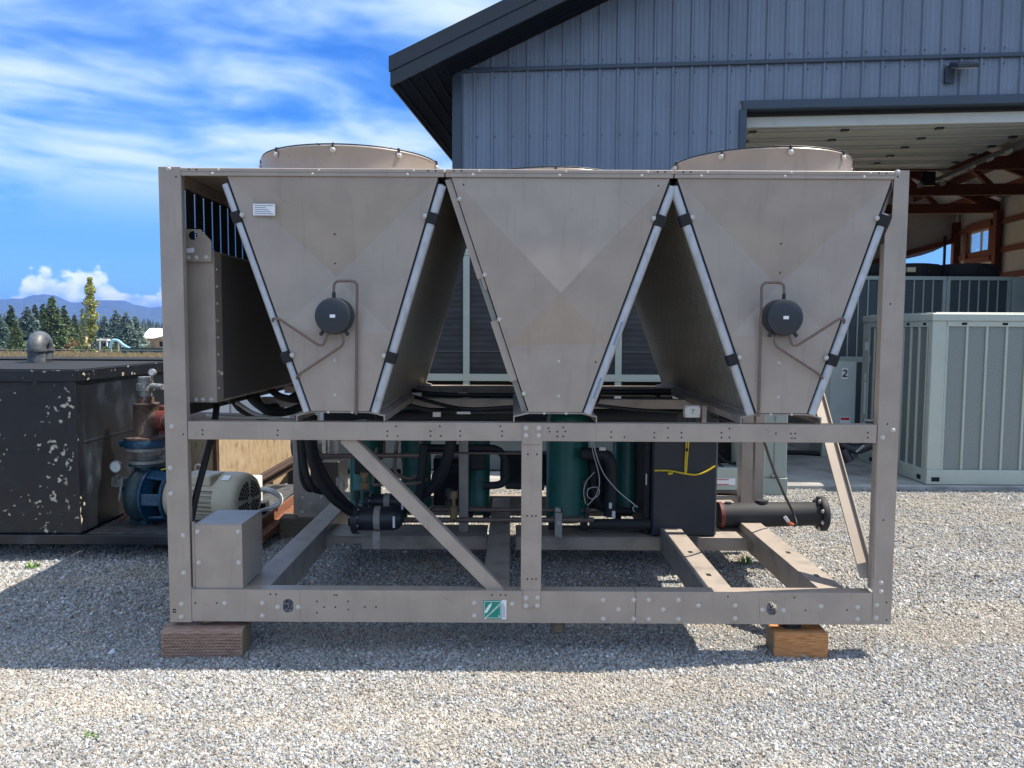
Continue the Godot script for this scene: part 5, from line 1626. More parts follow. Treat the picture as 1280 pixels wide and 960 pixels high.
	for k in 8:
		var a = TAU * k / 8
		b.tube([Vector3(cos(a) * 0.14, 0.55, sin(a) * 0.14), Vector3(cos(a) * 0.14, 0.64, sin(a) * 0.14)], 0.009, 8)
	put("valve", b, M.pump_blue, p)
	b = MB.new()
	b.lathe(Transform3D(Basis(), Vector3(0, 0.619, 0)), [Vector2(0.09, 0), Vector2(0.155, 0.001), Vector2(0.155, 0.016), Vector2(0.096, 0.022), Vector2(0.088, 0.03), Vector2(0.088, 0.245), Vector2(0.093, 0.25), Vector2(0.093, 0.262), Vector2(0.06, 0.264), Vector2(0.055, 0.31)], 28)
	b.tube([Vector3(0, 0.76, 0), Vector3(0.13, 0.76, 0)], 0.066, 24)
	b.tube([Vector3(0.098, 0.76, 0), Vector3(0.106, 0.76, 0)], 0.070, 24)
	put("tee", b, M.pipe_rust, p)
	b = MB.new()
	b.tube([Vector3(0.125, 0.76, 0), Vector3(0.18, 0.76, 0)], 0.082, 24)
	b.box(Vector3(0.127, 0.832, -0.03), Vector3(0.178, 0.868, 0.03), 0.006)
	b.box(Vector3(0.127, 0.652, -0.03), Vector3(0.178, 0.688, 0.03), 0.006)
	put("pipe_clamp", b, M.clamp_red, p)
	b = MB.new()
	b.tube([Vector3(0.18, 0.76, 0), Vector3(0.95, 0.76, -0.02)], 0.068, 24)
	put("discharge_pipe", b, M.pipe_rust, p)
	b = MB.new()
	b.tube([Vector3(0, 0.93, 0), Vector3(0, 0.975, 0)], 0.045, 12)
	b.lathe(Transform3D(Basis(), Vector3(0, 0.975, 0)), [Vector2(0, 0), Vector2(0.062, 0.001), Vector2(0.062, 0.05), Vector2(0.05, 0.055), Vector2(0.05, 0.10), Vector2(0.0, 0.10)], 8)
	b.tube([Vector3(0, 1.01, 0), Vector3(0.15, 1.005, 0.01)], 0.022, 10)
	b.tube([Vector3(0.15, 1.02, 0.01), Vector3(0.15, 0.985, 0.01)], 0.014, 8)
	put("vent_fitting", b, M.steel, p)
	for g in [[Vector3(0.075, 1.11, 0.02), 0.026], [Vector3(-0.155, 0.425, 0.14), 0.045]]:
		b = MB.new()
		b.lathe(facing(g[0], Vector3(0.15, 0, 1)), [Vector2(0, -0.02), Vector2(g[1] * 0.9, -0.02), Vector2(g[1], -0.012), Vector2(g[1], 0.012), Vector2(g[1] * 0.9, 0.014), Vector2(g[1] * 0.88, 0.008), Vector2(0, 0.008)], 20)
		b.tube([g[0], g[0] + Vector3(-0.02, -0.08, -0.02)], 0.008, 8)
		var ga = put("pressure_gauge", b, M.steel, p)
		b = MB.new()
		b.lathe(facing(g[0], Vector3(0.15, 0, 1)), [Vector2(g[1] * 0.87, 0.009), Vector2(0, 0.0095)], 20)
		put("dial", b, M.label, ga)
	b = MB.new()
	b.tube([c + Vector3(-0.14, 0, 0.02), Vector3(-0.17, 0.26, 0.1), Vector3(-0.155, 0.36, 0.13)], 0.02, 10, 0.05)
	b.box(Vector3(-0.22, 0.26, 0.05), Vector3(-0.12, 0.34, 0.13), 0.012)
	b.tube([Vector3(-0.14, 0.34, 0.1), Vector3(-0.13, 0.2, 0.14), Vector3(-0.135, 0.17, 0.14)], 0.012, 8, 0.03)
	b.tube([Vector3(-0.1, 0.22, 0.12), Vector3(-0.04, 0.21, 0.13)], 0.018, 10)
	put("drain_fittings", b, M.steel, p)
	b = MB.new()
	b.tube([Vector3(-0.11, 0.2, 0.13), Vector3(-0.1, 0.12, 0.14), Vector3(-0.08, 0.05, 0.15)], 0.008, 8, 0.03)
	b.obox(Transform3D(Basis(Vector3.BACK, 0.6), Vector3(-0.1, 0.05, 0.15)), Vector3(0.1, 0.025, 0.02), 0.005)
	put("drain_cock", b, M.copper_red, p)
	# red rags of cable on the deck
	b = MB.new()
	b.tube([Vector3(-2.35, 0.185, -5.35), Vector3(-2.2, 0.20, -5.33), Vector3(-2.08, 0.185, -5.38), Vector3(-1.98, 0.20, -5.42)], 0.016, 8, 0.05)
	tag(put("red_cable", b, mat(lin(0.18, 0.01, 0.03), 0.6)), "short dark red cable lying on the skid deck before the motor", "cable")
	b = MB.new()
	b.tube([Vector3(-1.92, 0.193, -5.55), Vector3(-1.895, 0.216, -5.6), Vector3(-1.842, 0.199, -5.6), Vector3(-1.856, 0.2, -5.5)], 0.013, 8, 0.03)
	tag(put("red_cable", b, mat(lin(0.10, 0.01, 0.02), 0.6)), "small loop of dark red cable at the right end of the skid deck", "cable")
	# white enclosure with loops of flexible conduit
	var w = thing("white_enclosure", "white electrical enclosure with loose white conduit loops on the skid deck", "electrical box", Vector3(-1.98, 0.168, -6.1))
	b = MB.new()
	b.box(Vector3(-2.12, 0.169, -6.0), Vector3(-2.0, 0.43, -6.12), 0.006)
	put("box", b, M.white, w)
	for h in [[Vector3(-1.977, 0.317, -5.85), Vector3(-1.935, 0.378, -5.8), Vector3(-1.843, 0.366, -5.8), Vector3(-1.768, 0.306, -5.85), Vector3(-1.772, 0.255, -5.8), Vector3(-1.933, 0.216, -5.75)], [Vector3(-1.943, 0.363, -5.9), Vector3(-1.856, 0.357, -5.9), Vector3(-1.798, 0.296, -5.95), Vector3(-1.817, 0.245, -5.95), Vector3(-1.871, 0.219, -5.9)], [Vector3(-1.875, 0.31, -6), Vector3(-1.822, 0.261, -6.05), Vector3(-1.827, 0.215, -6), Vector3(-1.855, 0.207, -5.95)], [Vector3(-1.941, 0.34, -5.8), Vector3(-1.942, 0.283, -5.78), Vector3(-1.927, 0.229, -5.75)]]:
		b = MB.new()
		b.tube(h, 0.014, 10, 0.06)
		put("conduit", b, M.white, w)
	b = MB.new()
	b.box(Vector3(-2.12, 0.169, -5.66), Vector3(-1.95, 0.21, -5.8), 0.004)
	b.box(Vector3(-1.99, 0.169, -5.9), Vector3(-1.91, 0.25, -6.0), 0.004)
	put("base", b, M.black, w)
	# plywood crate and rusty sections behind the skid
	var k = local("plywood_crate", "plywood crate standing behind the cream motor", "crate", Vector3(-2.70, 0, -7.0), -33.0)
	b = MB.new()
	b.box(Vector3(0.0, 0.05, -0.012), Vector3(0.012, 0.69, -0.86), 0.002)
	b.box(Vector3(-0.5, 0.05, 0.0), Vector3(-0.0005, 0.69, -0.0115), 0.002)
	b.box(Vector3(-0.5, 0.6905, 0.0), Vector3(0.012, 0.702, -0.86), 0.002)
	put("panel", b, M.ply, k)
	b = MB.new()
	b.box(Vector3(-0.045, 0.05, 0.0005), Vector3(0.012, 0.69, 0.014), 0.002)
	b.box(Vector3(-0.48, 0.0, -0.02), Vector3(0.0, 0.0495, -0.54), 0.003)
	put("batten", b, M.ply_edge, k)
	b = MB.new()
	b.bar(Vector3(-2.174, 0.312, -6.4), Vector3(-1.963, 0.431, -7), 0.10, 0.02, Vector3.UP, 0.002)
	b.bar(Vector3(-2.161, 0.285, -6.4), Vector3(-1.948, 0.401, -7), 0.012, 0.10, Vector3.UP, 0.002)
	tag(put("rusty_channel", b, M.rust_dark), "rusty steel channel sloping across the rear of the skid", "steel channel")
	var dark = thing("black_motor_frame", "black steel equipment frame standing behind the skid beside the crate", "equipment frame", Vector3(-1.9, 0, -7.3))
	b = MB.new()
	b.box(Vector3(-2.15, 0.0, -7.3), Vector3(-1.65, 0.34, -7.7), 0.01)
	put("base", b, M.black, dark)
	b = MB.new()
	b.tube([Vector3(-2.1, 0.5, -7.4), Vector3(-1.8, 0.5, -7.4)], 0.15, 20)
	put("drum", b, M.pipe_grey, dark)
	b = MB.new()
	b.tube([Vector3(-1.72, 0.34, -7.45), Vector3(-1.72, 0.62, -7.45)], 0.035, 12)
	b.tube([Vector3(-1.72, 0.58, -7.45), Vector3(-1.56, 0.5, -7.45)], 0.03, 12)
	put("pipe_stub", b, M.steel, dark)
	# low white box trailer far back
	var tr = thing("white_box", "low white sheet metal box behind the left of the machine", "box", Vector3(-2.9, 0, -9.8))
	b = MB.new()
	b.box(Vector3(-4.2, 0.30, -9.5), Vector3(-1.45, 0.77, -10.6), 0.01)
	put("body", b, M.white, tr)
	b = MB.new()
	b.box(Vector3(-4.15, 0.0, -9.55), Vector3(-1.5, 0.299, -10.5), 0.01)
	put("base", b, M.black, tr)
	b = MB.new()
	for x in [-3.5, -2.75, -2.1]:
		b.box(Vector3(x, 0.31, -9.494), Vector3(x + 0.02, 0.76, -9.499), 0.0)
	put("seam", b, M.cable_grey, tr)

func cabinet_row(o: Node3D, x0: float, x1: float, y0: float, y1: float, z: float, n: int, coil: Material) -> void:
	# framed coil face with light dividers in front of it
	var b = MB.new()
	b.quad_uv(Vector3(x0, y0, z - 0.02), Vector3(x1, y0, z - 0.02), Vector3(x1, y1, z - 0.02), Vector3(x0, y1, z - 0.02), Vector3.BACK, Vector2((x1 - x0) / 0.16, (y1 - y0) / 0.16))
	put("coil", b, coil, o)
	for k in range(1, n):
		b = MB.new()
		var x = lerpf(x0, x1, float(k) / n)
		b.box(Vector3(x - 0.009, y0, z - 0.0195), Vector3(x + 0.009, y1, z - 0.003), 0.002)
		put("divider", b, M.cab, o)

func grey_units() -> void:
	var b = MB.new()
	b.box(Vector3(-0.9, -0.3, -7.75), Vector3(24.0, 0.045, -10.6), 0.012)
	tag(put("concrete_slab", b, M.concrete), "pale concrete apron slab in front of the shed", "slab", "", "structure")
	# tall condenser seen through the gaps between the coil banks
	var o = thing("condensing_unit", "tall grey green condenser with wide dark coil seen behind the coil banks", "condenser", Vector3(0.35, 0.045, -9.1), "grey green condensers by the shed")
	for x in [-2.16, -0.5, 1.16, 2.82]:
		b = MB.new()
		b.box(Vector3(x - 0.035, 0.5, -8.4), Vector3(x + 0.035, 2.40, -8.47), 0.003)
		put("post", b, M.cab, o)
	b = MB.new()
	b.box(Vector3(-2.196, 2.4005, -8.395), Vector3(2.856, 2.465, -9.8), 0.004)
	put("top_rail", b, M.cab, o)
	b = MB.new()
	b.box(Vector3(-2.196, 1.045, -8.39), Vector3(2.856, 1.122, -8.3995), 0.002)
	var rail = put("bottom_rail", b, M.cab, o)
	for k in 10:
		bolt(Vector3(-1.9 + k * 0.5, 1.085, -8.39), rail, Vector3.BACK, 0.8)
	for k in 3:
		b = MB.new()
		var x0 = -2.124 + k * 1.66
		var x1 = x0 + 1.588
		b.quad_uv(Vector3(x0, 1.1225, -8.43), Vector3(x1, 1.1225, -8.43), Vector3(x1, 2.40, -8.43), Vector3(x0, 2.40, -8.43), Vector3.BACK, Vector2(2, 1.3))
		put("coil", b, M.far_coil, o)
		b = MB.new()
		b.box(Vector3(x0, 1.365, -8.42), Vector3(x1, 1.372, -8.425), 0.0)
		put("tie_strip", b, M.cab_dark, o)
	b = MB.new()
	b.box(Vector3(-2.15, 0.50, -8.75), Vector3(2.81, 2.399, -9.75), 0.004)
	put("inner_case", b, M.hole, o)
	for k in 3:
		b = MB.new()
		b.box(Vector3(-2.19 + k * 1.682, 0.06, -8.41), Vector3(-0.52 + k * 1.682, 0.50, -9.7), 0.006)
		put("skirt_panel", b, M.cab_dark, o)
	# sectional unit with the guard mesh, front right
	o = thing("condensing_unit", "pale grey green condenser with mesh guarded sides right of the machine", "condenser", Vector3(5.5, 0.045, -8.45), "grey green condensers by the shed")
	var x0 = 4.235
	var x1 = 7.03
	var z0 = -7.78
	var z1 = -9.32
	b = MB.new()
	b.box(Vector3(x0, 0.20, z0), Vector3(x0 + 0.14, 1.715, z0 - 0.012), 0.004)
	b.box(Vector3(x0, 0.20, z0 - 0.0122), Vector3(x0 + 0.012, 1.715, z0 - 0.07), 0.002)
	put("corner_post", b, M.cab, o)
	b = MB.new()
	b.box(Vector3(x0, 0.20, z1), Vector3(x0 + 0.012, 1.715, z1 + 0.17), 0.003)
	var cp = put("corner_post", b, M.cab, o)
	b = MB.new()
	for t in [[1.38, 1.48, 0.06, 0.15], [1.02, 1.1, 0.08, 0.12], [0.62, 1.0, 0.08, 0.13], [0.48, 0.54, 0.08, 0.13]]:
		b.box(Vector3(x0 - 0.0015, t[0], z1 + t[2]), Vector3(x0 - 0.0003, t[1], z1 + t[3]), 0.0)
	put("label", b, M.label, cp)
	b = MB.new()
	b.box(Vector3(x0 - 0.01, 1.7155, z0 + 0.01), Vector3(x1, 1.79, z1 - 0.01), 0.006)
	put("top_pan", b, M.cab, o)
	b = MB.new()
	b.box(Vector3(x0 + 0.05, 1.791, z0 - 0.05), Vector3(x1, 1.803, z1 + 0.05), 0.004)
	put("lid", b, M.cab, o)
	b = MB.new()
	b.box(Vector3(x0 - 0.006, 0.05, z0 + 0.012), Vector3(x0 + 1.02, 0.1995, z0 - 0.03), 0.006)
	b.box(Vector3(x0 + 1.024, 0.05, z0 + 0.012), Vector3(x1, 0.1995, z0 - 0.03), 0.006)
	b.box(Vector3(x0 - 0.006, 0.05, z0 - 0.0305), Vector3(x0 + 0.03, 0.1995, z1), 0.006)
	b.box(Vector3(x0 + 0.0305, 0.045, z1 + 0.03), Vector3(x1, 0.1995, z1), 0.006)
	var br = put("base_rail", b, M.cab, o)
	b = MB.new()
	b.obox(Transform3D(Basis(), Vector3(x0 + 0.085, 0.105, z0 + 0.0122)), Vector3(0.085, 0.045, 0.002), 0.001)
	b.obox(Transform3D(Basis(), Vector3(x0 - 0.0062, 0.105, z0 - 0.14)), Vector3(0.002, 0.05, 0.08), 0.001)
	b.obox(Transform3D(Basis(), Vector3(x0 - 0.0062, 0.105, z1 + 0.35)), Vector3(0.002, 0.05, 0.12), 0.001)
	put("lifting_hole", b, M.hole, br)
	b = MB.new()
	b.quad_uv(Vector3(x0 + 0.145, 0.20, z0 - 0.02), Vector3(x1, 0.20, z0 - 0.02), Vector3(x1, 1.715, z0 - 0.02), Vector3(x0 + 0.145, 1.715, z0 - 0.02), Vector3.BACK, Vector2(2.7 / 0.14, 1.515 / 0.14))
	put("guard_mesh", b, M.cab_mesh, o)
	for k in 14:
		b = MB.new()
		b.box(Vector3(x0 + 0.141 + k * 0.2, 0.20, z0 - 0.0195), Vector3(x0 + 0.164 + k * 0.2, 1.66, z0 - 0.002), 0.002)
		put("divider", b, M.cab, o)
	b = MB.new()
	b.box(Vector3(x0 + 0.145, 1.6605, z0 - 0.019), Vector3(x1, 1.714, z0 - 0.002), 0.002)
	var tr = put("top_rail", b, M.cab, o)
	b = MB.new()
	for k in 5:
		b.box(Vector3(x0 + 0.29 + k * 0.41, 1.675, z0 - 0.0018), Vector3(x0 + 0.345 + k * 0.41, 1.70, z0 - 0.0008), 0.0)
	put("slot", b, M.hole, tr)
	b = MB.new()
	b.quad_uv(Vector3(x0 + 0.02, 0.20, z1 + 0.17), Vector3(x0 + 0.02, 0.20, z0 - 0.07), Vector3(x0 + 0.02, 1.715, z0 - 0.07), Vector3(x0 + 0.02, 1.715, z1 + 0.17), Vector3.LEFT, Vector2(1.3 / 0.14, 1.515 / 0.14))
	put("guard_mesh", b, M.cab_mesh_shade, o)
	for k in 8:
		b = MB.new()
		var z = z0 - 0.09 - k * 0.165
		b.box(Vector3(x0, 0.20, z), Vector3(x0 + 0.0195, 1.655, z - 0.022), 0.002)
		put("divider", b, M.cab, o)
	b = MB.new()
	b.box(Vector3(x0 + 0.001, 1.6555, z0 - 0.0705), Vector3(x0 + 0.0195, 1.7145, z1 + 0.1695), 0.002)
	tr = put("top_rail", b, M.cab, o)
	b = MB.new()
	for k in 4:
		b.box(Vector3(x0 - 0.0005, 1.672, z0 - 0.13 - k * 0.33), Vector3(x0 + 0.0008, 1.70, z0 - 0.19 - k * 0.33), 0.0)
	put("slot", b, M.hole, tr)
	# row of tall units in the doorway
	var words = ["tall grey condenser at the left end of the row in the shed doorway", "tall grey condenser under the black tyres, second in the doorway row", "tall grey condenser third in the doorway row, beside the plain cabinet"]
	for k in 3:
		var a = 4.284 + k * 0.912
		o = thing("tall_condenser", words[k], "condenser", Vector3(a + 0.45, 0.06, -11.4), "tall condensers in the shed doorway")
		b = MB.new()
		b.box(Vector3(a, 0.06, -10.9), Vector3(a + 0.05, 2.33, -10.95), 0.003)
		b.box(Vector3(a + 0.855, 0.06, -10.9), Vector3(a + 0.905, 2.33, -10.95), 0.003)
		b.box(Vector3(a, 2.3305, -10.895), Vector3(a + 0.905, 2.385, -12.0), 0.004)
		b.box(Vector3(a + 0.0505, 1.17, -10.9), Vector3(a + 0.8545, 1.25, -10.95), 0.003)
		b.box(Vector3(a, 0.06, -10.97), Vector3(a + 0.02, 2.33, -12.0), 0.003)
		b.box(Vector3(a + 0.885, 0.06, -10.97), Vector3(a + 0.905, 2.33, -12.0), 0.003)
		b.box(Vector3(a + 0.021, 0.06, -11.98), Vector3(a + 0.884, 2.33, -12.0), 0.003)
		put("frame", b, M.cab, o)
		cabinet_row(o, a + 0.05, a + 0.855, 1.25, 2.33, -10.9, 6, M.cab_coil)
		cabinet_row(o, a + 0.05, a + 0.855, 0.10, 1.17, -10.9, 6, M.cab_coil)
	o = thing("plain_cabinet", "plain pale grey metal cabinet at the right edge of the doorway row", "cabinet", Vector3(7.5, 0.06, -11.4))
	b = MB.new()
	b.box(Vector3(7.03, 0.06, -10.9), Vector3(8.1, 2.38, -12.0), 0.008)
	put("case", b, M.cab, o)
	b = MB.new()
	b.box(Vector3(7.08, 0.1, -10.893), Vector3(7.5, 2.3, -10.8995), 0.003)
	put("door", b, M.cab, o)
	# numbered cabinet
	o = thing("numbered_cabinet", "light grey cabinet with a 2 stuck on its door behind the machine", "cabinet", Vector3(4.05, 0.045, -9.75))
	b = MB.new()
	b.box(Vector3(3.86, 0.046, -9.51), Vector3(4.26, 1.235, -9.9), 0.006)
	put("case", b, M.cab, o)
	b = MB.new()
	b.box(Vector3(3.93, 0.08, -9.5), Vector3(4.25, 1.22, -9.5095), 0.003)
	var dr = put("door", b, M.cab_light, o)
	for k in 6:
		bolt(Vector3(3.945, 0.15 + k * 0.2, -9.5), dr, Vector3.BACK, 0.6)
	b = MB.new()
	b.box(Vector3(4.069, 1.017, -9.495), Vector3(4.145, 1.155, -9.498), 0.0)
	var lab = put("label", b, M.label, dr)
	lettering("2", 0.09, Transform3D(Basis(), Vector3(4.106, 1.086, -9.493)), M.hole, lab)
	b = MB.new()
	b.box(Vector3(4.069, 0.47, -9.495), Vector3(4.196, 0.55, -9.498), 0.0)
	lab = put("label", b, M.label, dr)
	b = MB.new()
	b.box(Vector3(4.076, 0.51, -9.493), Vector3(4.185, 0.541, -9.495), 0.0)
	put("print", b, M.red_print, lab)
	# electrical cabinet and the open dark unit low behind the machine
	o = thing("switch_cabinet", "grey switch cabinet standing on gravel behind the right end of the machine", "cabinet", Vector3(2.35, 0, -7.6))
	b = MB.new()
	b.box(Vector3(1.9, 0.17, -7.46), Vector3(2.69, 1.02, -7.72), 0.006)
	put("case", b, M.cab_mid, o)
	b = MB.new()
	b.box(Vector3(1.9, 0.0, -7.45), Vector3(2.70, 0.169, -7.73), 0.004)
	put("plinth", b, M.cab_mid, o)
	b = MB.new()
	b.box(Vector3(2.56, 0.19, -7.4545), Vector3(2.565, 1.0, -7.4598), 0.0)
	for r in 2:
		for k in 4:
			b.box(Vector3(2.06 + k * 0.09, 0.36 + r * 0.05, -7.4545), Vector3(2.09 + k * 0.09, 0.372 + r * 0.05, -7.4598), 0.0)
	b.box(Vector3(2.53, 0.175, -7.44), Vector3(2.60, 0.20, -7.4598), 0.003)
	put("latch", b, M.cab_dark, o)
	o = thing("open_unit", "low grey unit with an open black side and warning label behind the black box", "equipment cabinet", Vector3(2.0, 0, -7.3))
	b = MB.new()
	b.box(Vector3(1.55, 0.13, -7.06), Vector3(2.14, 0.34, -7.42), 0.004)
	b.box(Vector3(2.10, 0.3405, -7.06), Vector3(2.14, 0.95, -7.42), 0.004)
	b.box(Vector3(1.55, 0.9505, -7.06), Vector3(2.14, 1.0, -7.42), 0.004)
	put("case", b, M.cab, o)
	b = MB.new()
	b.box(Vector3(1.56, 0.3405, -7.30), Vector3(2.09, 0.95, -7.40), 0.0)
	put("inside", b, M.hole, o)
	b = MB.new()
	b.box(Vector3(1.894, 0.181, -7.052), Vector3(2.072, 0.241, -7.059), 0.0)
	lab = put("label", b, M.label, o)
	b = MB.new()
	b.box(Vector3(1.899, 0.227, -7.049), Vector3(2.011, 0.234, -7.051), 0.0)
	b.box(Vector3(1.9, 0.182, -7.049), Vector3(2.012, 0.189, -7.051), 0.0)
	put("print", b, M.red_print, lab)
	b = MB.new()
	b.box(Vector3(1.5, 0.0, -7.0), Vector3(2.2, 0.03, -7.6), 0.004)
	b.box(Vector3(1.5, 0.10, -7.05), Vector3(2.2, 0.128, -7.5), 0.004)
	b.box(Vector3(1.55, 0.03, -7.1), Vector3(1.65, 0.10, -7.45), 0.004)
	b.box(Vector3(2.05, 0.03, -7.1), Vector3(2.15, 0.10, -7.45), 0.004)
	put("pallet", b, M.timber_grey, o)
	for w in [[Vector3(1.912, 0.411, -7.2), Vector3(1.963, 0.33, -7.1), Vector3(2.067, 0.308, -7.1), Vector3(2.143, 0.278, -7.1)], [Vector3(1.911, 0.464, -7.2), Vector3(2.028, 0.359, -7.15), Vector3(2.177, 0.375, -7.15)]]:
		b = MB.new()
		b.tube(w, 0.014, 8, 0.1)
		put("cable", b, M.rubber, o)
	# hose and black fittings lying on the apron
	b = MB.new()
	b.tube([Vector3(2.75, 0.075, -9.8), Vector3(3.2, 0.075, -9.72), Vector3(3.7, 0.075, -9.65), Vector3(4.05, 0.075, -9.5)], 0.03, 10, 0.3)
	tag(put("black_hose", b, M.rubber), "black hose lying across the shaded concrete apron", "hose")
	o = thing("valve_fitting", "black pipe valve with a steel handle lying by the mesh guarded condenser", "valve", Vector3(3.813, 0.238, -8.3))
	b = MB.new()
	b.tube([Vector3(3.555, 0.403, -8.3), Vector3(3.653, 0.342, -8.3), Vector3(3.758, 0.325, -8.3), Vector3(3.98, 0.414, -8.3)], 0.055, 14, 0.1)
	b.tube([Vector3(3.593, 0.327, -8.28), Vector3(3.654, 0.201, -8.25)], 0.05, 14)
	b.tube([Vector3(3.778, 0.474, -8.3), Vector3(3.87, 0.579, -8.3), Vector3(3.965, 0.597, -8.3)], 0.06, 14, 0.08)
	put("body", b, M.black, o)
	b = MB.new()
	b.tube([Vector3(3.807, 0.649, -8.3), Vector3(3.885, 0.64, -8.3), Vector3(3.962, 0.658, -8.3)], 0.018, 8)
	b.tube([Vector3(3.714, 0.308, -8.24), Vector3(3.798, 0.378, -8.24)], 0.014, 8)
	put("handle", b, M.steel, o)
	b = MB.new()
	b.box(Vector3(3.651, 0.4, -8.26), Vector3(3.71, 0.441, -8.28), 0.002)
	put("tag", b, M.clamp_red, o)
	# tyres lying on the doorway row
	var tw = ["black tyre lying on the tall condensers, nearest the window", "black tyre lying on the tall condensers beside the cream wood block", "black tyre lying on the leftmost tall condenser"]
	var tp = [[(6.632), 0.45], [(5.843), 0.42], [(5.204), 0.40]]
	for k in 3:
		o = thing("tyre", tw[k], "tyre", Vector3(tp[k][0], 2.385, -11.45), "tyres on the tall condensers")
		b = MB.new()
		var r: float = tp[k][1]
		b.lathe(Transform3D(Basis(), Vector3(tp[k][0], 2.386, -11.45)), [Vector2(r * 0.55, 0.03), Vector2(r * 0.7, 0.0), Vector2(r * 0.94, 0.01), Vector2(r, 0.05), Vector2(r, 0.15), Vector2(r * 0.95, 0.19), Vector2(r * 0.72, 0.205), Vector2(r * 0.55, 0.17), Vector2(r * 0.55, 0.03)], 40)
		put("casing", b, M.rubber, o)
		b = MB.new()
		for j in 36:
			var a = TAU * j / 36
			b.obox(Transform3D(Basis(Vector3.UP, a), Vector3(tp[k][0], 2.486, -11.45) + Basis(Vector3.UP, a) * Vector3(r, 0, 0)), Vector3(0.012, 0.10, 0.045), 0.003)
		put("tread", b, M.rubber, o, "", "stuff")
	b = MB.new()
	b.box(Vector3(5.59, 2.451, -11) + Vector3(0, 0, -0.1), Vector3(5.712, 2.519, -11), 0.004)
	tag(put("wood_block", b, mat(lin(0.6, 0.5, 0.33), 0.8)), "small cream wood block on top of the doorway row", "wood block")

func weeds() -> void:
	var list = [[Vector3(-1.07, 0, -3.811), 0.17, "thin pale flowering weed before the bottom beam on the left", 1], [Vector3(-3.186, -0, -5.024), 0.05, "small green weed tuft in the lit patch before the black tank", 14], [Vector3(1.611, -0, -5.194), 0.07, "small green weed tuft beside the right rail of the machine", 16], [Vector3(-1.634, 0, -2.912), 0.016, "tiny green weed in the sunlit gravel at the lower left", 9]]
	for q in list:
		var p: Vector3 = q[0]
		var o = thing("weed", q[2], "weed", p, "weeds in the gravel")
		var b = MB.new()
		b.tinted = true
		if q[3] == 1:
			b.col = Color(0.30, 0.32, 0.20)
			b.tube([p, p + Vector3(-0.012, 0.08, 0), p + Vector3(-0.03, 0.17, 0.0)], 0.0022, 5)
			b.tube([p + Vector3(-0.008, 0.06, 0), p + Vector3(0.012, 0.10, 0.01)], 0.0015, 5)
			for k in 9:
				var h = rng.randf_range(0.01, 0.13)
				b.col = Color(0.20, 0.27, 0.10)
				var a = rng.randf() * TAU
				b.leaf(p + Vector3(-0.18 * h, h, 0), Vector3(cos(a), 0.5, sin(a)).normalized(), Vector3(-sin(a), 0, cos(a)), 0.022, 0.007)
			b.col = Color(0.6, 0.6, 0.52)
			for k in 7:
				var a = TAU * k / 7
				b.leaf(p + Vector3(-0.03, 0.165, 0), Vector3(cos(a) * 0.5, 0.8, sin(a) * 0.5).normalized(), Vector3(-sin(a), 0, cos(a)), 0.016, 0.008)
		else:
			for k in q[3] * 2:
				b.col = Color(0.13, 0.24, 0.05) * rng.randf_range(0.7, 1.5)
				var a = rng.randf() * TAU
				var s = p + Vector3(rng.randf_range(-0.04, 0.04), 0.005, rng.randf_range(-0.03, 0.03))
				b.leaf(s, Vector3(cos(a) * 0.5, rng.randf_range(0.5, 1.2), sin(a) * 0.5).normalized(), Vector3(-sin(a), 0, cos(a)), q[1] * rng.randf_range(0.5, 1.1), 0.012)
		put("leaves", b, M.leaf, o)

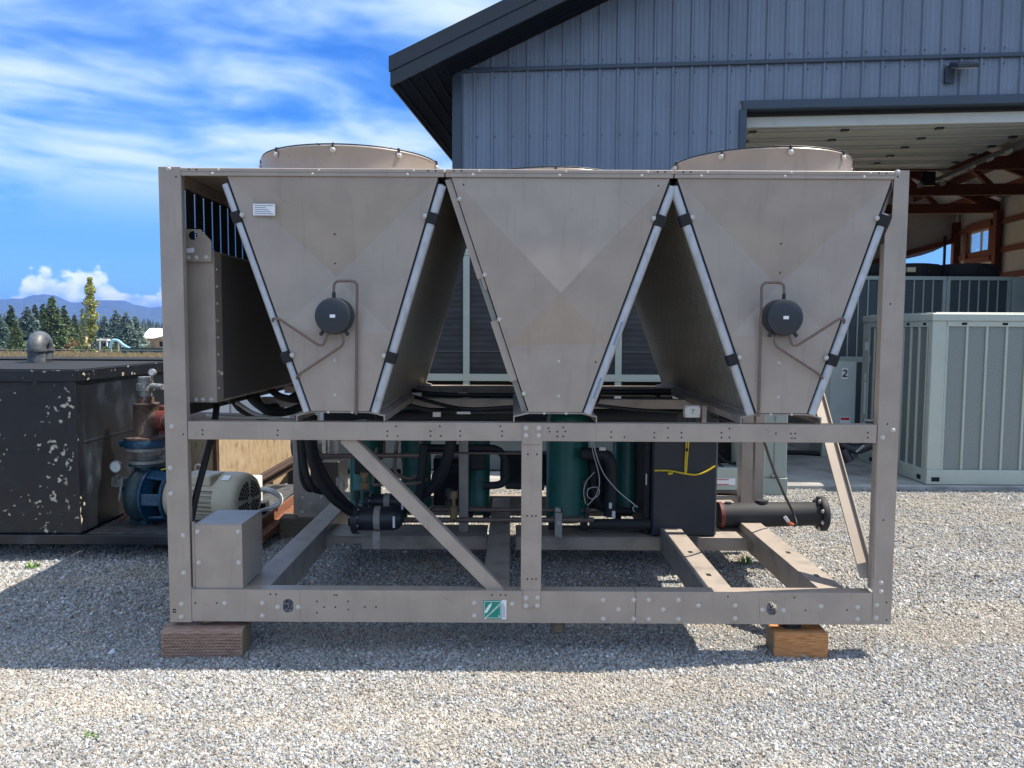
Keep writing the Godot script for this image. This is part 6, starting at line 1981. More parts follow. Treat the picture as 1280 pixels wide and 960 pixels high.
# ---------------------------------------------------------------- the metal clad shed, in its own turned frame: x along the gable, z outward
func shed() -> void:
	var s = local("metal_shed", "large slate blue ribbed metal shed with a wide raised door", "shed", Vector3(-0.73, 0, -9.85), -5.8)
	var W = 12.0
	var D = -13.6
	var E = 4.77
	var P = 0.44
	var under = func(x: float) -> float: return E + P * minf(x, W - x)
	# gable sheets, one bay between two ribs each
	var pitch = 0.2205
	var n = int(W / pitch)
	for k in n:
		var x = 0.02 + k * pitch
		var x1 = x + pitch - 0.0008
		var low = 0.02
		if x1 > 3.50 and x < 7.50: low = 4.3605
		put("wall_sheet", rib_sheet(x, x1, low, 4.785, 4.785), M.siding, s)
		if low > 1.0 and x < 3.47: put("wall_sheet", rib_sheet(x, 3.47, 0.02, 4.36, 4.36), M.siding, s)
		if low > 1.0 and x1 > 7.53: put("wall_sheet", rib_sheet(maxf(x, 7.53), x1, 0.02, 4.36, 4.36), M.siding, s)
		if under.call(x) > 4.86 and under.call(x1) > 4.86: put("wall_sheet", rib_sheet(x, x1, 4.832, under.call(x) - 0.01, under.call(x1) - 0.01), M.siding, s)
	var b = MB.new()
	# screws in rows
	for k in n:
		for y in [0.9, 1.8, 2.7, 3.35, 4.0, 4.72, 4.9, 5.6, 6.4]:
			var x = 0.02 + k * pitch + 0.045
			if (x > 3.45 and x < 7.55 and y < 4.4) or y > under.call(x) - 0.1: continue
			b.obox(Transform3D(Basis(), Vector3(x, y, 0.010)), Vector3(0.014, 0.014, 0.006), 0.003)
	put("screws", b, M.trim, s, "", "stuff")
	b = MB.new()
	b.box(Vector3(-0.03, 0.0, 0.04), Vector3(0.09, 4.80, -0.02), 0.006)
	b.box(Vector3(-0.03, 0.0, -0.0205), Vector3(-0.02, 4.76, -0.12), 0.003)
	put("corner_trim", b, M.trim_mid, s)
	b = MB.new()
	b.box(Vector3(0.091, 4.786, 0.05), Vector3(W, 4.831, -0.02), 0.004)
	put("belt_trim", b, M.trim_mid, s)
	# other walls
	b = MB.new()
	b.box(Vector3(0, 0, -0.121), Vector3(0.03, E + 0.19, D), 0.0)
	put("side_wall", b, M.siding, s)
	b = MB.new()
	b.box(Vector3(W - 0.03, 0, -0.02), Vector3(W, 3.64, D), 0.0)
	b.box(Vector3(W - 0.03, 4.30, -0.02), Vector3(W, E + 0.19, D), 0.0)
	b.box(Vector3(W - 0.03, 3.6405, -0.02), Vector3(W, 4.2995, -11.45), 0.0)
	b.box(Vector3(W - 0.03, 3.6405, -12.62), Vector3(W, 4.2995, D), 0.0)
	put("side_wall", b, M.lining, s)
	# inside face of the gable
	b = MB.new()
	b.box(Vector3(0.03, 0, -0.03), Vector3(3.50, E, -0.05), 0.0)
	b.box(Vector3(7.50, 0, -0.03), Vector3(W - 0.03, E, -0.05), 0.0)
	b.box(Vector3(3.501, 4.37, -0.03), Vector3(7.499, E, -0.05), 0.0)
	b.prism(Transform3D(Basis(), Vector3(0, 0, -0.05)), [Vector2(0.0, E + 0.001), Vector2(W, E + 0.001), Vector2(W, E + 0.2), Vector2(W / 2, E + P * W / 2 + 0.2), Vector2(0.0, E + 0.2)], 0.02)
	put("wall_lining", b, M.lining, s)
	# far gable with its own opening
	b = MB.new()
	b.box(Vector3(0.03, 0, D + 0.1), Vector3(2.0, E, D), 0.0)
	b.box(Vector3(2.0, 4.40, D + 0.1), Vector3(W - 0.031, E, D), 0.0)
	b.prism(Transform3D(Basis(), Vector3(0, 0, D)), [Vector2(0.03, E + 0.001), Vector2(W - 0.03, E + 0.001), Vector2(W - 0.03, E + 0.2), Vector2(W / 2, E + P * W / 2 + 0.2), Vector2(0.03, E + 0.2)], 0.1)
	put("rear_wall", b, M.lining, s)
	b = MB.new()
	var curve = [Vector2(2.0, E), Vector2(2.0, 3.45)]
	for k in 9:
		var f = k / 8.0
		curve.append(Vector2(2.0 + 7.4 * f, 3.45 + 0.12 * f))
	for k in 9:
		var f = (k + 1) / 9.0
		curve.append(Vector2(9.4 + 2.5 * sin(f * PI / 2), 3.57 + (4.42 - 3.57) * (1.0 - cos(f * PI / 2))))
	curve.append(Vector2(11.9, E))
	b.prism(Transform3D(Basis(), Vector3(0, 0, D + 0.2)), curve, 0.02)
	put("white_curtain", b, M.door_white, s)
	b = MB.new()
	b.bar(Vector3(7.4, 2.95, D + 0.3), Vector3(11.8, 4.16, D + 0.3), 0.1, 0.14, Vector3.UP, 0.004)
	put("brace", b, M.lumber, s)
	b = MB.new()
	b.box(Vector3(11.55, 0.0, D + 0.33), Vector3(11.61, 4.3, D + 0.39), 0.003)
	put("door_track", b, M.trim, s)
	# roof: white lined underside, dark metal above
	for g in [0, 1]:
		var xa = -0.66 if g == 0 else W / 2
		var xb = W / 2 if g == 0 else W + 0.66
		b = MB.new()
		var prof = [Vector2(xa, under.call(xa) + 0.24), Vector2(xb, under.call(xb) + 0.24), Vector2(xb, under.call(xb) + 0.31), Vector2(xa, under.call(xa) + 0.31)]
		b.prism(Transform3D(Basis(), Vector3(0, 0, 0.60)), prof, D - 1.0)
		put("roof", b, M.fascia, s)
		b = MB.new()
		var ia = 0.0 if g == 0 else W / 2
		var ib = W / 2 if g == 0 else W
		b.prism(Transform3D(Basis(), Vector3(0, 0, -0.06)), [Vector2(ia, under.call(ia) + 0.20), Vector2(ib, under.call(ib) + 0.20), Vector2(ib, under.call(ib) + 0.22), Vector2(ia, under.call(ia) + 0.22)], D + 0.1)
		put("roof_lining", b, M.lining, s)
	# rake fascia in two steps, soffit and eave
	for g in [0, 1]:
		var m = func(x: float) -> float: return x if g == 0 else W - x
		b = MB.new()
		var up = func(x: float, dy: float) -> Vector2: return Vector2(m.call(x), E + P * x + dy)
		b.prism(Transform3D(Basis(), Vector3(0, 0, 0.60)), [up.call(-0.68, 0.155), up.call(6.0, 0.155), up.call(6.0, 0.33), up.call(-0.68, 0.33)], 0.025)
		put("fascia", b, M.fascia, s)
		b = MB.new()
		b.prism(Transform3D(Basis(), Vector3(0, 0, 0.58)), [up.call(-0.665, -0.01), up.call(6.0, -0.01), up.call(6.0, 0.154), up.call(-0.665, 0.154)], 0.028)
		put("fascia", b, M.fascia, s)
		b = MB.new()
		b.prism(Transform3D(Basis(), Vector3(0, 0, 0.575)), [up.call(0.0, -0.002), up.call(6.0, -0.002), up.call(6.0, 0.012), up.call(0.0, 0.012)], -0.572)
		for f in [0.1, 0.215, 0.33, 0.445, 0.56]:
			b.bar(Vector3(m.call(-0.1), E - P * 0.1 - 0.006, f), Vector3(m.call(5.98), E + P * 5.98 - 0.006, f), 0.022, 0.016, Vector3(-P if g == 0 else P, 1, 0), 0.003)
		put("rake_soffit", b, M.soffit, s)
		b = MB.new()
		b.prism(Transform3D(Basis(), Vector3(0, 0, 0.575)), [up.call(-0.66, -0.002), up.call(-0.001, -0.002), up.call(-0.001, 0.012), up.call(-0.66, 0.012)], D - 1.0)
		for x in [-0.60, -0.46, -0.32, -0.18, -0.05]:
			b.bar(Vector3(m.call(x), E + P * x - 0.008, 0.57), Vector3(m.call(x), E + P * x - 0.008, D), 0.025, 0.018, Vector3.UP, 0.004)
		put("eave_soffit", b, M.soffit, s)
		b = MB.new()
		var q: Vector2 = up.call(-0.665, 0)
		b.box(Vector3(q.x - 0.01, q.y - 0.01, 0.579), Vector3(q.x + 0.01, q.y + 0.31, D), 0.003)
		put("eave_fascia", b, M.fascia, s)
	# door opening trim and the raised sectional door
	b = MB.new()
	b.box(Vector3(3.50, 4.26, 0.045), Vector3(7.50, 4.36, -0.12), 0.004)
	b.box(Vector3(3.47, 0.0, 0.045), Vector3(3.555, 4.2595, -0.12), 0.004)
	b.box(Vector3(7.445, 0.0, 0.045), Vector3(7.53, 4.2595, -0.12), 0.004)
	put("door_trim", b, M.trim_mid, s)
	var d = local("overhead_door", "raised white sectional overhead door under the shed ceiling", "door", Vector3(-0.73, 0, -9.85), -5.8)
	var sec = 0.54
	for k in 6:
		b = MB.new()
		var z = -0.26 - k * sec
		var y = 4.205 + 0.004 * k
		b.box(Vector3(3.62, y, z), Vector3(7.38, y + 0.045, z - sec + 0.006), 0.004)
		for f in [0.09, 0.45]:
			b.box(Vector3(3.63, y - 0.010, z - f), Vector3(7.37, y - 0.0005, z - f - 0.018), 0.003)
		var st = put("section", b, M.door_white, d)
		b = MB.new()
		for j in 4:
			var x = 3.75 + j * 1.16
			b.box(Vector3(x, y - 0.03, z + 0.03), Vector3(x + 0.09, y - 0.0005, z - 0.05), 0.004)
		put("hinge", b, M.trim, st)
	b = MB.new()
	b.box(Vector3(3.58, 4.10, -0.19), Vector3(7.40, 4.235, -0.245), 0.006)
	put("bottom_bar", b, M.door_white, d)
	b = MB.new()
	b.box(Vector3(3.557, 4.22, -0.121), Vector3(7.443, 4.42, -0.18), 0.004)
	put("top_seal", b, M.rubber, s)
	for x in [3.585, 7.43]:
		b = MB.new()
		b.box(Vector3(x - 0.02, 4.10, -0.25), Vector3(x + 0.02, 4.17, -4.0), 0.004)
		put("track", b, M.steel, d)
		b = MB.new()
		for k in 7:
			b.box(Vector3(x - 0.05, 4.06, -0.6 - k * 0.5), Vector3(x - 0.021, 4.10, -0.75 - k * 0.5), 0.003)
		put("roller", b, M.white, d)
	# timber frame inside
	for z in [-5.6, -8.4, -11.1]:
		b = MB.new()
		b.box(Vector3(0.05, 4.62, z), Vector3(W - 0.05, 4.86, z - 0.10), 0.006)
		put("tie_beam", b, M.lumber, s)
		for g in [0, 1]:
			b = MB.new()
			var a = Vector3(0.1 if g == 0 else W - 0.1, E + 0.02, z - 0.05)
			b.bar(a, Vector3(W / 2, E + P * W / 2 - 0.2, z - 0.05), 0.1, 0.22, Vector3.UP, 0.005)
			put("rafter", b, M.lumber, s)
			for f in [[0.25, 0.45], [0.65, 0.75]]:
				b = MB.new()
				var p: Vector3 = Vector3(lerpf(a.x, W / 2, f[0]), 4.84, z - 0.05)
				var q: Vector3 = Vector3(lerpf(a.x, W / 2, f[1]), E + P * absf(lerpf(a.x, W / 2, f[1]) - (0.0 if g == 0 else W)) - 0.1, z - 0.05)
				b.bar(p, q, 0.09, 0.14, Vector3.BACK, 0.004)
				put("web", b, M.lumber, s)
	for g in [0, 1]:
		for k in 8:
			b = MB.new()
			var x = 0.45 + k * 0.74
			var y: float = under.call(x) + 0.10
			var xx = x if g == 0 else W - x
			b.box(Vector3(xx - 0.03, y - 0.10, -0.07), Vector3(xx + 0.03, y + 0.085, D + 0.12), 0.004)
			put("purlin", b, M.lumber, s)
	for z in [-1.4, -3.8, -6.2, -8.6, -10.95, -13.2]:
		b = MB.new()
		b.box(Vector3(W - 0.20, 0, z), Vector3(W - 0.035, E - 0.1, z - 0.17), 0.005)
		put("wall_post", b, M.lumber, s)
	for y in [0.6, 1.4, 2.2, 2.95, 3.6, 4.30]:
		b = MB.new()
		b.box(Vector3(W - 0.09, y, -0.06), Vector3(W - 0.036, y + 0.14, D + 0.1), 0.004)
		put("girt", b, M.lumber, s)
	b = MB.new()
	b.box(Vector3(W - 0.14, 3.44, -11.35), Vector3(W - 0.037, 3.59, -12.72), 0.004)
	b.box(Vector3(W - 0.14, 4.31, -11.35), Vector3(W - 0.0905, 4.50, -12.72), 0.004)
	b.box(Vector3(W - 0.14, 3.59, -11.25), Vector3(W - 0.0905, 4.31, -11.44), 0.004)
	b.box(Vector3(W - 0.14, 3.59, -12.63), Vector3(W - 0.0905, 4.31, -12.82), 0.004)
	put("window_surround", b, M.lumber, s)
	b = MB.new()
	for q in [[-11.46, -11.50, 3.72, 4.29], [-12.57, -12.61, 3.72, 4.29], [-11.98, -12.05, 3.76, 4.25]]:
		b.box(Vector3(W - 0.045, q[2], q[0]), Vector3(W - 0.005, q[3], q[1]), 0.003)
	b.box(Vector3(W - 0.045, 3.72, -11.5005), Vector3(W - 0.005, 3.76, -12.5695), 0.003)
	b.box(Vector3(W - 0.045, 4.25, -11.5005), Vector3(W - 0.005, 4.29, -12.5695), 0.003)
	var win = put("window", b, M.white, s)
	b = MB.new()
	b.box(Vector3(W - 0.027, 3.761, -11.501), Vector3(W - 0.023, 4.249, -11.979), 0.0)
	put("pane", b, M.glass, win)
	b = MB.new()
	b.box(Vector3(W - 0.027, 3.761, -12.051), Vector3(W - 0.023, 4.249, -12.569), 0.0)
	put("pane", b, M.glass, win)
	b = MB.new()
	b.box(Vector3(0.04, -0.25, -0.6), Vector3(W - 0.05, 0.055, D + 0.02), 0.0)
	put("floor", b, M.concrete, s)
	# wall lamp over the door
	var l = local("wall_lamp", "small grey wall pack lamp on the shed above the raised door", "lamp", Vector3(-0.73, 0, -9.85), -5.8)
	b = MB.new()
	b.box(Vector3(5.80, 4.50, 0.008), Vector3(5.90, 4.70, 0.06), 0.008)
	put("bracket", b, M.trim, l)
	b = MB.new()
	b.obox(Transform3D(Basis(Vector3.RIGHT, 0.35), Vector3(5.95, 4.665, 0.17)), Vector3(0.24, 0.055, 0.24), 0.012)
	put("housing", b, M.trim, l)
	b = MB.new()
	b.obox(Transform3D(Basis(Vector3.RIGHT, 0.35), Vector3(5.95, 4.637, 0.161)), Vector3(0.20, 0.008, 0.2), 0.002)
	put("lens", b, M.label, l)
	# twin headed light on a tie beam
	var t = local("twin_light", "black twin headed light with white lenses under the shed tie beam", "lamp", Vector3(-0.73, 0, -9.85), -5.8)
	b = MB.new()
	b.box(Vector3(7.86, 4.34, -5.62), Vector3(8.10, 4.60, -5.69), 0.01)
	b.tube([Vector3(7.88, 4.42, -5.60), Vector3(7.80, 4.36, -5.55)], 0.03, 10)
	b.tube([Vector3(8.08, 4.42, -5.60), Vector3(8.16, 4.38, -5.55)], 0.03, 10)
	put("base", b, M.black, t)
	for p in [Vector3(7.78, 4.33, -5.52), Vector3(8.18, 4.36, -5.52)]:
		b = MB.new()
		b.lathe(facing(p, Vector3(0, -0.7, 0.7)), [Vector2(0, -0.04), Vector2(0.035, -0.03), Vector2(0.055, 0.0), Vector2(0.055, 0.015), Vector2(0.0, 0.025)], 16)
		put("lamp_head", b, M.white, t)

func rib_sheet(x0: float, x1: float, y0: float, ya: float, yb: float) -> MB:
	# one bay of ribbed sheet: a raised rib at its left edge, two shallow stiffeners
	var b = MB.new()
	var pts = [[0.0, 0.030], [0.018, 0.030], [0.034, 0.002], [0.085, 0.002], [0.090, 0.006], [0.100, 0.006], [0.105, 0.002], [0.145, 0.002], [0.150, 0.006], [0.160, 0.006], [0.165, 0.002], [0.204, 0.002], [0.2195, 0.028]]
	for i in pts.size() - 1:
		var p: float = x0 + pts[i][0]
		var q: float = x0 + pts[i + 1][0]
		if p > x1: continue
		q = minf(q, x1)
		var yp = lerpf(ya, yb, (p - x0) / (x1 - x0))
		var yq = lerpf(ya, yb, (q - x0) / (x1 - x0))
		if yp <= y0 or yq <= y0: continue
		b.quad(Vector3(p, y0, pts[i][1]), Vector3(q, y0, pts[i + 1][1]), Vector3(q, yq, pts[i + 1][1]), Vector3(p, yp, pts[i][1]), Vector3.BACK)
	return b

# ---------------------------------------------------------------- the valley beyond
func conifer_crown(h: float, spread: float, base: Color, levels: int, seed_: int) -> MB:
	var g = RandomNumberGenerator.new()
	g.seed = seed_
	var b = MB.new()
	b.tinted = true
	b.col = base * 0.7
	b.tube([Vector3(0, h * 0.8, 0), Vector3(0, h, 0)], 0.07, 5)
	for l in levels:
		var f = (l + g.randf() * 0.6) / levels
		var y = h * (0.05 + 0.95 * f)
		var reach = spread * pow(1.0 - f, 0.8) * g.randf_range(0.8, 1.12) + 0.12
		var n = int(5 + 9 * (1.0 - f))
		var turn = g.randf() * TAU
		for k in n:
			var a = turn + TAU * (k + g.randf_range(-0.3, 0.3)) / n
			var d = Vector3(cos(a), 0, sin(a))
			var s = Vector3(-sin(a), 0, cos(a))
			var r = reach * g.randf_range(0.68, 1.15)
			var dy = g.randf_range(-0.55, 0.55) * h / levels
			var tone = g.randf_range(0.65, 1.45)
			var steps = 4
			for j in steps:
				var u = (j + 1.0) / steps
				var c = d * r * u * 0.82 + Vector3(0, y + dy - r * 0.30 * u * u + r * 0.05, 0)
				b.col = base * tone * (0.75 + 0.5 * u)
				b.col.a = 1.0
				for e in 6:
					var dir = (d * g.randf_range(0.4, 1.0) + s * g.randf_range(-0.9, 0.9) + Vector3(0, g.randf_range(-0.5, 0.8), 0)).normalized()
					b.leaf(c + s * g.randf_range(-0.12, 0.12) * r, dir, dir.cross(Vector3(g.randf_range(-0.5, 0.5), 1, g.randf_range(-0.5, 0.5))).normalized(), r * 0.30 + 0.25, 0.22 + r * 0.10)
	return b

func leafy(points: Array, size: float, base: Color, g: RandomNumberGenerator) -> MB:
	var b = MB.new()
	b.tinted = true
	for p in points:
		var tone = g.randf_range(0.55, 1.5)
		b.col = Color(base.r * tone * g.randf_range(0.9, 1.2), base.g * tone, base.b * tone * g.randf_range(0.7, 1.2))
		for k in 3:
			var d = Vector3(g.randf_range(-1, 1), g.randf_range(-0.6, 1), g.randf_range(-1, 1)).normalized()
			var s = d.cross(Vector3(g.randf_range(-1, 1), 1, g.randf_range(-1, 1))).normalized()
			b.leaf(p, d, s, size * g.randf_range(0.7, 1.3), size * 0.6)
	return b

func tree(called: String, label: String, kind: String, group: String, at: Vector3, crown: Mesh, m: Material, scale_: float, turn: float, trunk_h: float, trunk_r: float) -> void:
	var o = local(called, label, kind, at, rad_to_deg(turn), group)
	var b = MB.new()
	b.lathe(Transform3D(), [Vector2(trunk_r, -0.3), Vector2(trunk_r * 0.8, trunk_h * 0.3), Vector2(trunk_r * 0.1, trunk_h)], 8)
	put("trunk", b, M.bark, o)
	place("crown", crown, m, Transform3D(Basis.from_scale(Vector3.ONE * scale_), Vector3.ZERO), o)

func far_land() -> void:
	var g = RandomNumberGenerator.new()
	g.seed = 11
	var low = -3.4
	# conifers past the field
	var blue = Color(0.155, 0.215, 0.195)
	var green = Color(0.115, 0.165, 0.075)
	var kinds = [conifer_crown(10.0, 3.6, blue, 19, 1).mesh(), conifer_crown(10.0, 3.3, green, 20, 2).mesh(), conifer_crown(10.0, 4.6, blue, 17, 3).mesh(), conifer_crown(10.0, 3.0, green * 0.8, 19, 4).mesh()]
	var list = [
		[-8, 418, 168, 1, 382, "tall dark conifer at the left edge of the photo"],
		[3, 440, 160, 0, 396, "blue green spruce at the far left behind the vent pipe"],
		[17, 440, 172, 3, 386, "dark pointed conifer rising behind the spruces at the far left"],
		[22, 440, 156, 1, 404, "low green conifer just left of the vent pipe"],
		[37, 440, 170, 2, 387, "broad blue spruce straight behind the vent pipe"],
		[47, 440, 182, 3, 385, "narrow dark conifer between the broad spruce and the tall one"],
		[57, 440, 175, 3, 384, "dark conifer touching the left side of the tallest conifer"],
		[68, 440, 165, 1, 374, "tallest green conifer, just right of the vent pipe"],
		[83, 440, 200, 3, 386, "distant dark blue conifer left of the poplar"],
		[96, 440, 215, 3, 397, "lower distant dark conifer beside the poplar"],
		[133, 440, 176, 0, 398, "blue spruce just right of the poplar"],
		[147, 440, 172, 2, 391, "biggest blue spruce, between the poplar and the pale house"],
		[160, 440, 168, 2, 394, "bushy blue spruce above the garden slide"],
		[171, 440, 178, 0, 398, "blue spruce at the right end of the row by the pale house"]]
	for t in list:
		var z: float = t[2]
		var x: float = (t[0] - 640.0) / 963.0 * z * 1.002
		var top: float = 1.6 + (413.0 - t[4]) / 963.0 * z * 1.005
		var h = top - low
		tree("conifer", t[5], "conifer", "conifers beyond the field", Vector3(x, low, -z), kinds[t[3]], M.needle, h / 10.0, g.randf() * TAU, h * 0.9, 0.22)
	# the poplar
	var pts = []
	for k in 1900:
		var f = g.randf()
		var y = 1.2 + f * 15.2
		var r = 1.95 * pow(sin(PI * clampf(0.10 + f * 0.86, 0, 1)), 0.7) * (0.72 + 0.28 * sin(f * 31.0 + 1.0))
		var a = g.randf() * TAU
		var q = sqrt(g.randf())
		if sin(a * 3.0 + y * 2.3) + sin(y * 5.1 + a) > 1.25: continue
		pts.append(Vector3(cos(a) * r * q, y, sin(a) * r * q))
	for k in 160:
		var f = g.randf()
		pts.append(Vector3(-2.0 + g.randf_range(-0.6, 0.6) * (1 - f * 0.6), 1.0 + f * 8.5, g.randf_range(-0.5, 0.5)))
	tree("poplar", "tall narrow yellow green poplar standing above the conifers", "poplar tree", "", Vector3(-97.0, low, -178.0), leafy(pts, 0.42, Color(0.34, 0.37, 0.08), g).mesh(), M.leaf, 1.0, 0.0, 14.5, 0.3)
	# shrubs along the fence
	var shrubs = [[86, 432, 170, 3.2, 2.6, Color(0.19, 0.15, 0.055), "yellowing shrub left of the poplar behind the fence"], [92, 436, 165, 3.4, 1.8, Color(0.20, 0.11, 0.05), "rusty brown shrub in front of the yellowing one"], [104, 438, 160, 2.4, 1.4, Color(0.12, 0.16, 0.05), "low green shrub at the foot of the poplar"], [141, 439, 158, 2.4, 1.2, Color(0.09, 0.14, 0.05), "low green shrub between the pergola and the garden slide"]]
	for s in shrubs:
		pts = []
		for k in 420:
			var a = g.randf() * TAU
			var e = acos(g.randf())
			var r = 0.75 + 0.3 * g.randf()
			pts.append(Vector3(cos(a) * sin(e) * s[3] * r, cos(e) * s[4] * r * (0.8 + 0.3 * sin(a * 3)), sin(a) * sin(e) * s[3] * 0.7 * r))
		var o = local("shrub", s[6], "shrub", Vector3((s[0] - 640.0) / 963.0 * s[2], low, -s[2]), 0.0, "shrubs beyond the fence")
		put("foliage", leafy(pts, 0.42, s[5], g), M.leaf, o)
		var b = MB.new()
		for k in 5:
			b.tube([Vector3(0, -0.2, 0), Vector3(cos(k * 1.3) * s[3] * 0.6, s[4] * 0.7, sin(k * 1.3) * s[3] * 0.4)], 0.05, 5)
		put("stem", b, M.bark, o)
	# wire fence with posts and a dark screen on its right half
	var fz = -132.0
	var fe = thing("wire_fence", "long low wire fence with thin posts across the field", "fence", Vector3(-85, low, fz))
	var b = MB.new()
	b.tube([Vector3(-140, low + 1.25, fz), Vector3(-40, low + 1.25, fz)], 0.035, 6)
	put("rail", b, M.fence, fe)
	for k in 28:
		b = MB.new()
		b.tube([Vector3(-138.0 + k * 3.6, low - 0.2, fz), Vector3(-138.0 + k * 3.6, low + 1.3, fz)], 0.04, 6)
		put("post", b, M.fence, fe)
	b = MB.new()
	for k in 240:
		b.bar(Vector3(-138.0 + k * 0.41, low + 0.05, fz), Vector3(-138.0 + k * 0.41, low + 1.22, fz), 0.008, 0.008, Vector3.RIGHT, 0.0)
	put("wire", b, M.fence, fe, "", "stuff")
	b = MB.new()
	b.box(Vector3(-74.0, low, fz - 14), Vector3(-55.0, low + 1.3, fz - 14.1), 0.0)
	tag(put("green_screen", b, mat(lin(0.02, 0.055, 0.05), 0.8)), "dark green screen fence in front of the pale house", "fence")
	# house
	var hz = -185.0
	var o = thing("house", "pale single storey house with a white metal roof beyond the field", "house", Vector3(-83, low, hz))
	b = MB.new()
	b.box(Vector3(-88.5, low, hz), Vector3(-70.0, low + 2.6, hz - 9), 0.0)
	b.box(Vector3(-84.5, low, hz + 3), Vector3(-70.0, low + 2.5, hz - 0.01), 0.0)
	put("wall", b, M.house, o)
	b = MB.new()
	b.prism(Transform3D(Basis(Vector3(0, 0, -1), Vector3(0, 1, 0), Vector3(1, 0, 0)), Vector3(-89.0, low + 2.6, hz + 0.4)), [Vector2(0, 0), Vector2(5, 2.4), Vector2(10, 0)], 20.0)
	put("roof", b, M.roof_white, o)
	b = MB.new()
	b.prism(Transform3D(Basis(), Vector3(-85.0, low + 2.5, hz + 3.4)), [Vector2(0, 0), Vector2(7.5, 1.9), Vector2(15, 0)], -5.0)
	put("roof", b, M.house, o)
	for x in [-83.2, -81.0]:
		b = MB.new()
		b.box(Vector3(x, low + 0.7, hz + 3.06), Vector3(x + 1.2, low + 1.9, hz + 3.005), 0.0)
		put("window", b, M.hole, o)
	# pergola and garden slide
	o = thing("pergola", "small white garden pergola right of the poplar", "pergola", Vector3(-84, low, -158))
	for x in [-84.6, -83.2]:
		b = MB.new()
		b.box(Vector3(x, low, -158), Vector3(x + 0.25, low + 2.4, -158.25), 0.01)
		put("post", b, M.roof_white, o)
	b = MB.new()
	b.box(Vector3(-85.0, low + 2.41, -157.7), Vector3(-82.7, low + 2.75, -158.8), 0.01)
	put("beam", b, M.roof_white, o)
	o = thing("garden_slide", "pale blue curved garden slide before the blue spruces", "slide", Vector3(-77, low, -152))
	b = MB.new()
	b.tube([Vector3(-79.2, low + 1.0, -152), Vector3(-79.0, low + 2.5, -152), Vector3(-77.8, low + 2.7, -152), Vector3(-76.5, low + 1.5, -152), Vector3(-74.2, low + 0.4, -152)], 0.28, 10, 1.0)
	put("chute", b, M.slide, o)
	b = MB.new()
	b.box(Vector3(-79.4, low, -152.2), Vector3(-79.2, low + 2.4, -152.5), 0.01)
	b.box(Vector3(-77.9, low, -152.2), Vector3(-77.7, low + 2.4, -152.5), 0.01)
	put("leg", b, M.fence, o)
	# straw and weeds standing in the field
	b = MB.new()
	b.tinted = true
	for k in 5000:
		var z = g.randf_range(105, 150)
		var x = -z * g.randf_range(0.42, 0.72)
		var l = g.randf_range(0.5, 1.0)
		b.col = Color(0.42 * l, 0.33 * l, 0.17 * l)
		b.leaf(Vector3(x, low, -z), Vector3(g.randf_range(-0.3, 0.3), 1, 0).normalized(), Vector3.RIGHT, g.randf_range(0.2, 0.7), 0.5)
	tag(put("dry_grass", b, M.leaf), "dry straw coloured grass standing in the field", "grass", "", "stuff")
	# wooded plain and the mountains
	var cone = MB.new()
	cone.tinted = true
	cone.col = Color(0.035, 0.06, 0.045)
	for l in 5:
		var y = l * 0.19
		var r0 = 0.27 - y * 0.25
		for k in 9:
			var a = TAU * k / 9
			var e = TAU * (k + 1) / 9
			var ra = r0 * (1.0 if k % 2 else 0.72)
			var rb = r0 * (0.72 if k % 2 else 1.0)
			cone.tri(Vector3(cos(a) * ra, y + 0.02 * (k % 3), sin(a) * ra), Vector3(cos(e) * rb, y + 0.02 * ((k + 1) % 3), sin(e) * rb), Vector3(0, y + 0.34, 0), Vector3(cos(a), 0.4, sin(a)))
	var mm = MultiMesh.new()
	mm.transform_format = MultiMesh.TRANSFORM_3D
	mm.mesh = cone.mesh()
	mm.instance_count = 3400
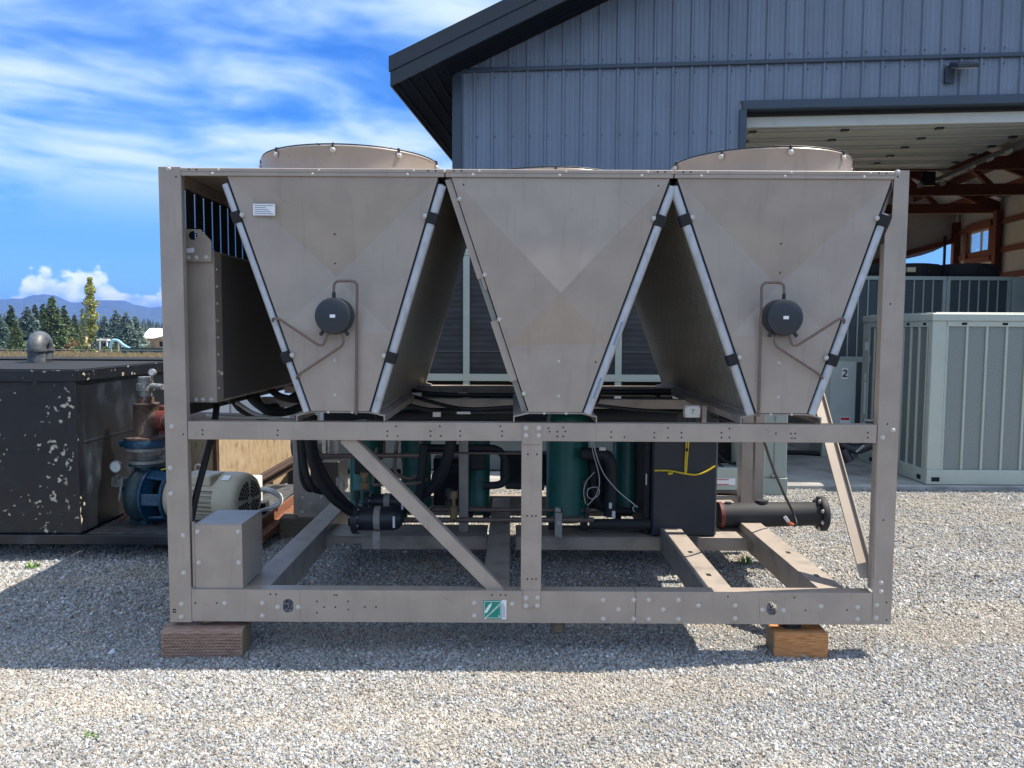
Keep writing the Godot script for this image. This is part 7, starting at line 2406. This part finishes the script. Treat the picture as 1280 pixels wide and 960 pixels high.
	for i in 3400:
		var z = g.randf_range(480, 1700)
		var az = g.randf_range(-0.85, 0.85)
		var h = g.randf_range(7, 13) * (0.8 + z / 2500.0)
		mm.set_instance_transform(i, Transform3D(Basis(Vector3.UP, g.randf() * TAU).scaled(Vector3(h * 0.9, h, h * 0.9)), Vector3(sin(az) * z, low - 0.5, -cos(az) * z)))
	var mi = MultiMeshInstance3D.new()
	mi.name = "far_forest"
	mi.multimesh = mm
	mi.material_override = M.needle
	add_child(mi)
	tag(mi, "far dark belt of forest below the mountains", "forest", "", "stuff")
	var nz = FastNoiseLite.new()
	nz.seed = 9
	nz.frequency = 1.0
	nz.fractal_octaves = 5
	b = MB.new()
	var cols = 420
	var rows = 22
	var grid = []
	for r in rows:
		var line = []
		for c in cols:
			var az = lerpf(-1.05, 1.05, c / float(cols - 1))
			var f = r / float(rows - 1)
			var dist = 3600.0 + f * 4200.0
			# skyline angle: two rounded summits on the left and a long level ridge
			var sk = 0.023 + 0.004 * nz.get_noise_2d(az * 9.0, 3.0) * 2.0 + 0.0012 * nz.get_noise_2d(az * 60.0, 5.0)
			sk += 0.0105 * exp(-pow((az + 0.543) / 0.022, 2.0)) + 0.007 * exp(-pow((az + 0.59) / 0.016, 2.0)) + 0.004 * exp(-pow((az + 0.49) / 0.03, 2.0)) + 0.005 * smoothstep(-0.52, -0.46, az)
			var rise = smoothstep(0.0, 1.0, f)
			var fold = nz.get_noise_2d(az * 24.0 + f * 2.0, f * 5.0)
			var h = low + (sk * 7800.0 + 5.0) * rise * (0.86 + 0.14 * f) + fold * 55.0 * (1.0 - f) * rise
			line.append(Vector3(sin(az) * dist, h, -cos(az) * dist))
		grid.append(line)
	for r in rows - 1:
		for c in cols - 1:
			b.quad(grid[r][c], grid[r][c + 1], grid[r + 1][c + 1], grid[r + 1][c], Vector3.UP)
	var hm = mat(Color(1, 1, 1), 0.95, 0.0, noise_tex(0.03, [[0.0, Color(0.16, 0.22, 0.16)], [0.55, Color(0.22, 0.28, 0.20)], [0.8, Color(0.34, 0.36, 0.27)], [1.0, Color(0.5, 0.48, 0.38)]], 71), Vector3(0.0012, 0.0012, 0.0012))
	tag(put("mountains", b, hm), "long blue wooded mountain ridge on the horizon", "mountains", "", "structure")
